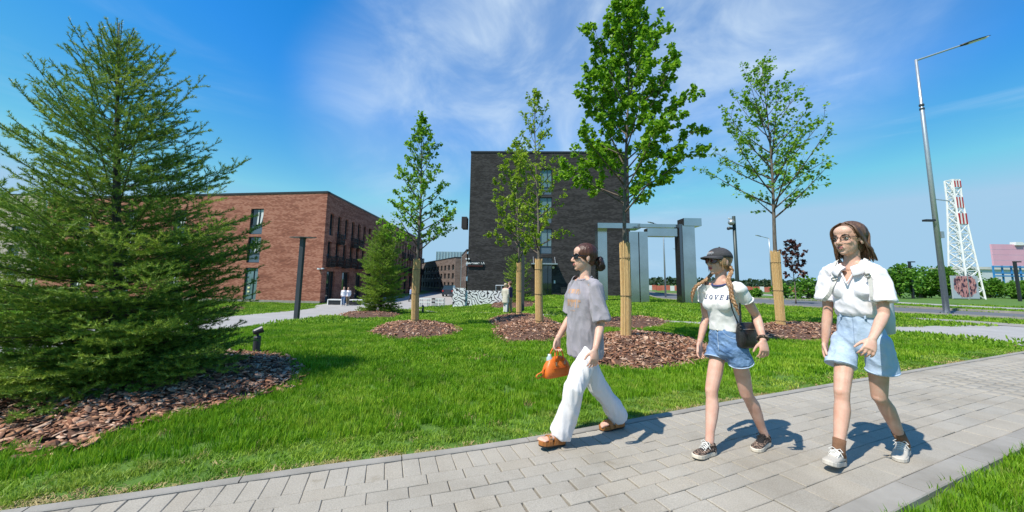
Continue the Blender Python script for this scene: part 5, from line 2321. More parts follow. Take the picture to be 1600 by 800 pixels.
# litter bin by the dark building's door, bike racks, planter boxes
b = AT(883, 464, 35.6); b.z = -0.2
lb = empty('litter_bin', b, 'dark litter bin on legs beside the dark building door', 'bin')
mb = MB()
mb.box((b.x, b.y, b.z + 0.72), (0.75, 0.4, 0.5))
mb.build('body', M['dark_metal'], lb)
mb = MB()
mb.box((b.x, b.y, b.z + 1.0), (0.82, 0.46, 0.05))
mb.build('lid', M['dark_metal'], lb)
for sx in (-0.3, 0.3):
    mb = MB()
    mb.box((b.x + sx, b.y, b.z + 0.23), (0.07, 0.07, 0.5))
    mb.build('leg', M['dark_metal'], lb)
for i, (px, py, Y, wd, lab) in enumerate([(664, 473, 33, 0.95, 'wide pale metal bike rack at the left of the two on the plaza'), (685, 474, 33, 0.5, 'narrow pale metal bike rack near the street')]):
    b = AT(px, py, Y); b.z = zt(b.x, b.y) + 0.02
    rk = empty('bike_rack', b, lab, 'bike rack', 'bike racks on the plaza')
    for sx in (-1, -0.33, 0.33, 1):
        mb = MB()
        x = b.x + sx * wd
        mb.tube([(x, b.y - 0.3, b.z), (x, b.y - 0.3, b.z + 0.75), (x, b.y + 0.3, b.z + 0.75), (x, b.y + 0.3, b.z)], 0.03, 6)
        mb.build('hoop', M['steel'], rk)
    for zz in (0.42, 0.72):
        mb = MB()
        mb.box((b.x, b.y - 0.34, b.z + zz), (2 * wd + 0.1, 0.05, 0.10))
        mb.build('rail', M['white_paint'], rk)
for i, (px, lab) in enumerate([(524.5, 'white framed bench box by the brick wall left of the couple'), (557, 'white framed bench box by the brick wall right of the couple')]):
    b = AT(px, 477, 33.8); b.z = zt(b.x, b.y) + 0.02
    pbx = empty('bench_box', b, lab, 'bench', 'bench boxes along the brick wall')
    mb = MB()
    mb.box((b.x, b.y, b.z + 0.24), (1.15, 0.5, 0.38))
    mb.build('grille', M['dark_metal'], pbx)
    mb = MB()
    mb.box((b.x, b.y, b.z + 0.46), (1.3, 0.6, 0.08))
    mb.build('seat', M['white_paint'], pbx)
    for sx in (-1, 1):
        mb = MB()
        mb.box((b.x + sx * 0.62, b.y, b.z + 0.21), (0.08, 0.58, 0.42))
        mb.build('leg', M['white_paint'], pbx)

# dark car parked at the end of the street
def car(px, py, Y, label):
    b = AT(px, py, Y)
    b.z = zt(b.x, b.y) + 0.02
    c = empty('parked_car', b, label, 'car')
    paint = mat('dark_car_paint', (0.02, 0.03, 0.045), 0.25, coat=0.6)
    mb = MB()
    prof = [(-1, 0.35), (-1, 0.85), (-0.93, 1.0), (-0.72, 1.55), (0.55, 1.6), (0.75, 1.55), (0.95, 1.05), (1, 0.9), (1, 0.35)]
    # seen from behind: car points away (+y); length along y
    rings = []
    for y, w, zs in ((-2.15, 0.80, 0.9), (-2.05, 0.88, 1.0), (-0.6, 0.9, 1.0), (0.9, 0.9, 1.0), (2.0, 0.85, 0.75), (2.2, 0.75, 0.6)):
        top = {-2.15: 1.05, -2.05: 1.15, -0.6: 1.1, 0.9: 1.05, 2.0: 0.9, 2.2: 0.75}[y]
        rings.append([(b.x - w, b.y + y, b.z + 0.3), (b.x + w, b.y + y, b.z + 0.3), (b.x + w, b.y + y, b.z + top * 0.85), (b.x + w * 0.92, b.y + y, b.z + top), (b.x - w * 0.92, b.y + y, b.z + top), (b.x - w, b.y + y, b.z + top * 0.85)])
    mb.loft(rings)
    mb.build('body', paint, c, smooth=False)
    mb = MB()
    rings = []
    for y, w, z in ((-2.0, 0.80, 1.1), (-1.6, 0.72, 1.62), (0.2, 0.72, 1.66), (1.1, 0.8, 1.06)):
        rings.append([(b.x - w, b.y + y, b.z + 1.04), (b.x + w, b.y + y, b.z + 1.04), (b.x + w * 0.93, b.y + y, b.z + z), (b.x - w * 0.93, b.y + y, b.z + z)])
    mb.loft(rings)
    mb.build('cabin', M['glass'], c)
    mb = MB()
    mb.box((b.x, b.y - 0.7, b.z + 1.67), (1.3, 1.7, 0.05))
    mb.build('roof', paint, c)
    for sx in (-1, 1):
        for sy in (-1.35, 1.35):
            mb = MB()
            mb.tube([(b.x + sx * 0.68, b.y + sy, b.z + 0.33), (b.x + sx * 0.9, b.y + sy, b.z + 0.33)], 0.33, 14)
            wo = mb.build('wheel', M['dark_metal'], c)
            mb = MB()
            mb.tube([(b.x + sx * 0.9, b.y + sy, b.z + 0.33), (b.x + sx * 0.92, b.y + sy, b.z + 0.33)], 0.2, 10)
            mb.build('rim', M['steel'], wo)
        mb = MB()
        mb.box((b.x + sx * 0.7, b.y - 2.17, b.z + 0.85), (0.2, 0.06, 0.22))
        mb.build('tail_light', M['red_paint'], c)


car(703, 461, 56, 'dark car parked at the end of the street left of the painted wall')
# ------------------------------------------------------------------ people
M['skin'] = mat('fair_skin', (0.58, 0.315, 0.225), 0.5, (0.68, 0.43, 0.33), 11, 5, sss=0.12, spec=0.35, bump=0.05, bscale=160)
M['skin_rosy'] = mat('rosy_skin', (0.58, 0.305, 0.22), 0.5, (0.68, 0.42, 0.325), 11, 5, sss=0.12, spec=0.35, bump=0.05, bscale=160)
M['lip'] = mat('lip', (0.48, 0.17, 0.15), 0.4)
M['lip_red'] = mat('red_lip', (0.42, 0.08, 0.085), 0.4)
M['brow'] = mat('eyebrow', (0.06, 0.032, 0.02), 0.8)
M['eye_white'] = mat('eye_white', (0.72, 0.70, 0.67), 0.25)
M['iris'] = mat('iris', (0.03, 0.04, 0.04), 0.2)


def hair_mat(name, dark, mid, lite):
    mt = mat(name, dark, 0.42, lite, 34, 4, bump=0.5, bscale=120, stretch=(1.0, 1.0, 0.10), spec=0.45)
    return mt


M['hair_auburn'] = hair_mat('dark_auburn_hair', (0.035, 0.012, 0.008), (0.06, 0.02, 0.012), (0.11, 0.04, 0.022))
M['hair_bun'] = hair_mat('near_black_hair', (0.012, 0.006, 0.005), (0.02, 0.01, 0.008), (0.045, 0.02, 0.014))
M['hair_blond'] = hair_mat('dark_blond_hair', (0.20, 0.095, 0.04), (0.32, 0.17, 0.08), (0.48, 0.29, 0.15))
M['hair_brown'] = hair_mat('brown_hair', (0.045, 0.022, 0.013), (0.09, 0.045, 0.025), (0.22, 0.12, 0.065))
M['tee_grey'] = mat('washed_grey_jersey', (0.275, 0.252, 0.285), 0.9, (0.335, 0.31, 0.345), 5, 6, bump=0.3, bscale=22, sheen=0.2)
M['tee_white'] = mat('white_jersey', (0.72, 0.70, 0.68), 0.9, (0.77, 0.75, 0.73), 4, 4, bump=0.25, bscale=20, sheen=0.2)
M['polo_white'] = mat('white_cotton', (0.80, 0.765, 0.81), 0.85, (0.83, 0.80, 0.84), 4, 4, bump=0.25, bscale=18, sheen=0.2)
M['linen'] = mat('white_linen', (0.68, 0.65, 0.66), 0.9, (0.75, 0.72, 0.725), 6, 5, bump=0.4, bscale=26, stretch=(1, 1, 0.4))
M['denim_blue'] = mat('blue_denim', (0.075, 0.16, 0.33), 0.85, (0.20, 0.32, 0.52), 16, 7, bump=0.4, bscale=70)
M['denim_pale'] = mat('pale_denim', (0.36, 0.47, 0.63), 0.85, (0.47, 0.57, 0.71), 9, 6, bump=0.3, bscale=60)
M['navy'] = mat('navy_ribbing', (0.035, 0.05, 0.16), 0.8)
M['navy_print'] = mat('navy_print', (0.03, 0.05, 0.13), 0.7)
M['orange_print'] = mat('faded_orange_print', (0.58, 0.30, 0.15), 0.85, (0.42, 0.31, 0.26), 30, 4)
M['orange_leather'] = mat('orange_leather', (0.66, 0.135, 0.012), 0.38, (0.74, 0.17, 0.02), 8, 4, bump=0.2, bscale=140, coat=0.15)
M['orange_dark'] = mat('orange_leather_edge', (0.33, 0.06, 0.008), 0.45)
M['black_leather'] = mat('black_leather', (0.016, 0.014, 0.015), 0.35, (0.028, 0.025, 0.025), 9, 4, bump=0.3, bscale=110)
M['black_plastic'] = mat('black_acetate', (0.008, 0.007, 0.008), 0.12, spec=0.6)
M['dark_lens'] = mat('dark_lens', (0.006, 0.005, 0.006), 0.05, spec=0.8)
M['red_lens'] = mat('red_brown_lens', (0.09, 0.018, 0.015), 0.06, spec=0.8)
M['wire'] = mat('dark_wire', (0.03, 0.03, 0.04), 0.3, metal=0.6)
M['cap_cloth'] = mat('washed_black_twill', (0.035, 0.034, 0.038), 0.9, (0.065, 0.063, 0.068), 14, 6, bump=0.3, bscale=90)
M['embroidery'] = mat('pale_embroidery', (0.42, 0.42, 0.44), 0.8)
M['cork'] = mat('cork_sole', (0.16, 0.075, 0.03), 0.8, (0.24, 0.12, 0.05), 30, 4)
M['rubber_dark'] = mat('dark_rubber', (0.018, 0.014, 0.012), 0.7)
M['tan_leather'] = mat('tan_leather', (0.36, 0.125, 0.026), 0.5, (0.44, 0.175, 0.045), 12, 4, bump=0.2, bscale=80)
M['pale_strap'] = mat('pale_insole', (0.62, 0.40, 0.24), 0.6)
M['cream_rubber'] = mat('cream_rubber', (0.62, 0.54, 0.42), 0.6, (0.70, 0.63, 0.52), 10, 4)
M['white_rubber'] = mat('white_rubber', (0.50, 0.455, 0.39), 0.6, (0.56, 0.515, 0.45), 8, 4)
M['white_mesh'] = mat('white_knit', (0.44, 0.40, 0.345), 0.85, (0.52, 0.48, 0.42), 12, 4, bump=0.4, bscale=200)
M['beige_suede'] = mat('beige_suede', (0.30, 0.215, 0.15), 0.9, (0.38, 0.285, 0.205), 16, 4)
M['sock_brown'] = mat('brown_knit', (0.17, 0.085, 0.045), 0.95, (0.22, 0.115, 0.065), 20, 3, bump=0.4, bscale=150)
M['lace_white'] = mat('white_lace', (0.68, 0.66, 0.62), 0.9)
M['lace_black'] = mat('black_lace', (0.015, 0.013, 0.013), 0.9)
M['pack_cloth'] = mat('pale_grey_canvas', (0.56, 0.55, 0.56), 0.85, (0.62, 0.61, 0.61), 6, 4, bump=0.2, bscale=60)
M['pack_strap'] = mat('pale_strap_web', (0.66, 0.63, 0.58), 0.85)
M['chrome'] = mat('buckle_metal', (0.55, 0.52, 0.45), 0.25, metal=1.0)


def leopard_mat():
    mt = bpy.data.materials.new('leopard_canvas')
    nt, N, L = nodes_of(mt)
    o = N.new('ShaderNodeOutputMaterial')
    b = N.new('ShaderNodeBsdfPrincipled')
    t = N.new('ShaderNodeTexCoord')
    v = N.new('ShaderNodeTexVoronoi')
    v.inputs['Scale'].default_value = 75
    L.new(t.outputs['Object'], v.inputs['Vector'])
    c = ramp(nt, v.outputs['Distance'], [(0.15, (0.20, 0.13, 0.09)), (0.3, (0.02, 0.015, 0.013)), (0.55, (0.025, 0.018, 0.015)), (0.62, (0.28, 0.19, 0.14))])
    L.new(c, b.inputs['Base Color'])
    b.inputs['Roughness'].default_value = 0.85
    L.new(b.outputs[0], o.inputs[0])
    return mt


M['leopard'] = leopard_mat()
UP = Vector((0, 0, 1))


def orth(v, d):
    v = Vector(v)
    v = v - d * v.dot(d)
    return v.normalized()


def chain(mb, pts, radii, n=12, balls=True):
    mb.tube(pts, radii, n)
    if balls:
        for p, r in zip(pts, radii):
            mb.ell(p, (r, 0, 0), (0, r, 0), (0, 0, r), 10, 8)


def torso_loft(mb, J, fwd, stations, k, n=26, pw=2.3):
    """stations: (u, half width, half depth, forward offset); sideways axis turns from hips to shoulders"""
    lp = orth(J['hpL'] - J['hpR'], UP)
    ls = orth(J['shl'] - J['shr'], UP)
    rings = []
    for u, hw, hd, off in stations:
        c = J['pel'].lerp(J['neck'], u) if 0 <= u <= 1 else J['pel'] + (J['neck'] - J['pel']) * u
        l = lp.lerp(ls, min(max(u, 0), 1)).normalized()
        f = Vector((l.y, -l.x, 0))
        if f.dot(fwd) < 0:
            f = -f
        c = c + f * (off * k)
        ring = []
        for j in range(n):
            a = 2 * math.pi * j / n
            ca, sa = math.cos(a), math.sin(a)
            x = abs(ca) ** (2 / pw) * (1 if ca > 0 else -1)
            y = abs(sa) ** (2 / pw) * (1 if sa > 0 else -1)
            ring.append(c + l * (x * hw * k) + f * (y * hd * k))
        rings.append(ring)
    mb.loft(rings)


BODY_ST = [(-0.20, 0.05, 0.06, 0.0), (-0.12, 0.135, 0.085, -0.010), (-0.03, 0.142, 0.092, -0.010), (0.10, 0.135, 0.086, -0.006), (0.22, 0.118, 0.078, 0.0), (0.36, 0.105, 0.072, 0.0),
           (0.52, 0.110, 0.076, 0.0), (0.68, 0.120, 0.084, 0.004), (0.80, 0.126, 0.078, 0.0), (0.89, 0.115, 0.064, -0.004), (0.95, 0.085, 0.052, -0.006), (1.0, 0.056, 0.047, -0.006)]


def add_traps(mb, J, k, r=0.031, lift=0.006):
    for sd in ('shl', 'shr'):
        a = J['neck'] + UP * (0.030 * k)
        b = J[sd] + UP * (lift * k)
        mb.tube([a, a.lerp(b, 0.5) - UP * 0.006, b], [r * 0.95 * k, r * k, r * 1.08 * k], 12)


def head_frame(J, hf, k):
    hf = Vector((hf[0], hf[1], hf[2] if len(hf) > 2 else 0)).normalized()
    up = orth(UP, hf)
    hl = up.cross(hf)
    s = (J['top'].z - J['chin'].z) / 0.222 * 1.11
    O = (J['top'] + J['chin']) / 2 - hf * (0.026 * s)

    def P(a, b, c):
        return O + hf * (a * s) + hl * (b * s) + up * (c * s)
    return P, hf, hl, up, s


def add_head(mb, J, HF, k):
    P, hf, hl, up, s = HF

    def el(a, b, c, ra, rb, rc, nu=16, nv=12):
        mb.ell(P(a, b, c), hf * (ra * s), hl * (rb * s), up * (rc * s), nu, nv)
    el(-0.012, 0, 0.028, 0.094, 0.073, 0.082)
    el(0.022, 0, -0.035, 0.064, 0.056, 0.076)
    el(0.034, 0, -0.072, 0.044, 0.042, 0.034)
    el(0.062, 0, -0.093, 0.018, 0.020, 0.016)
    el(0.045, 0, 0.050, 0.040, 0.055, 0.044)
    el(0.066, 0, 0.021, 0.019, 0.048, 0.014)
    for q in (-1, 1):
        el(0.046, q * 0.034, -0.026, 0.027, 0.021, 0.028)
        el(0.094, q * 0.0105, -0.033, 0.009, 0.008, 0.007)
        el(-0.010, q * 0.074, -0.010, 0.017, 0.009, 0.031)
    mb.tube([P(0.078, 0, 0.016), P(0.092, 0, -0.008), P(0.106, 0, -0.029)], [0.008 * s, 0.0095 * s, 0.0115 * s], 10)
    el(0.104, 0, -0.031, 0.010, 0.010, 0.009)
    el(0.070, 0, -0.060, 0.019, 0.026, 0.020)
    add_traps(mb, J, k)
    nb = J['neck']
    chain(mb, [nb - UP * 0.04, nb.lerp(P(-0.025, 0, -0.05), 0.5), P(-0.022, 0, -0.045)], [0.054 * k, 0.046 * k, 0.047 * k], 14, False)


def add_face_details(parent, HF, lip, eyes=True, brow=True):
    P, hf, hl, up, s = HF
    mb = MB()
    mb.ell(P(0.0885, 0, -0.0545), hf * (0.0055 * s), hl * (0.021 * s), up * (0.0050 * s), 12, 6)
    mb.ell(P(0.0875, 0, -0.0640), hf * (0.0062 * s), hl * (0.018 * s), up * (0.0058 * s), 12, 6)
    mb.build('lips', M[lip], parent, smooth=True)
    for q in (-1, 1):
        if brow:
            mb = MB()
            mb.tube([P(0.083, q * 0.014, 0.0245), P(0.081, q * 0.032, 0.030), P(0.064, q * 0.049, 0.0245)], [0.004 * s, 0.0045 * s, 0.002 * s], 6)
            mb.build('eyebrow', M['brow'], parent, smooth=True)
        if eyes:
            mb = MB()
            mb.ell(P(0.0705, q * 0.031, 0.003), hf * (0.0105 * s), hl * (0.0130 * s), up * (0.0052 * s), 12, 8)
            eo = mb.build('eye', M['eye_white'], parent, smooth=True)
            mb = MB()
            mb.ell(P(0.0785, q * 0.031 + 0.001, 0.003), hf * (0.003 * s), hl * (0.0062 * s), up * (0.0060 * s), 10, 6)
            mb.build('iris', M['iris'], eo, smooth=True)
            mb = MB()
            mb.tube([P(0.079, q * 0.016, 0.007), P(0.0825, q * 0.030, 0.0105), P(0.072, q * 0.046, 0.006)], [0.0012 * s, 0.0018 * s, 0.0010 * s], 5)
            mb.build('eyelash', M['brow'], parent)


def add_hand(mb, wrist, d, th, pn, k, curl=(18, 24, 16), fan=1.0, thumb=0.5):
    d = Vector(d).normalized()
    t = orth(th, d)
    pn = orth(orth(pn, d), t)
    rings = []
    for x, hw, ht in ((-0.02, 0.024, 0.019), (0.0, 0.025, 0.018), (0.03, 0.033, 0.017), (0.06, 0.039, 0.015), (0.086, 0.039, 0.0115)):
        c = wrist + d * (x * k)
        rings.append([c + t * (hw * k * math.cos(2 * math.pi * j / 14)) + pn * (ht * k * math.sin(2 * math.pi * j / 14)) for j in range(14)])
    mb.loft(rings)
    for off, ln, fa, ex in ((0.0300, 0.070, 0.13, 0), (0.0102, 0.079, 0.035, 3), (-0.0100, 0.073, -0.05, 6), (-0.0295, 0.058, -0.15, 9)):
        p = wrist + d * (0.078 * k) + t * (off * k)
        dd = (d + t * (fa * fan)).normalized()
        pts = [p]
        for i, fr in enumerate((0.46, 0.30, 0.24)):
            a = math.radians(curl[i] + ex * 0.5)
            dd = (dd * math.cos(a) + orth(pn, dd) * math.sin(a)).normalized()
            p = p + dd * (ln * fr * k)
            pts.append(p)
        chain(mb, pts, [0.0088 * k, 0.0082 * k, 0.0075 * k, 0.0064 * k], 8)
    p = wrist + d * (0.022 * k) + t * (0.022 * k)
    dd = (d * 0.75 + t * 0.62 + pn * (0.3 + thumb * 0.4)).normalized()
    pts = [p, p + dd * (0.036 * k)]
    dd = (dd + d * 0.45 + pn * 0.15).normalized()
    pts.append(pts[-1] + dd * (0.030 * k))
    dd = (dd + d * 0.3).normalized()
    pts.append(pts[-1] + dd * (0.024 * k))
    chain(mb, pts, [0.014 * k, 0.0112 * k, 0.0098 * k, 0.0078 * k], 8)


def add_arm(mb, sh, el, wr, k):
    m1, m2 = sh.lerp(el, 0.45), el.lerp(wr, 0.32)
    chain(mb, [sh, m1, el, m2, el.lerp(wr, 0.75), wr], [0.046 * k, 0.039 * k, 0.033 * k, 0.0345 * k, 0.027 * k, 0.0225 * k], 14)


def add_leg(mb, hp, kn, an, fw, k, thick=1.0):
    back = -Vector(fw)
    ax = (an - kn).normalized()
    bk = orth(back, ax)
    up1 = hp.lerp(kn, 0.25)
    up2 = hp.lerp(kn, 0.62)
    th = thick
    chain(mb, [hp, up1, up2, kn - bk * 0.006, kn.lerp(an, 0.14) + bk * 0.006 * k, kn.lerp(an, 0.30) + bk * 0.014 * k, kn.lerp(an, 0.52) + bk * 0.010 * k, kn.lerp(an, 0.80), an],
          [0.052 * k * th, 0.062 * k * th, 0.061 * k * th, 0.0510 * k * th, 0.047 * k * th, 0.0530 * k * th, 0.047 * k * th, 0.034 * k, 0.033 * k], 16)
    # kneecap
    mb.ell(kn - bk * 0.030 * k, bk * 0.026 * k, orth(ax.cross(bk), ax) * 0.034 * k, ax * 0.040 * k, 12, 8)


def foot_frame(an, fd, pitch, k, drop=0.078):
    """axes of a foot: forward (pitched), left, up, and the point under the ankle on the sole"""
    fd = orth(fd, UP)
    l = UP.cross(fd)
    f = (fd * math.cos(pitch) + UP * math.sin(pitch)).normalized()
    u = f.cross(l)
    if u.z < 0:
        u = -u
    S = an - u * (drop * k)
    return S, f, l, u


OUTL = [(-0.060, 0.0), (-0.055, 0.018), (-0.040, 0.030), (-0.010, 0.035), (0.040, 0.033), (0.090, 0.040), (0.130, 0.0445), (0.160, 0.041), (0.182, 0.029), (0.193, 0.012), (0.195, 0.0)]
OUT_FULL = OUTL + [(x, -w * 0.96) for x, w in reversed(OUTL[1:-1])]


def sole_rings(F, zs, k, grow):
    S, f, l, u = F
    rings = []
    for z, g in zip(zs, grow):
        ring = []
        for x, w in OUT_FULL:
            spring = 0.055 * max(0, x - 0.12) ** 1.0 * 0.9
            xx = 0.067 + (x - 0.067) * g
            ring.append(S + f * (xx * k) + l * (w * g * k) + u * ((z + spring) * k))
        rings.append(ring)
    return rings


def ground_shift(pts, z=0.001):
    return UP * (z - min(p.z for p in pts))


def sneaker(parent, an, fd, pitch, k, mats, label=None, laces='lace_white', ground=True):
    """sole > ; upper, toe_cap, tongue, laces; returns the foot frame actually used"""
    F = foot_frame(an, fd, pitch, k)
    rr = sole_rings(F, (0.0, 0.006, 0.026, 0.030), k, (0.965, 1.03, 1.03, 1.0))
    if ground:
        sh = ground_shift([p for r in rr for p in r])
        F = (F[0] + sh, F[1], F[2], F[3])
        rr = sole_rings(F, (0.0, 0.006, 0.026, 0.030), k, (0.965, 1.03, 1.03, 1.0))
    S, f, l, u = F
    up_, sole_, trim_ = mats
    # upper
    mb = MB()
    rings = []
    for x, w, h, e in ((-0.058, 0.016, 0.060, 0), (-0.052, 0.028, 0.074, 0), (-0.030, 0.034, 0.083, 0), (0.0, 0.036, 0.082, 0), (0.035, 0.036, 0.080, 0), (0.065, 0.038, 0.072, 0), (0.095, 0.041, 0.062, 0), (0.13, 0.042, 0.051, 0), (0.160, 0.038, 0.043, 0.0015), (0.180, 0.028, 0.037, 0.003), (0.190, 0.014, 0.031, 0.004)):
        ring = []
        for j in range(16):
            a = 2 * math.pi * j / 16
            yy = math.cos(a) * w
            zz = (0.5 + 0.5 * math.sin(a)) * (h - 0.018) + 0.018
            if math.sin(a) > 0.1:
                yy *= 1 - 0.28 * math.sin(a)
            ring.append(S + f * (x * k) + l * (yy * k) + u * ((zz + e) * k))
        rings.append(ring)
    mb.loft(rings)
    # ankle collar
    cr = []
    for z, w, d in ((0.060, 0.036, 0.044), (0.085, 0.037, 0.045), (0.090, 0.033, 0.041), (0.080, 0.030, 0.037)):
        cr.append([S + f * ((-0.008 + d * math.cos(2 * math.pi * j / 16)) * k) + l * (w * math.sin(2 * math.pi * j / 16) * k) + u * ((z + 0.006 * math.cos(2 * math.pi * j / 16)) * k) for j in range(16)])
    mb.loft(cr)
    so = mb.build('shoe', M[up_], parent, smooth=True)
    if label:
        so['label'] = label
    mb = MB()
    mb.loft(rr)
    mb.build('sole', M[sole_], so, smooth=False)
    # toe cap and heel counter as overlays
    mb = MB()
    rings = []
    for x, w, h in ((0.135, 0.0435, 0.044), (0.160, 0.0395, 0.041), (0.180, 0.030, 0.037), (0.192, 0.0155, 0.031)):
        ring = []
        for j in range(12):
            a = math.pi * j / 11
            ring.append(S + f * (x * k) + l * (math.cos(a) * w * 1.02 * k) + u * ((0.024 + math.sin(a) * (h - 0.024) * 0.9) * k))
        rings.append(ring)
    mb.loft(rings, cap=False, closed=False)
    rings = []
    for z in (0.024, 0.046, 0.064):
        rings.append([S + f * ((-0.018 - 0.043 * math.cos(a) * (1 - 0.02)) * k) + l * (0.0365 * math.sin(a) * k) + u * (z * k) for a in np.linspace(-1.9, 1.9, 13)])
    mb.loft(rings, cap=False, closed=False)
    mb.build('overlay', M[trim_], so, smooth=True)
    mb = MB()
    rings = []
    for x, z, w in ((0.030, 0.104, 0.022), (0.036, 0.092, 0.024), (0.060, 0.080, 0.024), (0.090, 0.066, 0.022), (0.110, 0.058, 0.018)):
        rings.append([S + f * (x * k) + l * (w * c_ * k) + u * ((z + dz) * k) for c_, dz in ((-1, -0.004), (0, 0.002), (1, -0.004), (1, -0.012), (0, -0.008), (-1, -0.012))])
    mb.loft(rings)
    mb.build('tongue', M[up_ if up_ != 'leopard' else 'lace_black'], so, smooth=True)
    mb = MB()
    for i in range(5):
        x = 0.046 + 0.014 * i
        z = 0.0905 - 0.0092 * i
        mb.tube([S + f * (x * k) + l * (-0.026 * k) + u * ((z - 0.008) * k), S + f * ((x + 0.004) * k) + u * ((z + 0.003) * k), S + f * ((x + 0.010) * k) + l * (0.026 * k) + u * ((z - 0.010) * k)], 0.0034 * k, 5)
        mb.tube([S + f * (x * k) + l * (0.026 * k) + u * ((z - 0.008) * k), S + f * ((x + 0.004) * k) + u * ((z + 0.005) * k), S + f * ((x + 0.010) * k) + l * (-0.026 * k) + u * ((z - 0.010) * k)], 0.0034 * k, 5)
    for q in (-1, 1):
        c = S + f * (0.04 * k) + u * (0.098 * k)
        mb.tube([c, c + l * (q * 0.022 * k) + u * (0.012 * k) + f * 0.005, c + l * (q * 0.040 * k) - u * (0.004 * k) + f * 0.012, c + l * (q * 0.024 * k) - u * (0.010 * k) + f * 0.014, c], 0.003 * k, 5)
        mb.tube([c, c + l * (q * 0.03 * k) - u * (0.016 * k) + f * 0.014, c + l * (q * 0.040 * k) - u * (0.034 * k) + f * 0.012], 0.003 * k, 5)
    mb.build('laces', M[laces], so)
    return F


def add_bare_foot(mb, F, k, inner):
    """inner = +1 when the big toe lies towards +l"""
    S, f, l, u = F
    rings = []
    for x, w, h in ((-0.048, 0.014, 0.040), (-0.040, 0.026, 0.062), (-0.012, 0.031, 0.078), (0.03, 0.031, 0.074), (0.07, 0.034, 0.058), (0.105, 0.039, 0.042), (0.135, 0.039, 0.030), (0.148, 0.034, 0.024)):
        ring = []
        for j in range(14):
            a = 2 * math.pi * j / 14
            zz = 0.008 + (0.5 + 0.5 * math.sin(a)) * (h - 0.008)
            yy = math.cos(a) * w * (1 - 0.30 * max(0, math.sin(a)))
            ring.append(S + f * (x * k) + l * (yy * k) + u * ((zz + 0.03) * k))
        rings.append(ring)
    mb.loft(rings)
    for y, ln, r in ((0.027, 0.046, 0.0125), (0.009, 0.044, 0.0090), (-0.006, 0.038, 0.0085), (-0.0195, 0.030, 0.0080), (-0.031, 0.022, 0.0078)):
        a = S + f * (0.138 * k) + l * (y * inner * k) + u * (0.050 * k)
        b = a + f * (ln * 0.55 * k) - u * (0.000 * k)
        c = a + f * (ln * k) - u * (0.007 * k)
        chain(mb, [a, b, c], [r * k, r * k, r * 0.95 * k], 8)


def sandal(parent, F, k, inner, label=None):
    S, f, l, u = F
    mb = MB()
    mb.loft(sole_rings(F, (0.0, 0.010), k, (0.985, 1.0)))
    so = mb.build('sandal', M['rubber_dark'], parent)
    if label:
        so['label'] = label
    mb = MB()
    rr = sole_rings(F, (0.0102, 0.030, 0.040, 0.038), k, (1.0, 1.01, 1.01, 0.95))
    mb.loft(rr)
    mb.build('footbed', M['tan_leather'], so)
    for x0, h, wd in ((0.052, 0.098, 0.036), (0.108, 0.074, 0.034)):
        rings = []
        mb = MB()
        for j in range(11):
            a = math.pi * j / 10
            yy = 0.045 * math.cos(a)
            zz = 0.020 + (h - 0.020) * math.sin(a) ** 0.75
            c = S + f * ((x0 - 0.01 * math.cos(a) * inner) * k) + l * (yy * k) + u * (zz * k)
            o = (l * math.cos(a) + u * math.sin(a)) * 0.0045 * k
            rings.append([c - f * (wd / 2 * k), c + f * (wd / 2 * k), c + f * (wd / 2 * k) + o, c - f * (wd / 2 * k) + o])
        mb.loft(rings)
        st = mb.build('strap', M['tan_leather'], so)
        a = 0.9
        for sg in (1,):
            aa = a if inner < 0 else math.pi - a
            c = S + f * (x0 * k) + l * (0.049 * math.cos(aa) * k) + u * ((0.020 + (h - 0.020) * math.sin(aa) ** 0.75 + 0.006) * k)
            o = (l * math.cos(aa) + u * math.sin(aa))
            t2 = (u * math.cos(aa) - l * math.sin(aa))
            mb = MB()
            for dx in (-0.013, 0.013):
                mb.bar(c + f * (dx * k) - t2 * 0.012 * k, c + f * (dx * k) + t2 * 0.012 * k, 0.0035 * k)
            for dt in (-0.012, 0.012):
                mb.bar(c - f * (0.013 * k) + t2 * dt * k, c + f * (0.013 * k) + t2 * dt * k, 0.0035 * k)
            mb.build('buckle', M['chrome'], st)


def wrinkle(obj, amp, stretch, seed, fine=0.4, mask=None):
    me = obj.data
    n = len(me.vertices)
    co = np.empty(n * 3, dtype=np.float32)
    me.vertices.foreach_get('co', co)
    nr = np.empty(n * 3, dtype=np.float32)
    me.vertices.foreach_get('normal', nr)
    co, nr = co.reshape(-1, 3), nr.reshape(-1, 3)
    sx, sy, sz = stretch
    d = np.empty(n)
    for i in range(n):
        x, y, z = co[i]
        v = Vector((x * sx, y * sy, z * sz + 0.35 * x * sx))
        a = mnoise.noise(v + Vector((seed, 0, 0)))
        b = mnoise.noise(v * 2.3 + Vector((0, seed, 0)))
        d[i] = (1 - 2.2 * abs(a)) + fine * (1 - 2.2 * abs(b)) - 0.45
    if mask is not None:
        d *= mask(co)
    co = co + nr * (d * amp)[:, None]
    me.vertices.foreach_set('co', co.astype(np.float32).ravel())
    me.update()


def garment(name, mb, material, parent, voxel=0.007, smooth_it=5, wr=None):
    o = mb.build(name, material, parent)
    remesh(o, voxel, smooth_it)
    if wr:
        wrinkle(o, *wr)
    return o


def cut_neck(obj, c, n, reach=0.125):
    """open a neckline: remove the cloth above the plane (c, n) round the neck"""
    import bmesh
    b_ = bmesh.new()
    b_.from_mesh(obj.data)
    o0 = ORIGIN[obj.name]
    kill = []
    for f_ in b_.faces:
        p = f_.calc_center_median() + o0 - c
        if p.dot(n) > 0 and p.length < reach:
            kill.append(f_)
    bmesh.ops.delete(b_, geom=kill, context='FACES')
    b_.to_mesh(obj.data)
    b_.free()


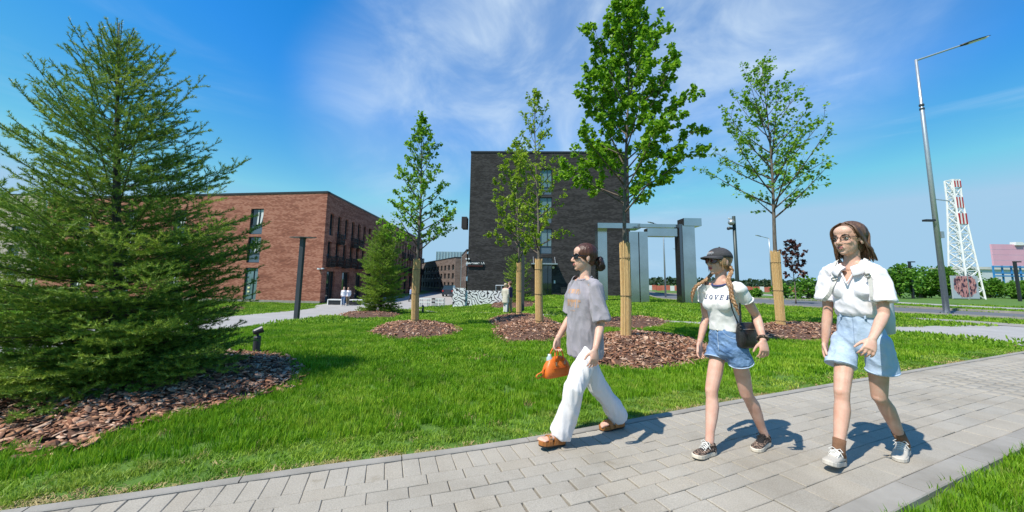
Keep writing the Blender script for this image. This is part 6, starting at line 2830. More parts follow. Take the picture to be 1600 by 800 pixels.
def wrap_on(parent, name, items, material, target, C, X, Y, Nn, off=0.002, dist=0.25):
    """lay flat shapes (list of polygons in x,y metres) onto a garment's surface seen along -Nn"""
    from mathutils.bvhtree import BVHTree
    o0 = ORIGIN[target.name]
    me = target.data
    bvh = BVHTree.FromPolygons([v.co + o0 for v in me.vertices], [tuple(p.vertices) for p in me.polygons])
    mb = MB()
    for poly in items:
        pts = []
        for x, y in poly:
            p = C + X * x + Y * y + Nn * dist
            h = bvh.ray_cast(p, -Nn)
            q = h[0] + Nn * off if h[0] is not None else C + X * x + Y * y
            pts.append(q)
        mb.poly(pts)
    return mb.build(name, material, parent)


def text_polys(txt, size, shear=0.0, spacing=1.0, bold=0.0):
    me = text_mesh(txt, size, M['navy_print'], 'x', 0.0, shear, spacing, bold)
    polys = [[(me.vertices[i].co.x, me.vertices[i].co.y) for i in p.vertices] for p in me.polygons]
    bpy.data.meshes.remove(me)
    return polys
POSES = {"p1": {"k": 1.0, "J": {"pel": [0.644, 3.183, 0.803], "neck": [0.638, 3.157, 1.323], "chin": [0.573, 3.135, 1.413], "top": [0.643, 3.159, 1.623], "shl": [0.696, 3.002, 1.259], "elL": [0.733, 2.97, 0.974], "wrL": [0.656, 2.841, 0.794], "shr": [0.578, 3.316, 1.278], "elR": [0.552, 3.345, 1.0], "wrR": [0.425, 3.288, 0.805], "hpL": [0.714, 3.122, 0.787], "knL": [0.518, 2.972, 0.465], "anL": [0.408, 3.044, 0.095], "hpR": [0.61, 3.265, 0.784], "knR": [0.769, 3.268, 0.404], "anR": [0.981, 3.399, 0.097]}}, "p2": {"k": 0.95, "J": {"pel": [1.756, 2.994, 0.818], "neck": [1.728, 2.97, 1.309], "chin": [1.656, 2.965, 1.392], "top": [1.729, 2.978, 1.59], "shl": [1.788, 2.821, 1.262], "elL": [1.937, 2.874, 1.059], "wrL": [1.876, 2.726, 0.895], "shr": [1.651, 3.111, 1.262], "elR": [1.71, 3.194, 1.017], "wrR": [1.627, 3.157, 0.807], "hpL": [1.789, 2.915, 0.8], "knL": [1.9, 2.991, 0.433], "anL": [2.071, 3.066, 0.099], "hpR": [1.752, 3.081, 0.805], "knR": [1.627, 3.003, 0.448], "anR": [1.546, 2.919, 0.094]}}, "p3": {"k": 1.06, "J": {"pel": [2.752, 2.879, 0.912], "neck": [2.72, 2.859, 1.469], "chin": [2.639, 2.847, 1.56], "top": [2.694, 2.836, 1.789], "shl": [2.742, 2.685, 1.4], "elL": [2.713, 2.647, 1.103], "wrL": [2.536, 2.57, 0.936], "shr": [2.658, 3.026, 1.402], "elR": [2.645, 3.034, 1.096], "wrR": [2.595, 3.029, 0.844], "hpL": [2.786, 2.79, 0.888], "knL": [2.846, 2.872, 0.464], "anL": [3.068, 2.95, 0.107], "hpR": [2.703, 2.959, 0.887], "knR": [2.544, 2.853, 0.495], "anR": [2.413, 2.777, 0.104]}}}


def joints(nm):
    return {a: Vector(b) for a, b in POSES[nm]['J'].items()}, POSES[nm]['k']


def finish_body(o, voxel=0.0052, it=3):
    remesh(o, voxel, it, 0.5)
    return o


def slab_letters(txt, size, gap=0.22):
    """college style slab capitals as small quads (x,y in metres, centred)"""
    def r(x0, y0, x1, y1):
        return [(x0, y0), (x1, y0), (x1, y1), (x0, y1)]

    def ring(cx, cy, rx, ry, w, a0, a1, n=14):
        q = []
        for i in range(n):
            a, b = a0 + (a1 - a0) * i / n, a0 + (a1 - a0) * (i + 1) / n
            q.append([(cx + rx * math.cos(a), cy + ry * math.sin(a)), (cx + rx * math.cos(b), cy + ry * math.sin(b)), (cx + (rx - w) * math.cos(b), cy + (ry - w * 0.8) * math.sin(b)), (cx + (rx - w) * math.cos(a), cy + (ry - w * 0.8) * math.sin(a))])
        return q
    G_ = {
        'L': (0.72, [r(.10, 0, .32, 1), r(0, .88, .44, 1), r(0, 0, .72, .13), r(.58, .13, .72, .36)]),
        'O': (0.82, ring(.41, .5, .41, .51, .20, 0, 2 * math.pi, 18)),
        'V': (0.86, [[(.06, 1), (.28, 1), (.50, 0), (.36, 0)], [(.36, 0), (.50, 0), (.80, 1), (.66, 1)], r(-.04, .88, .38, 1), r(.56, .88, .90, 1)]),
        'E': (0.72, [r(.08, 0, .30, 1), r(0, 0, .70, .12), r(0, .88, .68, 1), r(.30, .45, .52, .56), r(.58, .12, .70, .32), r(.56, .70, .68, .88), r(.46, .38, .54, .64)]),
        'R': (0.80, [r(.08, 0, .30, 1), r(0, 0, .40, .12), r(0, .88, .40, 1), [(.36, .46), (.52, .50), (.74, .0), (.54, .0)], r(.30, .88, .46, 1.0), r(.30, .42, .46, .54), r(.54, 0, .84, .12)] + ring(.44, .71, .30, .29, .20, -math.pi / 2, math.pi / 2, 8)),
    }
    tot = sum(G_[c][0] + gap for c in txt) - gap
    x = -tot / 2
    res = []
    for c in txt:
        w, qs = G_[c]
        for q in qs:
            # split long pieces so that they follow the cloth
            res.append([((x + a) * size, (b - 0.5) * size) for a, b in q])
        x += w + gap
    return res


def densify(polys, m):
    out_ = []
    for p in polys:
        if len(p) != 4:
            out_.append(p)
            continue
        a, b, c, d = [Vector((q[0], q[1], 0)) for q in p]
        nu = max(1, int(max((b - a).length, (c - d).length) / m))
        nv = max(1, int(max((d - a).length, (c - b).length) / m))
        for i in range(nu):
            for j in range(nv):
                def q_(u, v):
                    w = (a.lerp(b, u)).lerp(d.lerp(c, u), v)
                    return (w.x, w.y)
                out_.append([q_(i / nu, j / nv), q_((i + 1) / nu, j / nv), q_((i + 1) / nu, (j + 1) / nv), q_(i / nu, (j + 1) / nv)])
    return out_


def ring_trim(name, c, ax, rx, ry, X, material, parent, tube_r, n=28, tilt=None):
    X = orth(X, ax)
    Y = ax.cross(X)
    pts = [c + X * (rx * math.cos(a)) + Y * (ry * math.sin(a)) + ((tilt * math.cos(a)) if tilt is not None else Vector()) for a in np.linspace(0, 2 * math.pi, n + 1)]
    mb = MB()
    mb.tube(pts, tube_r, 8, cap=False)
    return mb.build(name, material, parent, smooth=True)


def leg_tube(mb, pts, radii, fw, n=20, flat=1.0):
    mb.tube(pts, radii, n, up=fw, flat=flat)


def hair_cap(parent, HF, material, grow=0.010, back=0.020, upo=0.008, extra=None, amp=0.0022, name='hair', low=-0.03):
    P, hf, hl, up, s = HF
    mb = MB()
    mb.ell(P(-0.012 - back, 0, 0.030 + upo), hf * ((0.094 + grow * 0.6) * s), hl * ((0.074 + grow) * s), up * ((0.084 + grow * 0.6) * s), 20, 14)
    mb.ell(P(-0.048, 0, low), hf * (0.055 * s), hl * (0.066 * s), up * (0.060 * s), 16, 12)
    if extra:
        extra(mb)
    o = mb.build(name, M[material], parent)
    remesh(o, 0.005, 3)
    wrinkle(o, amp, (60, 60, 14), 3.0)
    return o


def lock(mb, pts, r, n=7, flat=0.45):
    """a tapering flat lock of hair through pts"""
    P = []
    for i in range(len(pts) - 1):
        for k in range(4):
            t = k / 4
            p0, p1, p2, p3 = pts[max(i - 1, 0)], pts[i], pts[i + 1], pts[min(i + 2, len(pts) - 1)]
            P.append(0.5 * ((2 * p1) + (p2 - p0) * t + (2 * p0 - 5 * p1 + 4 * p2 - p3) * t * t + (3 * p1 - p0 - 3 * p2 + p3) * t ** 3))
    P.append(pts[-1])
    m_ = len(P)
    mb.tube(P, [r * (0.55 + 0.45 * min(1, i / (m_ * 0.25))) * (1 - 0.85 * max(0, (i / (m_ - 1) - 0.55) / 0.45) ** 1.5) + 0.0006 for i in range(m_)], n, flat=flat)


def shades(parent, HF, shape, rim, lens, rimr=0.003):
    """glasses > lens (two); frame with bridge and temples"""
    P, hf, hl, up, s = HF
    fr = MB()
    lens_polys = []
    for q in (-1, 1):
        pts = []
        for x, y in shape:
            b = q * (0.034 + x)
            a = 0.092 - 8.5 * (abs(b) - 0.012) ** 2
            pts.append(P(a, b, 0.003 + y))
        lens_polys.append((q, pts))
        fr.tube(pts + [pts[0]], rimr * s, 6, cap=False)
        ext = P(0.092 - 8.5 * 0.047 ** 2, q * 0.0605, 0.010)
        fr.tube([ext, P(0.062, q * 0.072, 0.010), P(-0.005, q * 0.0765, 0.008), P(-0.026, q * 0.075, -0.008)], [rimr * 1.25 * s, rimr * 1.2 * s, rimr * s, rimr * s], 6)
    fr.tube([P(0.0905, -0.014, 0.007), P(0.097, 0, 0.011), P(0.0905, 0.014, 0.007)], rimr * s, 6)
    go = fr.build('glasses', M[rim], parent, smooth=True)
    if lens:
        for q, pts in lens_polys:
            mb = MB()
            c = sum(pts, Vector()) / len(pts) + hf * (0.003 * s)
            b2 = [p - hf * 0.002 for p in pts]
            n = len(pts)
            mb.add([c] + pts + b2, [(0, 1 + j, 1 + (j + 1) % n) for j in range(n)] + [(1 + j, 1 + n + j, 1 + n + (j + 1) % n, 1 + (j + 1) % n) for j in range(n)] + [tuple(1 + n + j for j in reversed(range(n)))])
            mb.build('lens', M[lens], go, smooth=False)
    return go


def ovalpts(w, h, n=16, pw=2.0, skew=0.0):
    r = []
    for i in range(n):
        a = 2 * math.pi * i / n
        ca, sa = math.cos(a), math.sin(a)
        x = w * abs(ca) ** (2 / pw) * (1 if ca > 0 else -1)
        y = h * abs(sa) ** (2 / pw) * (1 if sa > 0 else -1)
        r.append((x, y + skew * max(0, x) * 1.0))
    return r


FW = Vector((-0.911, -0.411, 0)).normalized()
LF = Vector((-FW.y, FW.x, 0))

# ================= woman in the grey T-shirt
J, k = joints('p1')
HF = head_frame(J, (-0.985, -0.17, 0.02), k)
w1 = empty('person', (J['pel'].x, J['pel'].y, 0.0), 'woman in oversized grey T-shirt and white trousers walking with sunglasses and a bun', 'person', 'three walking women')
mb = MB()
torso_loft(mb, J, FW, BODY_ST, k)
add_head(mb, J, HF, k)
for sd in 'LR':
    q = 1 if sd == 'L' else -1
    sh, el, wr = J['sh' + sd.lower()], J['el' + sd], J['wr' + sd]
    add_arm(mb, sh, el, wr, k)
    add_leg(mb, J['hp' + sd], J['kn' + sd], J['an' + sd], FW, k)
wr = J['wrL']
add_hand(mb, wr, (J['wrL'] - J['elL']).normalized() * 0.5 + Vector((0, 0, -0.8)) + FW * 0.05, FW, -LF, k, (14, 22, 16))
wr = J['wrR']
dR = ((J['wrR'] - J['elR']).normalized() * 0.4 + Vector((0, 0, -0.9)))
add_hand(mb, wr, dR, FW, LF, k, (42, 62, 48), 0.6, 0.9)
FL = foot_frame(J['anL'], FW * 1.0 + LF * 0.10, math.radians(7), k, 0.085)
FR = foot_frame(J['anR'], FW * 1.0 - LF * 0.12, math.radians(-4), k, 0.085)
feet1 = []
for F_, inner in ((FL, -1), (FR, 1)):
    sh_ = ground_shift([p for r in sole_rings(F_, (0.0,), k, (0.985,)) for p in r])
    F_ = (F_[0] + sh_, F_[1], F_[2], F_[3])
    feet1.append((F_, inner))
    add_bare_foot(mb, F_, k, inner)
body = finish_body(mb.build('body', M['skin'], w1))
add_face_details(w1, HF, 'lip', eyes=False)
for (F_, inner), lb_ in zip(feet1, ('front', 'rear')):
    sandal(w1, F_, k, inner)
# trousers
mb = MB()
torso_loft(mb, J, FW, [(-0.24, 0.05, 0.06, 0), (-0.17, 0.145, 0.098, -0.005), (-0.05, 0.152, 0.104, -0.005), (0.12, 0.145, 0.098, 0), (0.28, 0.125, 0.088, 0)], k)
for sd, hemr in (('L', 0.098), ('R', 0.086)):
    hp, kn, an = J['hp' + sd], J['kn' + sd], J['an' + sd]
    q = 1 if sd == 'L' else -1
    axd = (an - kn).normalized()
    bkw = -FW
    pts = [hp + UP * 0.02, hp.lerp(kn, 0.35) + FW * 0.01, hp.lerp(kn, 0.7) + FW * 0.012, kn + FW * 0.004, kn.lerp(an, 0.35) + bkw * 0.012, kn.lerp(an, 0.7) + bkw * 0.014, an + axd * 0.012 + bkw * 0.006]
    leg_tube(mb, pts, [0.064 * k, 0.076 * k, 0.077 * k, 0.074 * k, 0.074 * k, 0.078 * k, hemr * 0.88 * k], FW, 22)
tr_o = garment('trousers', mb, M['linen'], w1, 0.007, 6, (0.015, (9.5, 9.5, 1.5), 4.0, 0.4))
# T-shirt
mb = MB()
torso_loft(mb, J, FW, [(-0.245, 0.160, 0.122, 0.0), (-0.12, 0.162, 0.122, 0.0), (0.10, 0.158, 0.120, 0.004), (0.35, 0.150, 0.114, 0.008), (0.55, 0.148, 0.114, 0.014), (0.70, 0.150, 0.112, 0.014), (0.80, 0.150, 0.100, 0.006), (0.89, 0.140, 0.082, -0.002), (0.955, 0.104, 0.068, -0.006), (1.0, 0.078, 0.062, -0.006), (1.035, 0.062, 0.056, -0.004)], k)
for sd in 'LR':
    q = 1 if sd == 'L' else -1
    sh, el = J['sh' + sd.lower()], J['el' + sd]
    mb.tube([sh - LF * (q * 0.035) + UP * 0.012, sh + UP * 0.004, sh.lerp(el, 0.35) + LF * q * 0.008, sh.lerp(el, 0.65) + LF * q * 0.012, sh.lerp(el, 0.93) + LF * q * 0.014 + FW * 0.0], [0.046 * k, 0.053 * k, 0.062 * k, 0.068 * k, 0.075 * k], 18)
    mb.ell(sh, (0.053 * k, 0, 0), (0, 0.053 * k, 0), (0, 0, 0.050 * k), 12, 8)
add_traps(mb, J, k, 0.044, 0.016)
shirt = garment('t_shirt', mb, M['tee_grey'], w1, 0.006, 8, (0.014, (7.5, 7.5, 3.6), 9.0, 0.5))
ring_trim('collar', J['neck'] + UP * 0.016 - FW * 0.004, (UP + FW * 0.30).normalized(), 0.067 * k, 0.060 * k, LF, M['tee_grey'], w1, 0.008)
cut_neck(shirt, J['neck'] + UP * 0.014 - FW * 0.004, (UP + FW * 0.30).normalized())
# faded orange print, two lines of blocky marks
C = J['pel'].lerp(J['neck'], 0.70) + FW * 0.02
items = []
rng = random.Random(4)
for yy, h, w in ((0.055, 0.050, 0.20), (-0.045, 0.075, 0.17), (-0.105, 0.012, 0.06)):
    x = -w / 2
    while x < w / 2:
        bw = rng.uniform(0.010, 0.022)
        y0 = yy - h / 2 + (rng.uniform(0, h * 0.25))
        items.append([(x, y0), (x + bw, y0), (x + bw, yy + h / 2), (x, yy + h / 2 - rng.uniform(0, h * 0.15))])
        if rng.random() < 0.7 and h > 0.03:
            items.append([(x + bw, yy + h * 0.18), (x + bw + 0.012, yy + h * 0.18), (x + bw + 0.012, yy + h * 0.42), (x + bw, yy + h * 0.42)])
        x += bw + rng.uniform(0.008, 0.014)
wrap_on(shirt, 'print', densify(items, 0.015), M['orange_print'], shirt, C, LF, UP, FW, 0.0012, 0.4)
# hair drawn back into a low bun
hair_cap(w1, HF, 'hair_auburn', 0.010, 0.008, 0.007, low=-0.012)
P, hf, hl, up, s = HF
mb = MB()
for i in range(3):
    a = i * 2.1
    c = P(-0.142, 0.012, -0.045)
    pts = [c + hl * (0.030 * math.cos(a + t) * s) + up * (0.046 * math.sin(a + t) * s) + hf * (0.018 * math.sin(2 * t + i) * s) for t in np.linspace(0, 4.4, 12)]
    mb.tube(pts, [0.018 * s] * 12, 8)
mb.ell(P(-0.140, 0.012, -0.048), hf * 0.036 * s, hl * 0.034 * s, up * 0.050 * s, 14, 10)
mb.ell(P(-0.108, 0.006, -0.032), hf * 0.03 * s, hl * 0.026 * s, up * 0.028 * s, 12, 8)
bun = mb.build('hair_bun', M['hair_bun'], w1)
remesh(bun, 0.005, 2)
wrinkle(bun, 0.003, (50, 50, 20), 1.0)
shades(w1, HF, [(-0.022, 0.010), (-0.010, 0.0165), (0.012, 0.019), (0.028, 0.020), (0.027, 0.004), (0.018, -0.012), (0.0, -0.0165), (-0.016, -0.012), (-0.022, 0.0)], 'black_plastic', 'dark_lens', 0.0042)
# small earring
mb = MB()
mb.ell(P(-0.004, 0.083, -0.040), hf * 0.004, hl * 0.004, up * 0.004, 8, 6)
mb.build('earring', M['chrome'], w1, smooth=True)

# her handbag
hc = J['wrR'] + dR.normalized() * 0.085
bag = empty('handbag', (hc.x, hc.y, 0.0), 'small orange leather handbag held by the woman in the grey T-shirt', 'handbag')
ba = (FW * 0.97 + LF * 0.22).normalized()        # length of the bag
bn = Vector((-ba.y, ba.x, 0))
if bn.dot(LF) < 0:
    bn = -bn
zt_ = hc.z - 0.080
mb = MB()
rings = []
for dz, hl_, hw in ((-0.166, 0.136, 0.040), (-0.158, 0.150, 0.054), (-0.11, 0.148, 0.058), (-0.06, 0.130, 0.048), (-0.02, 0.100, 0.032), (0.0, 0.072, 0.020), (0.004, 0.050, 0.008)):
    c = Vector((hc.x, hc.y, zt_ + dz))
    ring = []
    for j in range(24):
        a = 2 * math.pi * j / 24
        ca, sa = math.cos(a), math.sin(a)
        ring.append(c + ba * (hl_ * abs(ca) ** 0.55 * (1 if ca > 0 else -1)) + bn * (hw * abs(sa) ** 0.55 * (1 if sa > 0 else -1)))
    rings.append(ring)
mb.loft(rings)
bo_ = mb.build('body', M['orange_leather'], bag, smooth=True)
for q in (-1, 1):
    mb = MB()
    pts = []
    for t in np.linspace(0, math.pi, 13):
        pts.append(Vector((hc.x, hc.y, zt_ - 0.035)) + ba * (0.052 * math.cos(t)) + bn * (q * (0.040 - 0.022 * math.sin(t))) + UP * (0.118 * math.sin(t) ** 0.8))
    mb.tube(pts, 0.0062, 8)
    mb.build('handle', M['orange_leather'], bag, smooth=True)
    for e in (-1, 1):
        mb = MB()
        mb.box(Vector((hc.x, hc.y, zt_ - 0.045)) + ba * (0.052 * e) + bn * (q * 0.045), (0.016, 0.016, 0.030), math.atan2(ba.y, ba.x))
        mb.build('handle_tab', M['chrome'], bag)
mb = MB()
mb.tube([Vector((hc.x, hc.y, zt_ - 0.085)) + bn * 0.0565 + ba * x for x in (-0.085, -0.04, 0.0, 0.04, 0.085)], 0.0035, 6)
mb.build('pocket_zip', M['orange_dark'], bag)
mb = MB()
c = Vector((hc.x, hc.y, zt_ - 0.06)) + ba * 0.105
mb.tube([c, c + ba * 0.03 - UP * 0.05, c + ba * 0.07 - UP * 0.085, c + ba * 0.115 - UP * 0.095, c + ba * 0.135 - UP * 0.075, c + ba * 0.118 - UP * 0.06, c + ba * 0.075 - UP * 0.05, c + ba * 0.03 - UP * 0.02], 0.0075, 6, flat=0.5)
mb.build('strap', M['orange_leather'], bag, smooth=True)
mb = MB()
c = Vector((hc.x, hc.y, zt_ - 0.02)) + ba * 0.075 - bn * 0.01
mb.tube([c - UP * 0.06, c + UP * 0.020, c + UP * 0.032, c + UP * 0.05], [0.028, 0.028, 0.016, 0.015], 12)
bt = mb.build('water_bottle', mat('clear_plastic', (0.42, 0.50, 0.50), 0.08, spec=0.8), None, origin=c, smooth=True)
tag(bt, 'clear plastic bottle sticking out of the orange handbag', 'bottle')

# ================= woman in the cap
J, k = joints('p2')
HF = head_frame(J, (-0.955, -0.29, 0.0), k)
w2 = empty('person', (J['pel'].x, J['pel'].y, 0.0), 'woman in dark cap, white lettered T-shirt and blue denim shorts with braids', 'person', 'three walking women')
mb = MB()
torso_loft(mb, J, FW, BODY_ST, k)
add_head(mb, J, HF, k)
for sd in 'LR':
    q = 1 if sd == 'L' else -1
    add_arm(mb, J['sh' + sd.lower()], J['el' + sd], J['wr' + sd], k)
    add_leg(mb, J['hp' + sd], J['kn' + sd], J['an' + sd] + UP * 0.0, FW, k, 0.97)
add_hand(mb, J['wrL'], (J['wrL'] - J['elL']).normalized() * 0.5 + Vector((0, 0, -0.85)), FW * 0.8 - LF * 0.3, -LF * 0.8 - FW * 0.5, k, (20, 30, 20))
add_hand(mb, J['wrR'], (J['wrR'] - J['elR']).normalized() * 0.5 + Vector((0, 0, -0.8)), FW, LF, k, (16, 22, 16))
body = finish_body(mb.build('body', M['skin_rosy'], w2))
add_face_details(w2, HF, 'lip_red', eyes=False, brow=False)
mats = ('leopard', 'cream_rubber', 'leopard')
sneaker(w2, J['anR'], FW + LF * 0.05, math.radians(2), k * 1.0, mats, laces='lace_white')
sneaker(w2, J['anL'], FW * 1.0 + LF * 0.12, math.radians(-5), k * 1.0, mats, laces='lace_black')
# denim shorts
mb = MB()
torso_loft(mb, J, FW, [(-0.215, 0.05, 0.06, 0), (-0.16, 0.150, 0.100, -0.010), (-0.05, 0.155, 0.106, -0.010), (0.08, 0.148, 0.100, -0.006), (0.18, 0.134, 0.092, 0), (0.27, 0.120, 0.085, 0)], k)
for sd in 'LR':
    hp, kn = J['hp' + sd], J['kn' + sd]
    q = 1 if sd == 'L' else -1
    leg_tube(mb, [hp + UP * 0.03, hp + LF * q * 0.004, hp.lerp(kn, 0.16) + LF * q * 0.006, hp.lerp(kn, 0.31) + LF * q * 0.010], [0.070 * k, 0.078 * k, 0.085 * k, 0.091 * k], FW, 22)
shorts = garment('shorts', mb, M['denim_blue'], w2, 0.006, 4, (0.006, (11, 11, 16), 2.0, 0.5))
for sd in 'LR':
    hp, kn = J['hp' + sd], J['kn' + sd]
    q = 1 if sd == 'L' else -1
    ax = (kn - hp).normalized()
    ring_trim('frayed_hem', hp.lerp(kn, 0.312) + LF * q * 0.010, ax, 0.0915 * k, 0.0915 * k, FW, M['denim_pale'], shorts, 0.0045)
wc = J['pel'].lerp(J['neck'], 0.255)
seam = M['denim_pale']
seams = []
cx_ = J['pel'].lerp(J['neck'], 0.10)
seams += [[(-0.002, -0.09), (0.003, -0.09), (0.003, 0.075), (-0.002, 0.075)]]
for q in (-1, 1):
    prev = None
    for t in np.linspace(0, 1, 9):
        x = q * (0.045 + 0.075 * t)
        y = 0.062 - 0.045 * math.sin(t * 1.5)
        if prev:
            seams.append([(prev[0], prev[1] - 0.002), (x, y - 0.002), (x, y + 0.002), (prev[0], prev[1] + 0.002)])
        prev = (x, y)
wrap_on(shorts, 'seams', densify(seams, 0.02), M['denim_pale'], shorts, cx_, LF, UP, FW, 0.002, 0.4)
mb = MB()
bp_ = J['pel'].lerp(J['neck'], 0.235) + FW * 0.098 * k
mb.ell(bp_, LF * 0.008, FW * 0.005, UP * 0.008, 10, 6)
mb.build('button', M['chrome'], shorts, smooth=True)
# T-shirt
mb = MB()
torso_loft(mb, J, FW, [(0.225, 0.130, 0.094, 0), (0.26, 0.130, 0.094, 0.0), (0.38, 0.120, 0.088, 0.004), (0.52, 0.124, 0.092, 0.010), (0.66, 0.134, 0.102, 0.014), (0.78, 0.136, 0.092, 0.006), (0.87, 0.128, 0.076, -0.004), (0.935, 0.104, 0.066, -0.006), (0.98, 0.080, 0.062, -0.006), (1.01, 0.066, 0.056, -0.004)], k)
for sd in 'LR':
    q = 1 if sd == 'L' else -1
    sh, el = J['sh' + sd.lower()], J['el' + sd]
    mb.tube([sh - LF * (q * 0.04), sh, sh.lerp(el, 0.22), sh.lerp(el, 0.42)], [0.043 * k, 0.046 * k, 0.048 * k, 0.050 * k], 16)
    mb.ell(sh, (0.050 * k, 0, 0), (0, 0.050 * k, 0), (0, 0, 0.048 * k), 12, 8)
    mb.ell(J['pel'].lerp(J['neck'], 0.655) + FW * 0.078 * k + LF * (q * 0.066 * k), LF * 0.062 * k, FW * 0.050 * k, UP * 0.060 * k, 14, 10)
add_traps(mb, J, k, 0.041, 0.016)
shirt = garment('t_shirt', mb, M['tee_white'], w2, 0.006, 6, (0.0045, (9, 9, 7), 6.0, 0.5))
ring_trim('collar', J['neck'] + UP * 0.004 + FW * 0.004, (UP + FW * 0.42).normalized(), 0.070 * k, 0.066 * k, LF, M['navy'], w2, 0.0085)
cut_neck(shirt, J['neck'] + UP * 0.002 + FW * 0.004, (UP + FW * 0.42).normalized())
for sd in 'LR':
    sh, el = J['sh' + sd.lower()], J['el' + sd]
    ring_trim('cuff', sh.lerp(el, 0.415), (el - sh).normalized(), 0.0485 * k, 0.0485 * k, FW, M['tee_white'], shirt, 0.005)
C = J['pel'].lerp(J['neck'], 0.775) + FW * 0.02
wrap_on(shirt, 'lettering', densify(slab_letters('LOVER', 0.038, 0.40), 0.012), M['navy_print'], shirt, C + LF * 0.016, LF, UP, FW, 0.003, 0.4)
# hair under the cap, loose front locks, braids
P, hf, hl, up, s = HF


def cap_hair(mb):
    for q in (-1, 1):
        mb.ell(P(0.010, q * 0.066, -0.002), hf * 0.05 * s, hl * 0.016 * s, up * 0.045 * s, 12, 8)
hair_cap(w2, HF, 'hair_blond', 0.006, 0.016, 0.0, extra=cap_hair, low=-0.035)


def braid(path, r, material, parent):
    """three plaited strands along a path"""
    R_ = []
    for i in range(len(path) - 1):
        for t in np.linspace(0, 1, 9)[:-1]:
            p0, p1, p2, p3 = path[max(i - 1, 0)], path[i], path[i + 1], path[min(i + 2, len(path) - 1)]
            R_.append(0.5 * ((2 * p1) + (p2 - p0) * t + (2 * p0 - 5 * p1 + 4 * p2 - p3) * t * t + (3 * p1 - p0 - 3 * p2 + p3) * t ** 3))
    R_.append(path[-1])
    mb = MB()
    n = len(R_)
    ln = [0]
    for a, b in zip(R_[:-1], R_[1:]):
        ln.append(ln[-1] + (b - a).length)
    for sgn in range(3):
        pts, rad = [], []
        for i, p in enumerate(R_):
            d = (R_[min(i + 1, n - 1)] - R_[max(i - 1, 0)]).normalized()
            X = orth(LF + FW * 0.3, d)
            Y = d.cross(X)
            ph = ln[i] / (r * 5.2) * 2 * math.pi / 1.35 + sgn * 2 * math.pi / 3
            tap = 1.0 if ln[i] < ln[-1] * 0.82 else max(0.15, 1 - (ln[i] - ln[-1] * 0.82) / (ln[-1] * 0.18) * 0.75)
            pts.append(p + X * (r * 0.9 * math.sin(ph) * tap) + Y * (r * 0.42 * math.sin(2 * ph) * tap))
            rad.append(r * 0.62 * tap)
        mb.tube(pts, rad, 8)
    return mb.build('braid', M[material], parent, smooth=True)


shL, shR = J['shl'], J['shr']
braid([P(-0.045, 0.070, -0.045), P(-0.045, 0.082, -0.085), shL + UP * 0.078 - LF * 0.07 + FW * 0.035, shL + UP * 0.030 - LF * 0.02 + FW * 0.085, shL - UP * 0.06 + LF * 0.005 + FW * 0.108, shL - UP * 0.13 + LF * 0.03 + FW * 0.105, shL - UP * 0.19 + LF * 0.045 + FW * 0.10], 0.0140 * s, 'hair_blond', w2)
braid([P(-0.035, -0.068, -0.045), P(-0.025, -0.085, -0.090), shR + UP * 0.075 + LF * 0.06 + FW * 0.04, shR + UP * 0.02 - LF * 0.0 + FW * 0.085, shR - UP * 0.05 - LF * 0.03 + FW * 0.095, shR - UP * 0.12 - LF * 0.04 + FW * 0.09], 0.0135 * s, 'hair_blond', w2)
mb = MB()
lock(mb, [P(0.045, 0.062, 0.035), P(0.040, 0.071, -0.005), P(0.030, 0.072, -0.05), P(0.026, 0.070, -0.085)], 0.006 * s)
lock(mb, [P(0.040, -0.064, 0.035), P(0.036, -0.072, -0.010), P(0.030, -0.072, -0.06), P(0.03, -0.07, -0.09)], 0.005 * s)
mb.build('loose_locks', M['hair_blond'], w2, smooth=True)
# cap: crown with panels, visor, button
mb = MB()
rings = []
for i in range(9):
    a = (i / 8) * math.pi / 2
    r = math.cos(a)
    z = 0.036 + 0.083 * math.sin(a) ** 0.92
    ring = []
    for j in range(30):
        b = 2 * math.pi * j / 30
        pan = 1 + 0.010 * abs(math.cos(3 * b)) * (r ** 0.3)
        rr = max(r, 0.03)
        ring.append(P(-0.020 + 0.108 * rr * math.cos(b) * pan, 0.087 * rr * math.sin(b) * pan, z - 0.010 * (1 - i / 8) * (1 - math.cos(b)) / 2))
    rings.append(ring)
mb.loft(rings)
cap_o = mb.build('cap', M['cap_cloth'], w2, smooth=True)
cap_o['label'] = 'washed black baseball cap'
mb = MB()
rings = []
for i in range(15):
    b = -1.18 + 2.36 * i / 14
    bx, by = math.cos(b), math.sin(b)
    r0 = P(-0.020 + 0.105 * bx, 0.085 * by, 0.040)
    ext = 0.082 * max(0.02, math.cos(b * 1.15)) ** 0.75
    r1 = P(-0.020 + 0.105 * bx + ext, 0.085 * by * (1 + 0.03), 0.040 - 0.028 * by * by - 0.014 * (ext / 0.082))
    m0 = (r0 + r1) / 2 + up * 0.004
    th_ = up * 0.0045
    rings.append([r0, m0, r1, r1 + th_, m0 + th_, r0 + th_])
mb.loft(rings)
mb.build('visor', M['cap_cloth'], cap_o, smooth=True)
mb = MB()
mb.ell(P(-0.020, 0, 0.1205), hf * 0.008 * s, hl * 0.008 * s, up * 0.005 * s, 10, 6)
mb.build('button', M['cap_cloth'], cap_o, smooth=True)
mb = MB()
for i in range(4):
    b0 = -0.34 + 0.19 * i
    for t0, t1, z0, z1 in ((0, 0.05, 0.052, 0.078), (0.05, 0.12, 0.078, 0.060), (0.12, 0.13, 0.060, 0.074)):
        pa_, pb2 = b0 + t0, b0 + t1
        def cp(b, z):
            a = math.asin(min(1, ((z - 0.036) / 0.083)) ** (1 / 0.92))
            r = math.cos(a)
            return P(-0.020 + 0.112 * r * math.cos(b), 0.0905 * r * math.sin(b), z)
        mb.tube([cp(pa_, z0), cp((pa_ + pb2) / 2, (z0 + z1) / 2), cp(pb2, z1)], 0.0016 * s, 5)
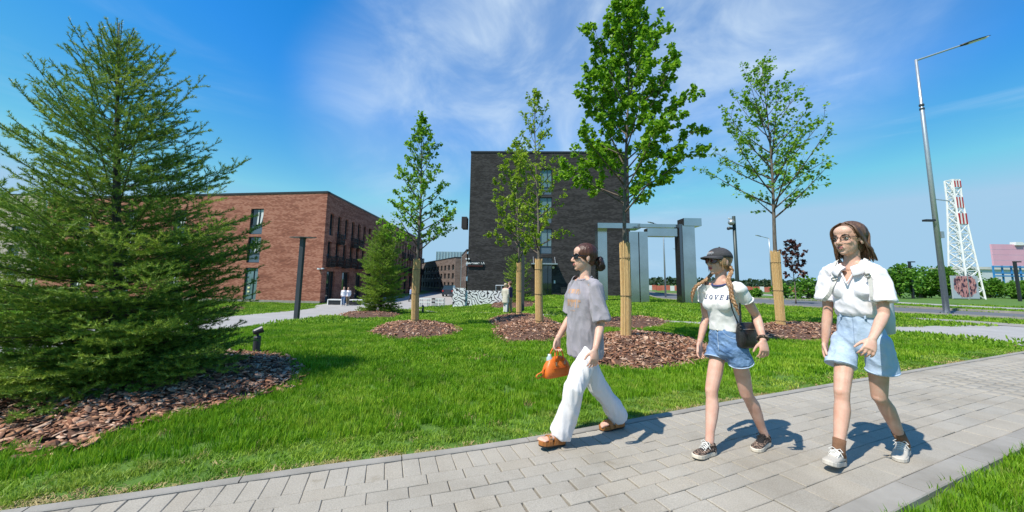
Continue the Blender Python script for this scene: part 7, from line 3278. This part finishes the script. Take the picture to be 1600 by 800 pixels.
mb.build('embroidery', M['embroidery'], cap_o)
shades(w2, HF, ovalpts(0.024, 0.0215, 18, 2.2), 'black_plastic', 'red_lens', 0.0024)
# bracelet scrunchie
axw = (J['wrL'] - J['elL']).normalized()
ring_trim('wristband', J['wrL'] - axw * 0.015, axw, 0.030, 0.030, FW, M['leopard'], w2, 0.011, 18)

# her shoulder bag
bc = J['pel'].lerp(J['neck'], 0.20) + LF * 0.165 * k - FW * 0.025
sb = empty('shoulder_bag', (bc.x, bc.y, 0), 'black leather shoulder bag hanging at the hip of the woman in the cap', 'shoulder bag')
ba = (FW * 0.98 - LF * 0.2).normalized()
bn = Vector((-ba.y, ba.x, 0))
mb = MB()
rings = []
for dz, hl_, hw in ((-0.100, 0.066, 0.024), (-0.090, 0.080, 0.034), (-0.04, 0.084, 0.038), (0.02, 0.082, 0.034), (0.06, 0.078, 0.026), (0.088, 0.072, 0.015), (0.093, 0.064, 0.007)):
    c = Vector((bc.x, bc.y, bc.z + dz))
    ring = []
    for j in range(24):
        a = 2 * math.pi * j / 24
        ca, sa = math.cos(a), math.sin(a)
        ring.append(c + ba * (hl_ * abs(ca) ** 0.6 * (1 if ca > 0 else -1)) + bn * (hw * abs(sa) ** 0.6 * (1 if sa > 0 else -1)))
    rings.append(ring)
mb.loft(rings)
mb.build('body', M['black_leather'], sb, smooth=True)
mb = MB()
mb.tube([Vector((bc.x, bc.y, bc.z + 0.045)) + bn * 0.032 + ba * x for x in (-0.06, 0, 0.06)], 0.003, 6)
mb.build('zip', M['chrome'], sb)
shp = J['shl'] + UP * 0.052 * k - LF * 0.055 * k
for q in (-1, 1):
    mb = MB()
    e = bc + UP * 0.085 + ba * (q * 0.068)
    mid = e.lerp(shp, 0.55) + (FW * 0.085 if q > 0 else -FW * 0.07) + LF * 0.005
    top_ = shp + (FW * 0.035 if q > 0 else -FW * 0.035)
    pts = bez(e, mid + (FW * 0.03 if q > 0 else -FW * 0.02), top_, 10)
    pts.append(shp + UP * 0.012)
    mb.tube(pts, 0.0075, 6, flat=0.45, up=FW)
    mb.build('strap', M['black_leather'], sb, smooth=True)
mb = MB()
e = bc + UP * 0.08 + ba * 0.072 + bn * 0.01
for i in range(4):
    mb.ell(e - UP * (0.012 * i) + bn * 0.012 * (i % 2), (0.010, 0, 0), (0, 0.010, 0), (0, 0, 0.009), 8, 6)
mb.build('tassel', M['black_leather'], sb, smooth=True)

# ================= woman in white shirt with backpack
J, k = joints('p3')
kb = k * 0.97
HF = head_frame(J, (-0.965, -0.26, -0.03), k)
w3 = empty('person', (J['pel'].x, J['pel'].y, 0.0), 'woman in white collared shirt, pale denim shorts and glasses wearing a backpack', 'person', 'three walking women')
mb = MB()
torso_loft(mb, J, FW, BODY_ST, kb)
add_head(mb, J, HF, k)
for sd in 'LR':
    q = 1 if sd == 'L' else -1
    add_arm(mb, J['sh' + sd.lower()], J['el' + sd], J['wr' + sd], kb)
    add_leg(mb, J['hp' + sd], J['kn' + sd], J['an' + sd], FW, kb, 0.93)
add_hand(mb, J['wrL'], (J['wrL'] - J['elL']).normalized() * 0.9 + Vector((0, 0, -0.25)), UP * 0.5 + FW * 0.3 - LF * 0.5, -LF * 0.75 - UP * 0.35 - FW * 0.2, kb, (22, 34, 22))
add_hand(mb, J['wrR'], (J['wrR'] - J['elR']).normalized() * 0.4 + Vector((0, 0, -0.9)), FW, LF, kb, (14, 20, 14))
body = finish_body(mb.build('body', M['skin'], w3))
add_face_details(w3, HF, 'lip')
mats = ('white_mesh', 'white_rubber', 'beige_suede')
FRa = sneaker(w3, J['anR'], FW + LF * 0.10, math.radians(11), kb, mats)
FLa = sneaker(w3, J['anL'], FW + LF * 0.16, math.radians(-6), kb, mats)
for sd, F_ in (('R', FRa), ('L', FLa)):
    an, kn = J['an' + sd], J['kn' + sd]
    mb = MB()
    top_ = an.lerp(kn, 0.20)
    mb.tube([F_[0] + F_[3] * 0.055 * kb, an + UP * 0.0, an.lerp(kn, 0.10), top_], [0.040 * kb, 0.0375 * kb, 0.0365 * kb, 0.0385 * kb], 16)
    mb.build('sock', M['sock_brown'], w3, smooth=True)
# shorts
mb = MB()
torso_loft(mb, J, FW, [(-0.215, 0.05, 0.06, 0), (-0.16, 0.140, 0.098, -0.006), (-0.05, 0.146, 0.104, -0.008), (0.10, 0.138, 0.098, -0.004), (0.22, 0.122, 0.088, 0), (0.34, 0.110, 0.080, 0)], kb)
for sd in 'LR':
    hp, kn = J['hp' + sd], J['kn' + sd]
    q = 1 if sd == 'L' else -1
    leg_tube(mb, [hp + UP * 0.03, hp + LF * q * 0.006, hp.lerp(kn, 0.22) + LF * q * 0.012, hp.lerp(kn, 0.40) + LF * q * 0.018, hp.lerp(kn, 0.53) + LF * q * 0.022], [0.064 * kb, 0.073 * kb, 0.080 * kb, 0.085 * kb, 0.090 * kb], FW, 24)
shorts = garment('shorts', mb, M['denim_pale'], w3, 0.0065, 5, (0.009, (9, 9, 6), 12.0, 0.5))
for sd in 'LR':
    hp, kn = J['hp' + sd], J['kn' + sd]
    q = 1 if sd == 'L' else -1
    ring_trim('hem', hp.lerp(kn, 0.515) + LF * q * 0.022, (kn - hp).normalized(), 0.0905 * kb, 0.0905 * kb, FW, M['denim_pale'], shorts, 0.006)
seams = [[(-0.002, -0.10), (0.002, -0.10), (0.002, 0.12), (-0.002, 0.12)]]
for q in (-1, 1):
    prev = None
    for t in np.linspace(0, 1, 9):
        x = q * (0.055 + 0.07 * t)
        y = 0.105 - 0.10 * t
        if prev:
            seams.append([(prev[0], prev[1] - 0.0018), (x, y - 0.0018), (x, y + 0.0018), (prev[0], prev[1] + 0.0018)])
        prev = (x, y)
M['denim_seam'] = mat('denim_seam', (0.25, 0.34, 0.48), 0.85)
wrap_on(shorts, 'seams', densify(seams, 0.02), M['denim_seam'], shorts, J['pel'].lerp(J['neck'], 0.10), LF, UP, FW, 0.002, 0.4)
mb = MB()
mb.ell(J['pel'].lerp(J['neck'], 0.315) + FW * 0.098 * kb, LF * 0.009, FW * 0.005, UP * 0.009, 10, 6)
mb.build('button', M['chrome'], shorts, smooth=True)
for x in (-0.075, 0.075):
    mb = MB()
    c = J['pel'].lerp(J['neck'], 0.305) + FW * 0.085 * kb + LF * x
    mb.obox(c, LF * 0.006, FW * 0.005, UP * 0.024)
    mb.build('belt_loop', M['denim_pale'], shorts)
# shirt
mb = MB()
torso_loft(mb, J, FW, [(0.285, 0.118, 0.090, 0), (0.33, 0.126, 0.098, 0.004), (0.45, 0.132, 0.102, 0.008), (0.58, 0.132, 0.102, 0.010), (0.70, 0.136, 0.102, 0.010), (0.80, 0.138, 0.092, 0.004), (0.88, 0.128, 0.078, -0.004), (0.94, 0.098, 0.062, -0.006), (0.985, 0.070, 0.056, -0.006)], kb)
for sd in 'LR':
    q = 1 if sd == 'L' else -1
    sh, el = J['sh' + sd.lower()], J['el' + sd]
    mb.tube([sh - LF * (q * 0.04), sh, sh.lerp(el, 0.25) + LF * q * 0.008, sh.lerp(el, 0.50) + LF * q * 0.010, sh.lerp(el, 0.70) + LF * q * 0.011], [0.042 * kb, 0.047 * kb, 0.055 * kb, 0.062 * kb, 0.070 * kb], 18)
    mb.ell(sh, (0.050 * kb, 0, 0), (0, 0.050 * kb, 0), (0, 0, 0.048 * kb), 12, 8)
    mb.ell(J['pel'].lerp(J['neck'], 0.64) + FW * 0.075 * k + LF * (q * 0.068 * k), LF * 0.058 * k, FW * 0.046 * k, UP * 0.064 * k, 14, 10)
add_traps(mb, J, kb, 0.043, 0.014)
shirt = garment('shirt', mb, M['polo_white'], w3, 0.006, 8, (0.0115, (8, 8, 5.0), 15.0, 0.5))
# open V at the neck: cut the cloth away so that the skin below shows
import bmesh
nk = J['neck']
bmx = bmesh.new()
bmx.from_mesh(shirt.data)
o0 = ORIGIN[shirt.name]
dele = []
for fc in bmx.faces:
    c = fc.calc_center_median() + o0
    dz = nk.z - c.z
    a = (c - nk).dot(FW)
    b_ = abs((c - nk).dot(LF))
    if a > 0.02 and -0.03 < dz < 0.145 and b_ < 0.058 * (1 - dz / 0.145) + 0.004:
        dele.append(fc)
    elif dz < 0.004 and math.hypot(a, b_) < 0.085:
        dele.append(fc)
bmesh.ops.delete(bmx, geom=dele, context='FACES')
bmx.to_mesh(shirt.data)
bmx.free()
# collar: two leaves folded over
for q in (-1, 1):
    mb = MB()
    rings = []
    for i in range(13):
        t = i / 12
        a = math.pi * (1 - t) * 0.98           # from nape (pi) round to the front
        a = math.pi - t * math.pi * 0.93
        dirv = (FW * math.cos(a) + LF * (q * math.sin(a)))
        top_ = nk + UP * (0.032 - 0.050 * t * t) + dirv * (0.062 * kb) + FW * (0.012 * t)
        drop = 0.040 + 0.030 * t
        outw = 0.030 + 0.028 * t
        bot = top_ - UP * drop * (1.0) + dirv * outw + LF * (q * 0.022 * t)
        mid = top_.lerp(bot, 0.45) + dirv * 0.012 + UP * 0.010
        inn = nk - UP * (0.010 + 0.035 * t) + dirv * (0.058 * kb) + FW * (0.012 * t)
        rings.append([inn, top_, top_ + dirv * 0.006 + UP * 0.003, mid, bot, bot - dirv * 0.004 - UP * 0.003, mid - dirv * 0.006 - UP * 0.006])
    mb.loft(rings)
    mb.build('collar', M['polo_white'], shirt, smooth=True)
for q in (-1, 1):
    mb = MB()
    pts = []
    for t in np.linspace(0, 1, 7):
        x = q * 0.060 * (1 - t)
        zz = -0.010 - 0.140 * t
        pts.append(nk + LF * x + UP * zz + FW * (0.066 + 0.052 * t ** 0.8))
    mb.tube(pts, 0.006, 6, flat=0.6)
    mb.build('placket_edge', M['polo_white'], shirt, smooth=True)
# hair: shoulder length, parted, tucked behind the near ear
P, hf, hl, up, s = HF
hair_cap(w3, HF, 'hair_brown', 0.012, 0.022, 0.010, low=-0.04)
mb = MB()
rng = random.Random(12)
for q in (-1, 1):
    for i in range(22):
        f_ = i / 21
        a0 = 0.050 - 0.135 * f_ if q > 0 else 0.058 - 0.140 * f_
        r0 = P(a0 * 0.75 - 0.006, q * 0.012 * (1 - 0.3 * f_), 0.118 - 0.012 * f_ - 1.2 * (a0 * 0.75) ** 2)
        if q > 0:
            # near side: combed back over the ear
            side = P(0.028 - 0.085 * f_, 0.078 - 0.010 * f_ * f_, 0.045 - 0.012 * f_)
            ear = P(-0.028 - 0.055 * f_, 0.080 - 0.022 * f_, -0.030)
            low_ = P(-0.055 - 0.060 * f_ - rng.uniform(0, 0.02), 0.080 - 0.045 * f_ + rng.uniform(-0.01, 0.012), -0.085)
            end = P(-0.075 - 0.065 * f_ + rng.uniform(-0.02, 0.015), 0.084 - 0.055 * f_ + rng.uniform(-0.012, 0.016), -0.130 - rng.uniform(0, 0.03) + 0.012 * f_)
        else:
            side = P(0.036 - 0.10 * f_, -0.078 + 0.012 * f_ * f_, 0.045 - 0.012 * f_)
            ear = P(0.014 - 0.080 * f_, -0.082 + 0.022 * f_, -0.030)
            low_ = P(0.0 - 0.075 * f_, -0.084 + 0.040 * f_ + rng.uniform(-0.01, 0.01), -0.090)
            end = P(0.012 - 0.085 * f_ + rng.uniform(-0.02, 0.02), -0.080 + 0.05 * f_ + rng.uniform(-0.014, 0.012), -0.135 - rng.uniform(0, 0.03))
        lock(mb, [r0, side.lerp(r0, 0.45) + up * 0.012 + hl * (q * 0.012), side, ear, low_, end], 0.0135 * s, 8, 0.5)
for i in range(18):
    f_ = i / 17
    b0 = -0.058 + 0.125 * f_
    lock(mb, [P(-0.070, b0 * 0.8, 0.085), P(-0.112 + 0.03 * abs(2 * f_ - 1), b0, 0.03), P(-0.100 + 0.03 * abs(2 * f_ - 1), b0 * 1.05, -0.05), P(-0.100, b0 * 1.15, -0.11), P(-0.105 + rng.uniform(-0.02, 0.02), b0 * 1.25, -0.135 - rng.uniform(0, 0.03))], 0.016 * s, 8, 0.6)
mb.build('long_hair', M['hair_brown'], w3, smooth=True)
shades(w3, HF, ovalpts(0.0245, 0.0165, 18, 3.0), 'wire', None, 0.0016)
# faint lens panes
# backpack
bc = J['pel'].lerp(J['neck'], 0.42) - FW * 0.185 * k + LF * 0.02
pk_ = empty('backpack', (bc.x, bc.y, 0), 'pale grey backpack on the back of the woman in the white shirt', 'backpack')
mb = MB()
rings = []
for dz, hw, hd in ((-0.215, 0.090, 0.045), (-0.205, 0.110, 0.062), (-0.10, 0.116, 0.070), (0.05, 0.114, 0.068), (0.15, 0.104, 0.056), (0.20, 0.085, 0.04), (0.215, 0.05, 0.02)):
    c = bc + UP * dz - FW * (0.0)
    ring = []
    for j in range(24):
        a = 2 * math.pi * j / 24
        ca, sa = math.cos(a), math.sin(a)
        ring.append(c + LF * (hw * abs(ca) ** 0.6 * (1 if ca > 0 else -1)) + FW * (hd * abs(sa) ** 0.6 * (1 if sa > 0 else -1)))
    rings.append(ring)
mb.loft(rings)
mb.build('body', M['pack_cloth'], pk_, smooth=True)
mb = MB()
mb.obox(bc - FW * 0.07 - UP * 0.09, LF * 0.085, FW * 0.018, UP * 0.075)
mb.build('pocket', M['pack_cloth'], pk_)
from mathutils.bvhtree import BVHTree
sv = [v.co + ORIGIN[shirt.name] for v in shirt.data.vertices]
bvh = BVHTree.FromPolygons(sv, [tuple(p.vertices) for p in shirt.data.polygons])
for q in (-1, 1):
    base_pts = []
    for t in np.linspace(0, 1, 22):
        x = q * (0.098 + 0.030 * math.sin(t * math.pi))
        ang = math.pi * (0.93 - 1.0 * t)
        # over the shoulder from the back, down the chest, under the arm
        zc = J['neck'].z - 0.045
        if t < 0.45:
            a = math.pi * (1 - t / 0.45)
            p = Vector((0, 0, 0)) + J['neck'] + LF * x * 1.0 + FW * (0.16 * math.cos(a)) + UP * (0.15 * math.sin(a) - 0.04)
            h = bvh.find_nearest(p)
        else:
            tt = (t - 0.45) / 0.55
            p = J['neck'] + LF * (q * (0.105 + 0.075 * tt ** 1.6)) + FW * (0.20 - 0.10 * tt ** 2) - UP * (0.04 + 0.30 * tt)
            h = bvh.find_nearest(p)
        base_pts.append((h[0] + h[1] * 0.006, h[1]))
    for _ in range(3):
        base_pts = [base_pts[0]] + [((a[0] + b[0] * 2 + c[0]) / 4, (a[1] + b[1] * 2 + c[1]).normalized()) for a, b, c in zip(base_pts[:-2], base_pts[1:-1], base_pts[2:])] + [base_pts[-1]]
    base_pts = [(a[0] + a[1] * 0.003, a[1]) for a in base_pts]
    mb = MB()
    rings = []
    n = len(base_pts)
    for i, (p, nr) in enumerate(base_pts):
        d = (base_pts[min(i + 1, n - 1)][0] - base_pts[max(i - 1, 0)][0])
        if d.length < 1e-5:
            continue
        d.normalize()
        sdv = d.cross(nr).normalized()
        wd = 0.014
        rings.append([p - sdv * wd, p + sdv * wd, p + sdv * wd + nr * 0.004, p - sdv * wd + nr * 0.004])
    mb.loft(rings)
    so_ = mb.build('strap', M['pack_strap'], pk_, smooth=False)
    p, nr = base_pts[11]
    mb = MB()
    d = (base_pts[12][0] - base_pts[10][0]).normalized()
    sdv = d.cross(nr).normalized()
    pts = [p + nr * 0.010 + sdv * (0.020 * math.cos(a)) + d * (0.013 * math.sin(a)) for a in np.linspace(0, 2 * math.pi, 13)]
    mb.tube(pts, 0.0042, 6, cap=False)
    mb.build('buckle', M['chrome'], so_, smooth=True)

# ================= small figures further off
def far_person(px, py, hpx, Y, face, top, bottom, label, hairm='hair_brown', coat=False, group=None, step=0.12, shoe='dark_metal'):
    b = AT(px, py, Y)
    b.z = zt(b.x, b.y) + 0.02
    Hh = hpx / 560 * Y * 0.985
    kk = Hh / 1.67
    f = Vector((face[0], face[1], 0)).normalized()
    l = Vector((-f.y, f.x, 0))

    def Q(a, c, z):
        return b + f * (a * kk) + l * (c * kk) + UP * (z * kk)
    JJ = dict(pel=Q(0, 0, .90), neck=Q(0.01, 0, 1.42), chin=Q(.08, 0, 1.455), top=Q(.02, 0, 1.67), shl=Q(0, .17, 1.36), shr=Q(0, -.17, 1.36), elL=Q(-.05, .20, 1.09), elR=Q(-.02, -.20, 1.09), wrL=Q(.06, .19, .87), wrR=Q(.08, -.19, .88),
              hpL=Q(0, .09, .88), hpR=Q(0, -.09, .88), knL=Q(.05 + step * .5, .09, .48), knR=Q(-step * .2, -.09, .48), anL=Q(step, .09, .09), anR=Q(-step, -.09, .10))
    o = empty('person', b, label, 'person', group)
    mb = MB()
    torso_loft(mb, JJ, f, BODY_ST, kk, 16)
    HFq = head_frame(JJ, (f.x, f.y, 0), kk)
    add_head(mb, JJ, HFq, kk)
    for sd in 'LR':
        add_arm(mb, JJ['sh' + sd.lower()], JJ['el' + sd], JJ['wr' + sd], kk)
        add_leg(mb, JJ['hp' + sd], JJ['kn' + sd], JJ['an' + sd], f, kk)
        add_hand(mb, JJ['wr' + sd], JJ['wr' + sd] - JJ['el' + sd], f, l * (-1 if sd == 'L' else 1), kk)
    bo = mb.build('body', M['skin'], o)
    remesh(bo, 0.014, 2)
    mb = MB()
    torso_loft(mb, JJ, f, [(-0.12 if not coat else -0.55, .19 if not coat else .21, .135 if not coat else .16, 0), (0.1, .175, .125, 0), (0.4, .155, .115, .004), (0.7, .165, .12, .008), (0.86, .15, .09, 0), (0.97, .08, .065, 0)], kk, 18)
    for sd in 'LR':
        s_, e_, w_ = JJ['sh' + sd.lower()], JJ['el' + sd], JJ['wr' + sd]
        mb.tube([s_, s_.lerp(e_, .5), e_, e_.lerp(w_, .85)], [.066 * kk, .062 * kk, .055 * kk, .045 * kk], 10)
    so = mb.build('coat' if coat else 'top', M[top], o)
    remesh(so, 0.016, 3)
    mb = MB()
    torso_loft(mb, JJ, f, [(-0.22, .06, .07, 0), (-0.14, .168, .112, 0), (0.05, .165, .112, 0), (0.2, .145, .1, 0)], kk, 16)
    for sd in 'LR':
        h_, k_, a_ = JJ['hp' + sd], JJ['kn' + sd], JJ['an' + sd]
        mb.tube([h_, h_.lerp(k_, .5), k_, a_], [.1 * kk, .088 * kk, .072 * kk, .06 * kk], 10)
    to2 = mb.build('trousers', M[bottom], o)
    remesh(to2, 0.016, 3)
    for sd in 'LR':
        mb = MB()
        S, ff, ll, uu = foot_frame(JJ['an' + sd], f, 0, kk)
        S = Vector((S.x, S.y, b.z))
        mb.loft([[S + ff * (x * kk) + ll * (w * kk) + UP * z for x, w in OUT_FULL] for z in (0.0, 0.05 * kk, 0.07 * kk)])
        mb.build('shoe', M[shoe], o)
    hair_cap(o, HFq, hairm, 0.012, 0.02, 0.008, amp=0.0)
    return o


M['coat_pale'] = mat('pale_trench', (0.50, 0.46, 0.38), 0.85, (0.58, 0.54, 0.46), 4, 4)
M['jacket_purple'] = mat('dark_purple_jacket', (0.035, 0.02, 0.075), 0.8)
M['trouser_tan'] = mat('tan_trousers', (0.26, 0.20, 0.13), 0.85)
M['jeans'] = mat('mid_jeans', (0.10, 0.16, 0.28), 0.85)
M['shirt_blue'] = mat('light_blue_shirt', (0.25, 0.34, 0.55), 0.8)
M['hair_pale'] = hair_mat('pale_blond_hair', (0.38, 0.28, 0.17), (0.5, 0.4, 0.25), (0.6, 0.5, 0.35))
yp = G(790, 491).y
far_person(789.5, 491, 47, yp, (0.55, 0.8), 'coat_pale', 'linen', 'person in long pale coat embracing on the lawn', 'hair_pale', True, 'people strolling by the buildings', 0.03)
far_person(796.5, 491, 49, yp + 0.12, (-0.8, 0.3), 'jacket_purple', 'trouser_tan', 'person in dark purple jacket embracing the one in the pale coat', 'hair_brown', False, 'people strolling by the buildings', 0.05)
far_person(536, 478.5, 29, 32.5, (0.3, -1), 'polo_white', 'jeans', 'person in white top and blue jeans, left one of the couple by the brick wall', 'hair_brown', False, 'people strolling by the buildings', 0.10, 'white_rubber')
far_person(543, 478, 28, 32.9, (0.1, -1), 'polo_white', 'trouser_tan', 'person in white top and tan trousers, right one of the couple by the brick wall', 'hair_brown', False, 'people strolling by the buildings', 0.12, 'white_rubber')
far_person(641, 473, 22.5, 40.5, (0.9, 0.5), 'shirt_blue', 'dark_metal', 'person in light blue shirt walking behind the slim linden', 'hair_brown', False, 'people strolling by the buildings', 0.2)

# ------------------------------------------------------------------ sow the lawn
M['straw'] = mat('dry_straw', (0.30, 0.215, 0.085), 0.8, (0.46, 0.36, 0.16), 3, 5, coord='Position')


def sow():
    for nm, (r0, r1, dens, nb, rad, h, w, sd) in (('near_grass', (1.6, 6.0, 260, 36, 0.065, 0.066, 0.0060, 1)), ('lawn_grass', (6.0, 14.0, 70, 46, 0.13, 0.068, 0.013, 2)), ('far_grass', (14.0, 46.0, 9.0, 60, 0.42, 0.10, 0.04, 3))):
        x, y, df, dn, rng = grass_points(r0, r1, dens, sd)
        wob = np.array([mnoise.noise(Vector((a * 1.3, b * 1.3, 0))) for a, b in zip(x, y)])
        lawnside = df < dn
        strip = lawnside & (df < 0.50 + 0.12 * wob)
        rim = lawnside & (df < 0.11 + 0.10 * wob)
        sc = rng.uniform(0.8, 1.2, len(x))
        sz = sc * (1.0 + 0.22 * wob) * np.where(strip, 0.42, 1.0)
        sz = np.where(rim, sz * 0.6, sz)
        if nm == 'far_grass':
            sz *= 0.75
        dry = np.clip(np.where(rim, 0.88, np.where(strip, 0.10 + 0.25 * np.clip(wob, 0, 1), 0.0)) + np.where(rng.random(len(x)) < 0.05, 0.35, 0) + (0.06 if nm == 'far_grass' else 0), 0, 1)
        keep = (df > 0.02) & (dn > 0.03)
        x, y, sc, sz, dry = x[keep], y[keep], sc[keep], sz[keep], dry[keep]
        pts = np.stack([x, y, zt_np(x, y)], 1)
        if nm != 'far_grass':
            st = ((dry > 0.6) & (rng.random(len(x)) < 0.8)) | (rng.random(len(x)) < 0.012)
            so = scatter_stuff('dry_grass', pts[st], sc[st], dry[st], [tuft_mesh(nb, rad, h * 0.55, w, 1.6, sd * 10 + 5 + i) for i in range(3)], M['straw'], np.maximum(sz[st], 0.45))
            tag(so, 'straw coloured dry grass along the footpath edge' if sd == 1 else 'scattered dry grass tufts on the middle lawn', 'grass', kind='stuff')
            pts, sc, sz, dry = pts[~st], sc[~st], sz[~st], dry[~st]
        meshes = [tuft_mesh(nb, rad, h, w, 0.7, sd * 10 + i) for i in range(4)]
        o = scatter_stuff(nm, pts, sc, dry, meshes, M['grass'], sz)
        tag(o, {'near_grass': 'lush mown grass beside the footpath', 'lawn_grass': 'bright green grass of the middle lawn', 'far_grass': 'grass stretching off to the buildings and road'}[nm], 'grass', kind='stuff')
        print(nm, len(pts))


sow()
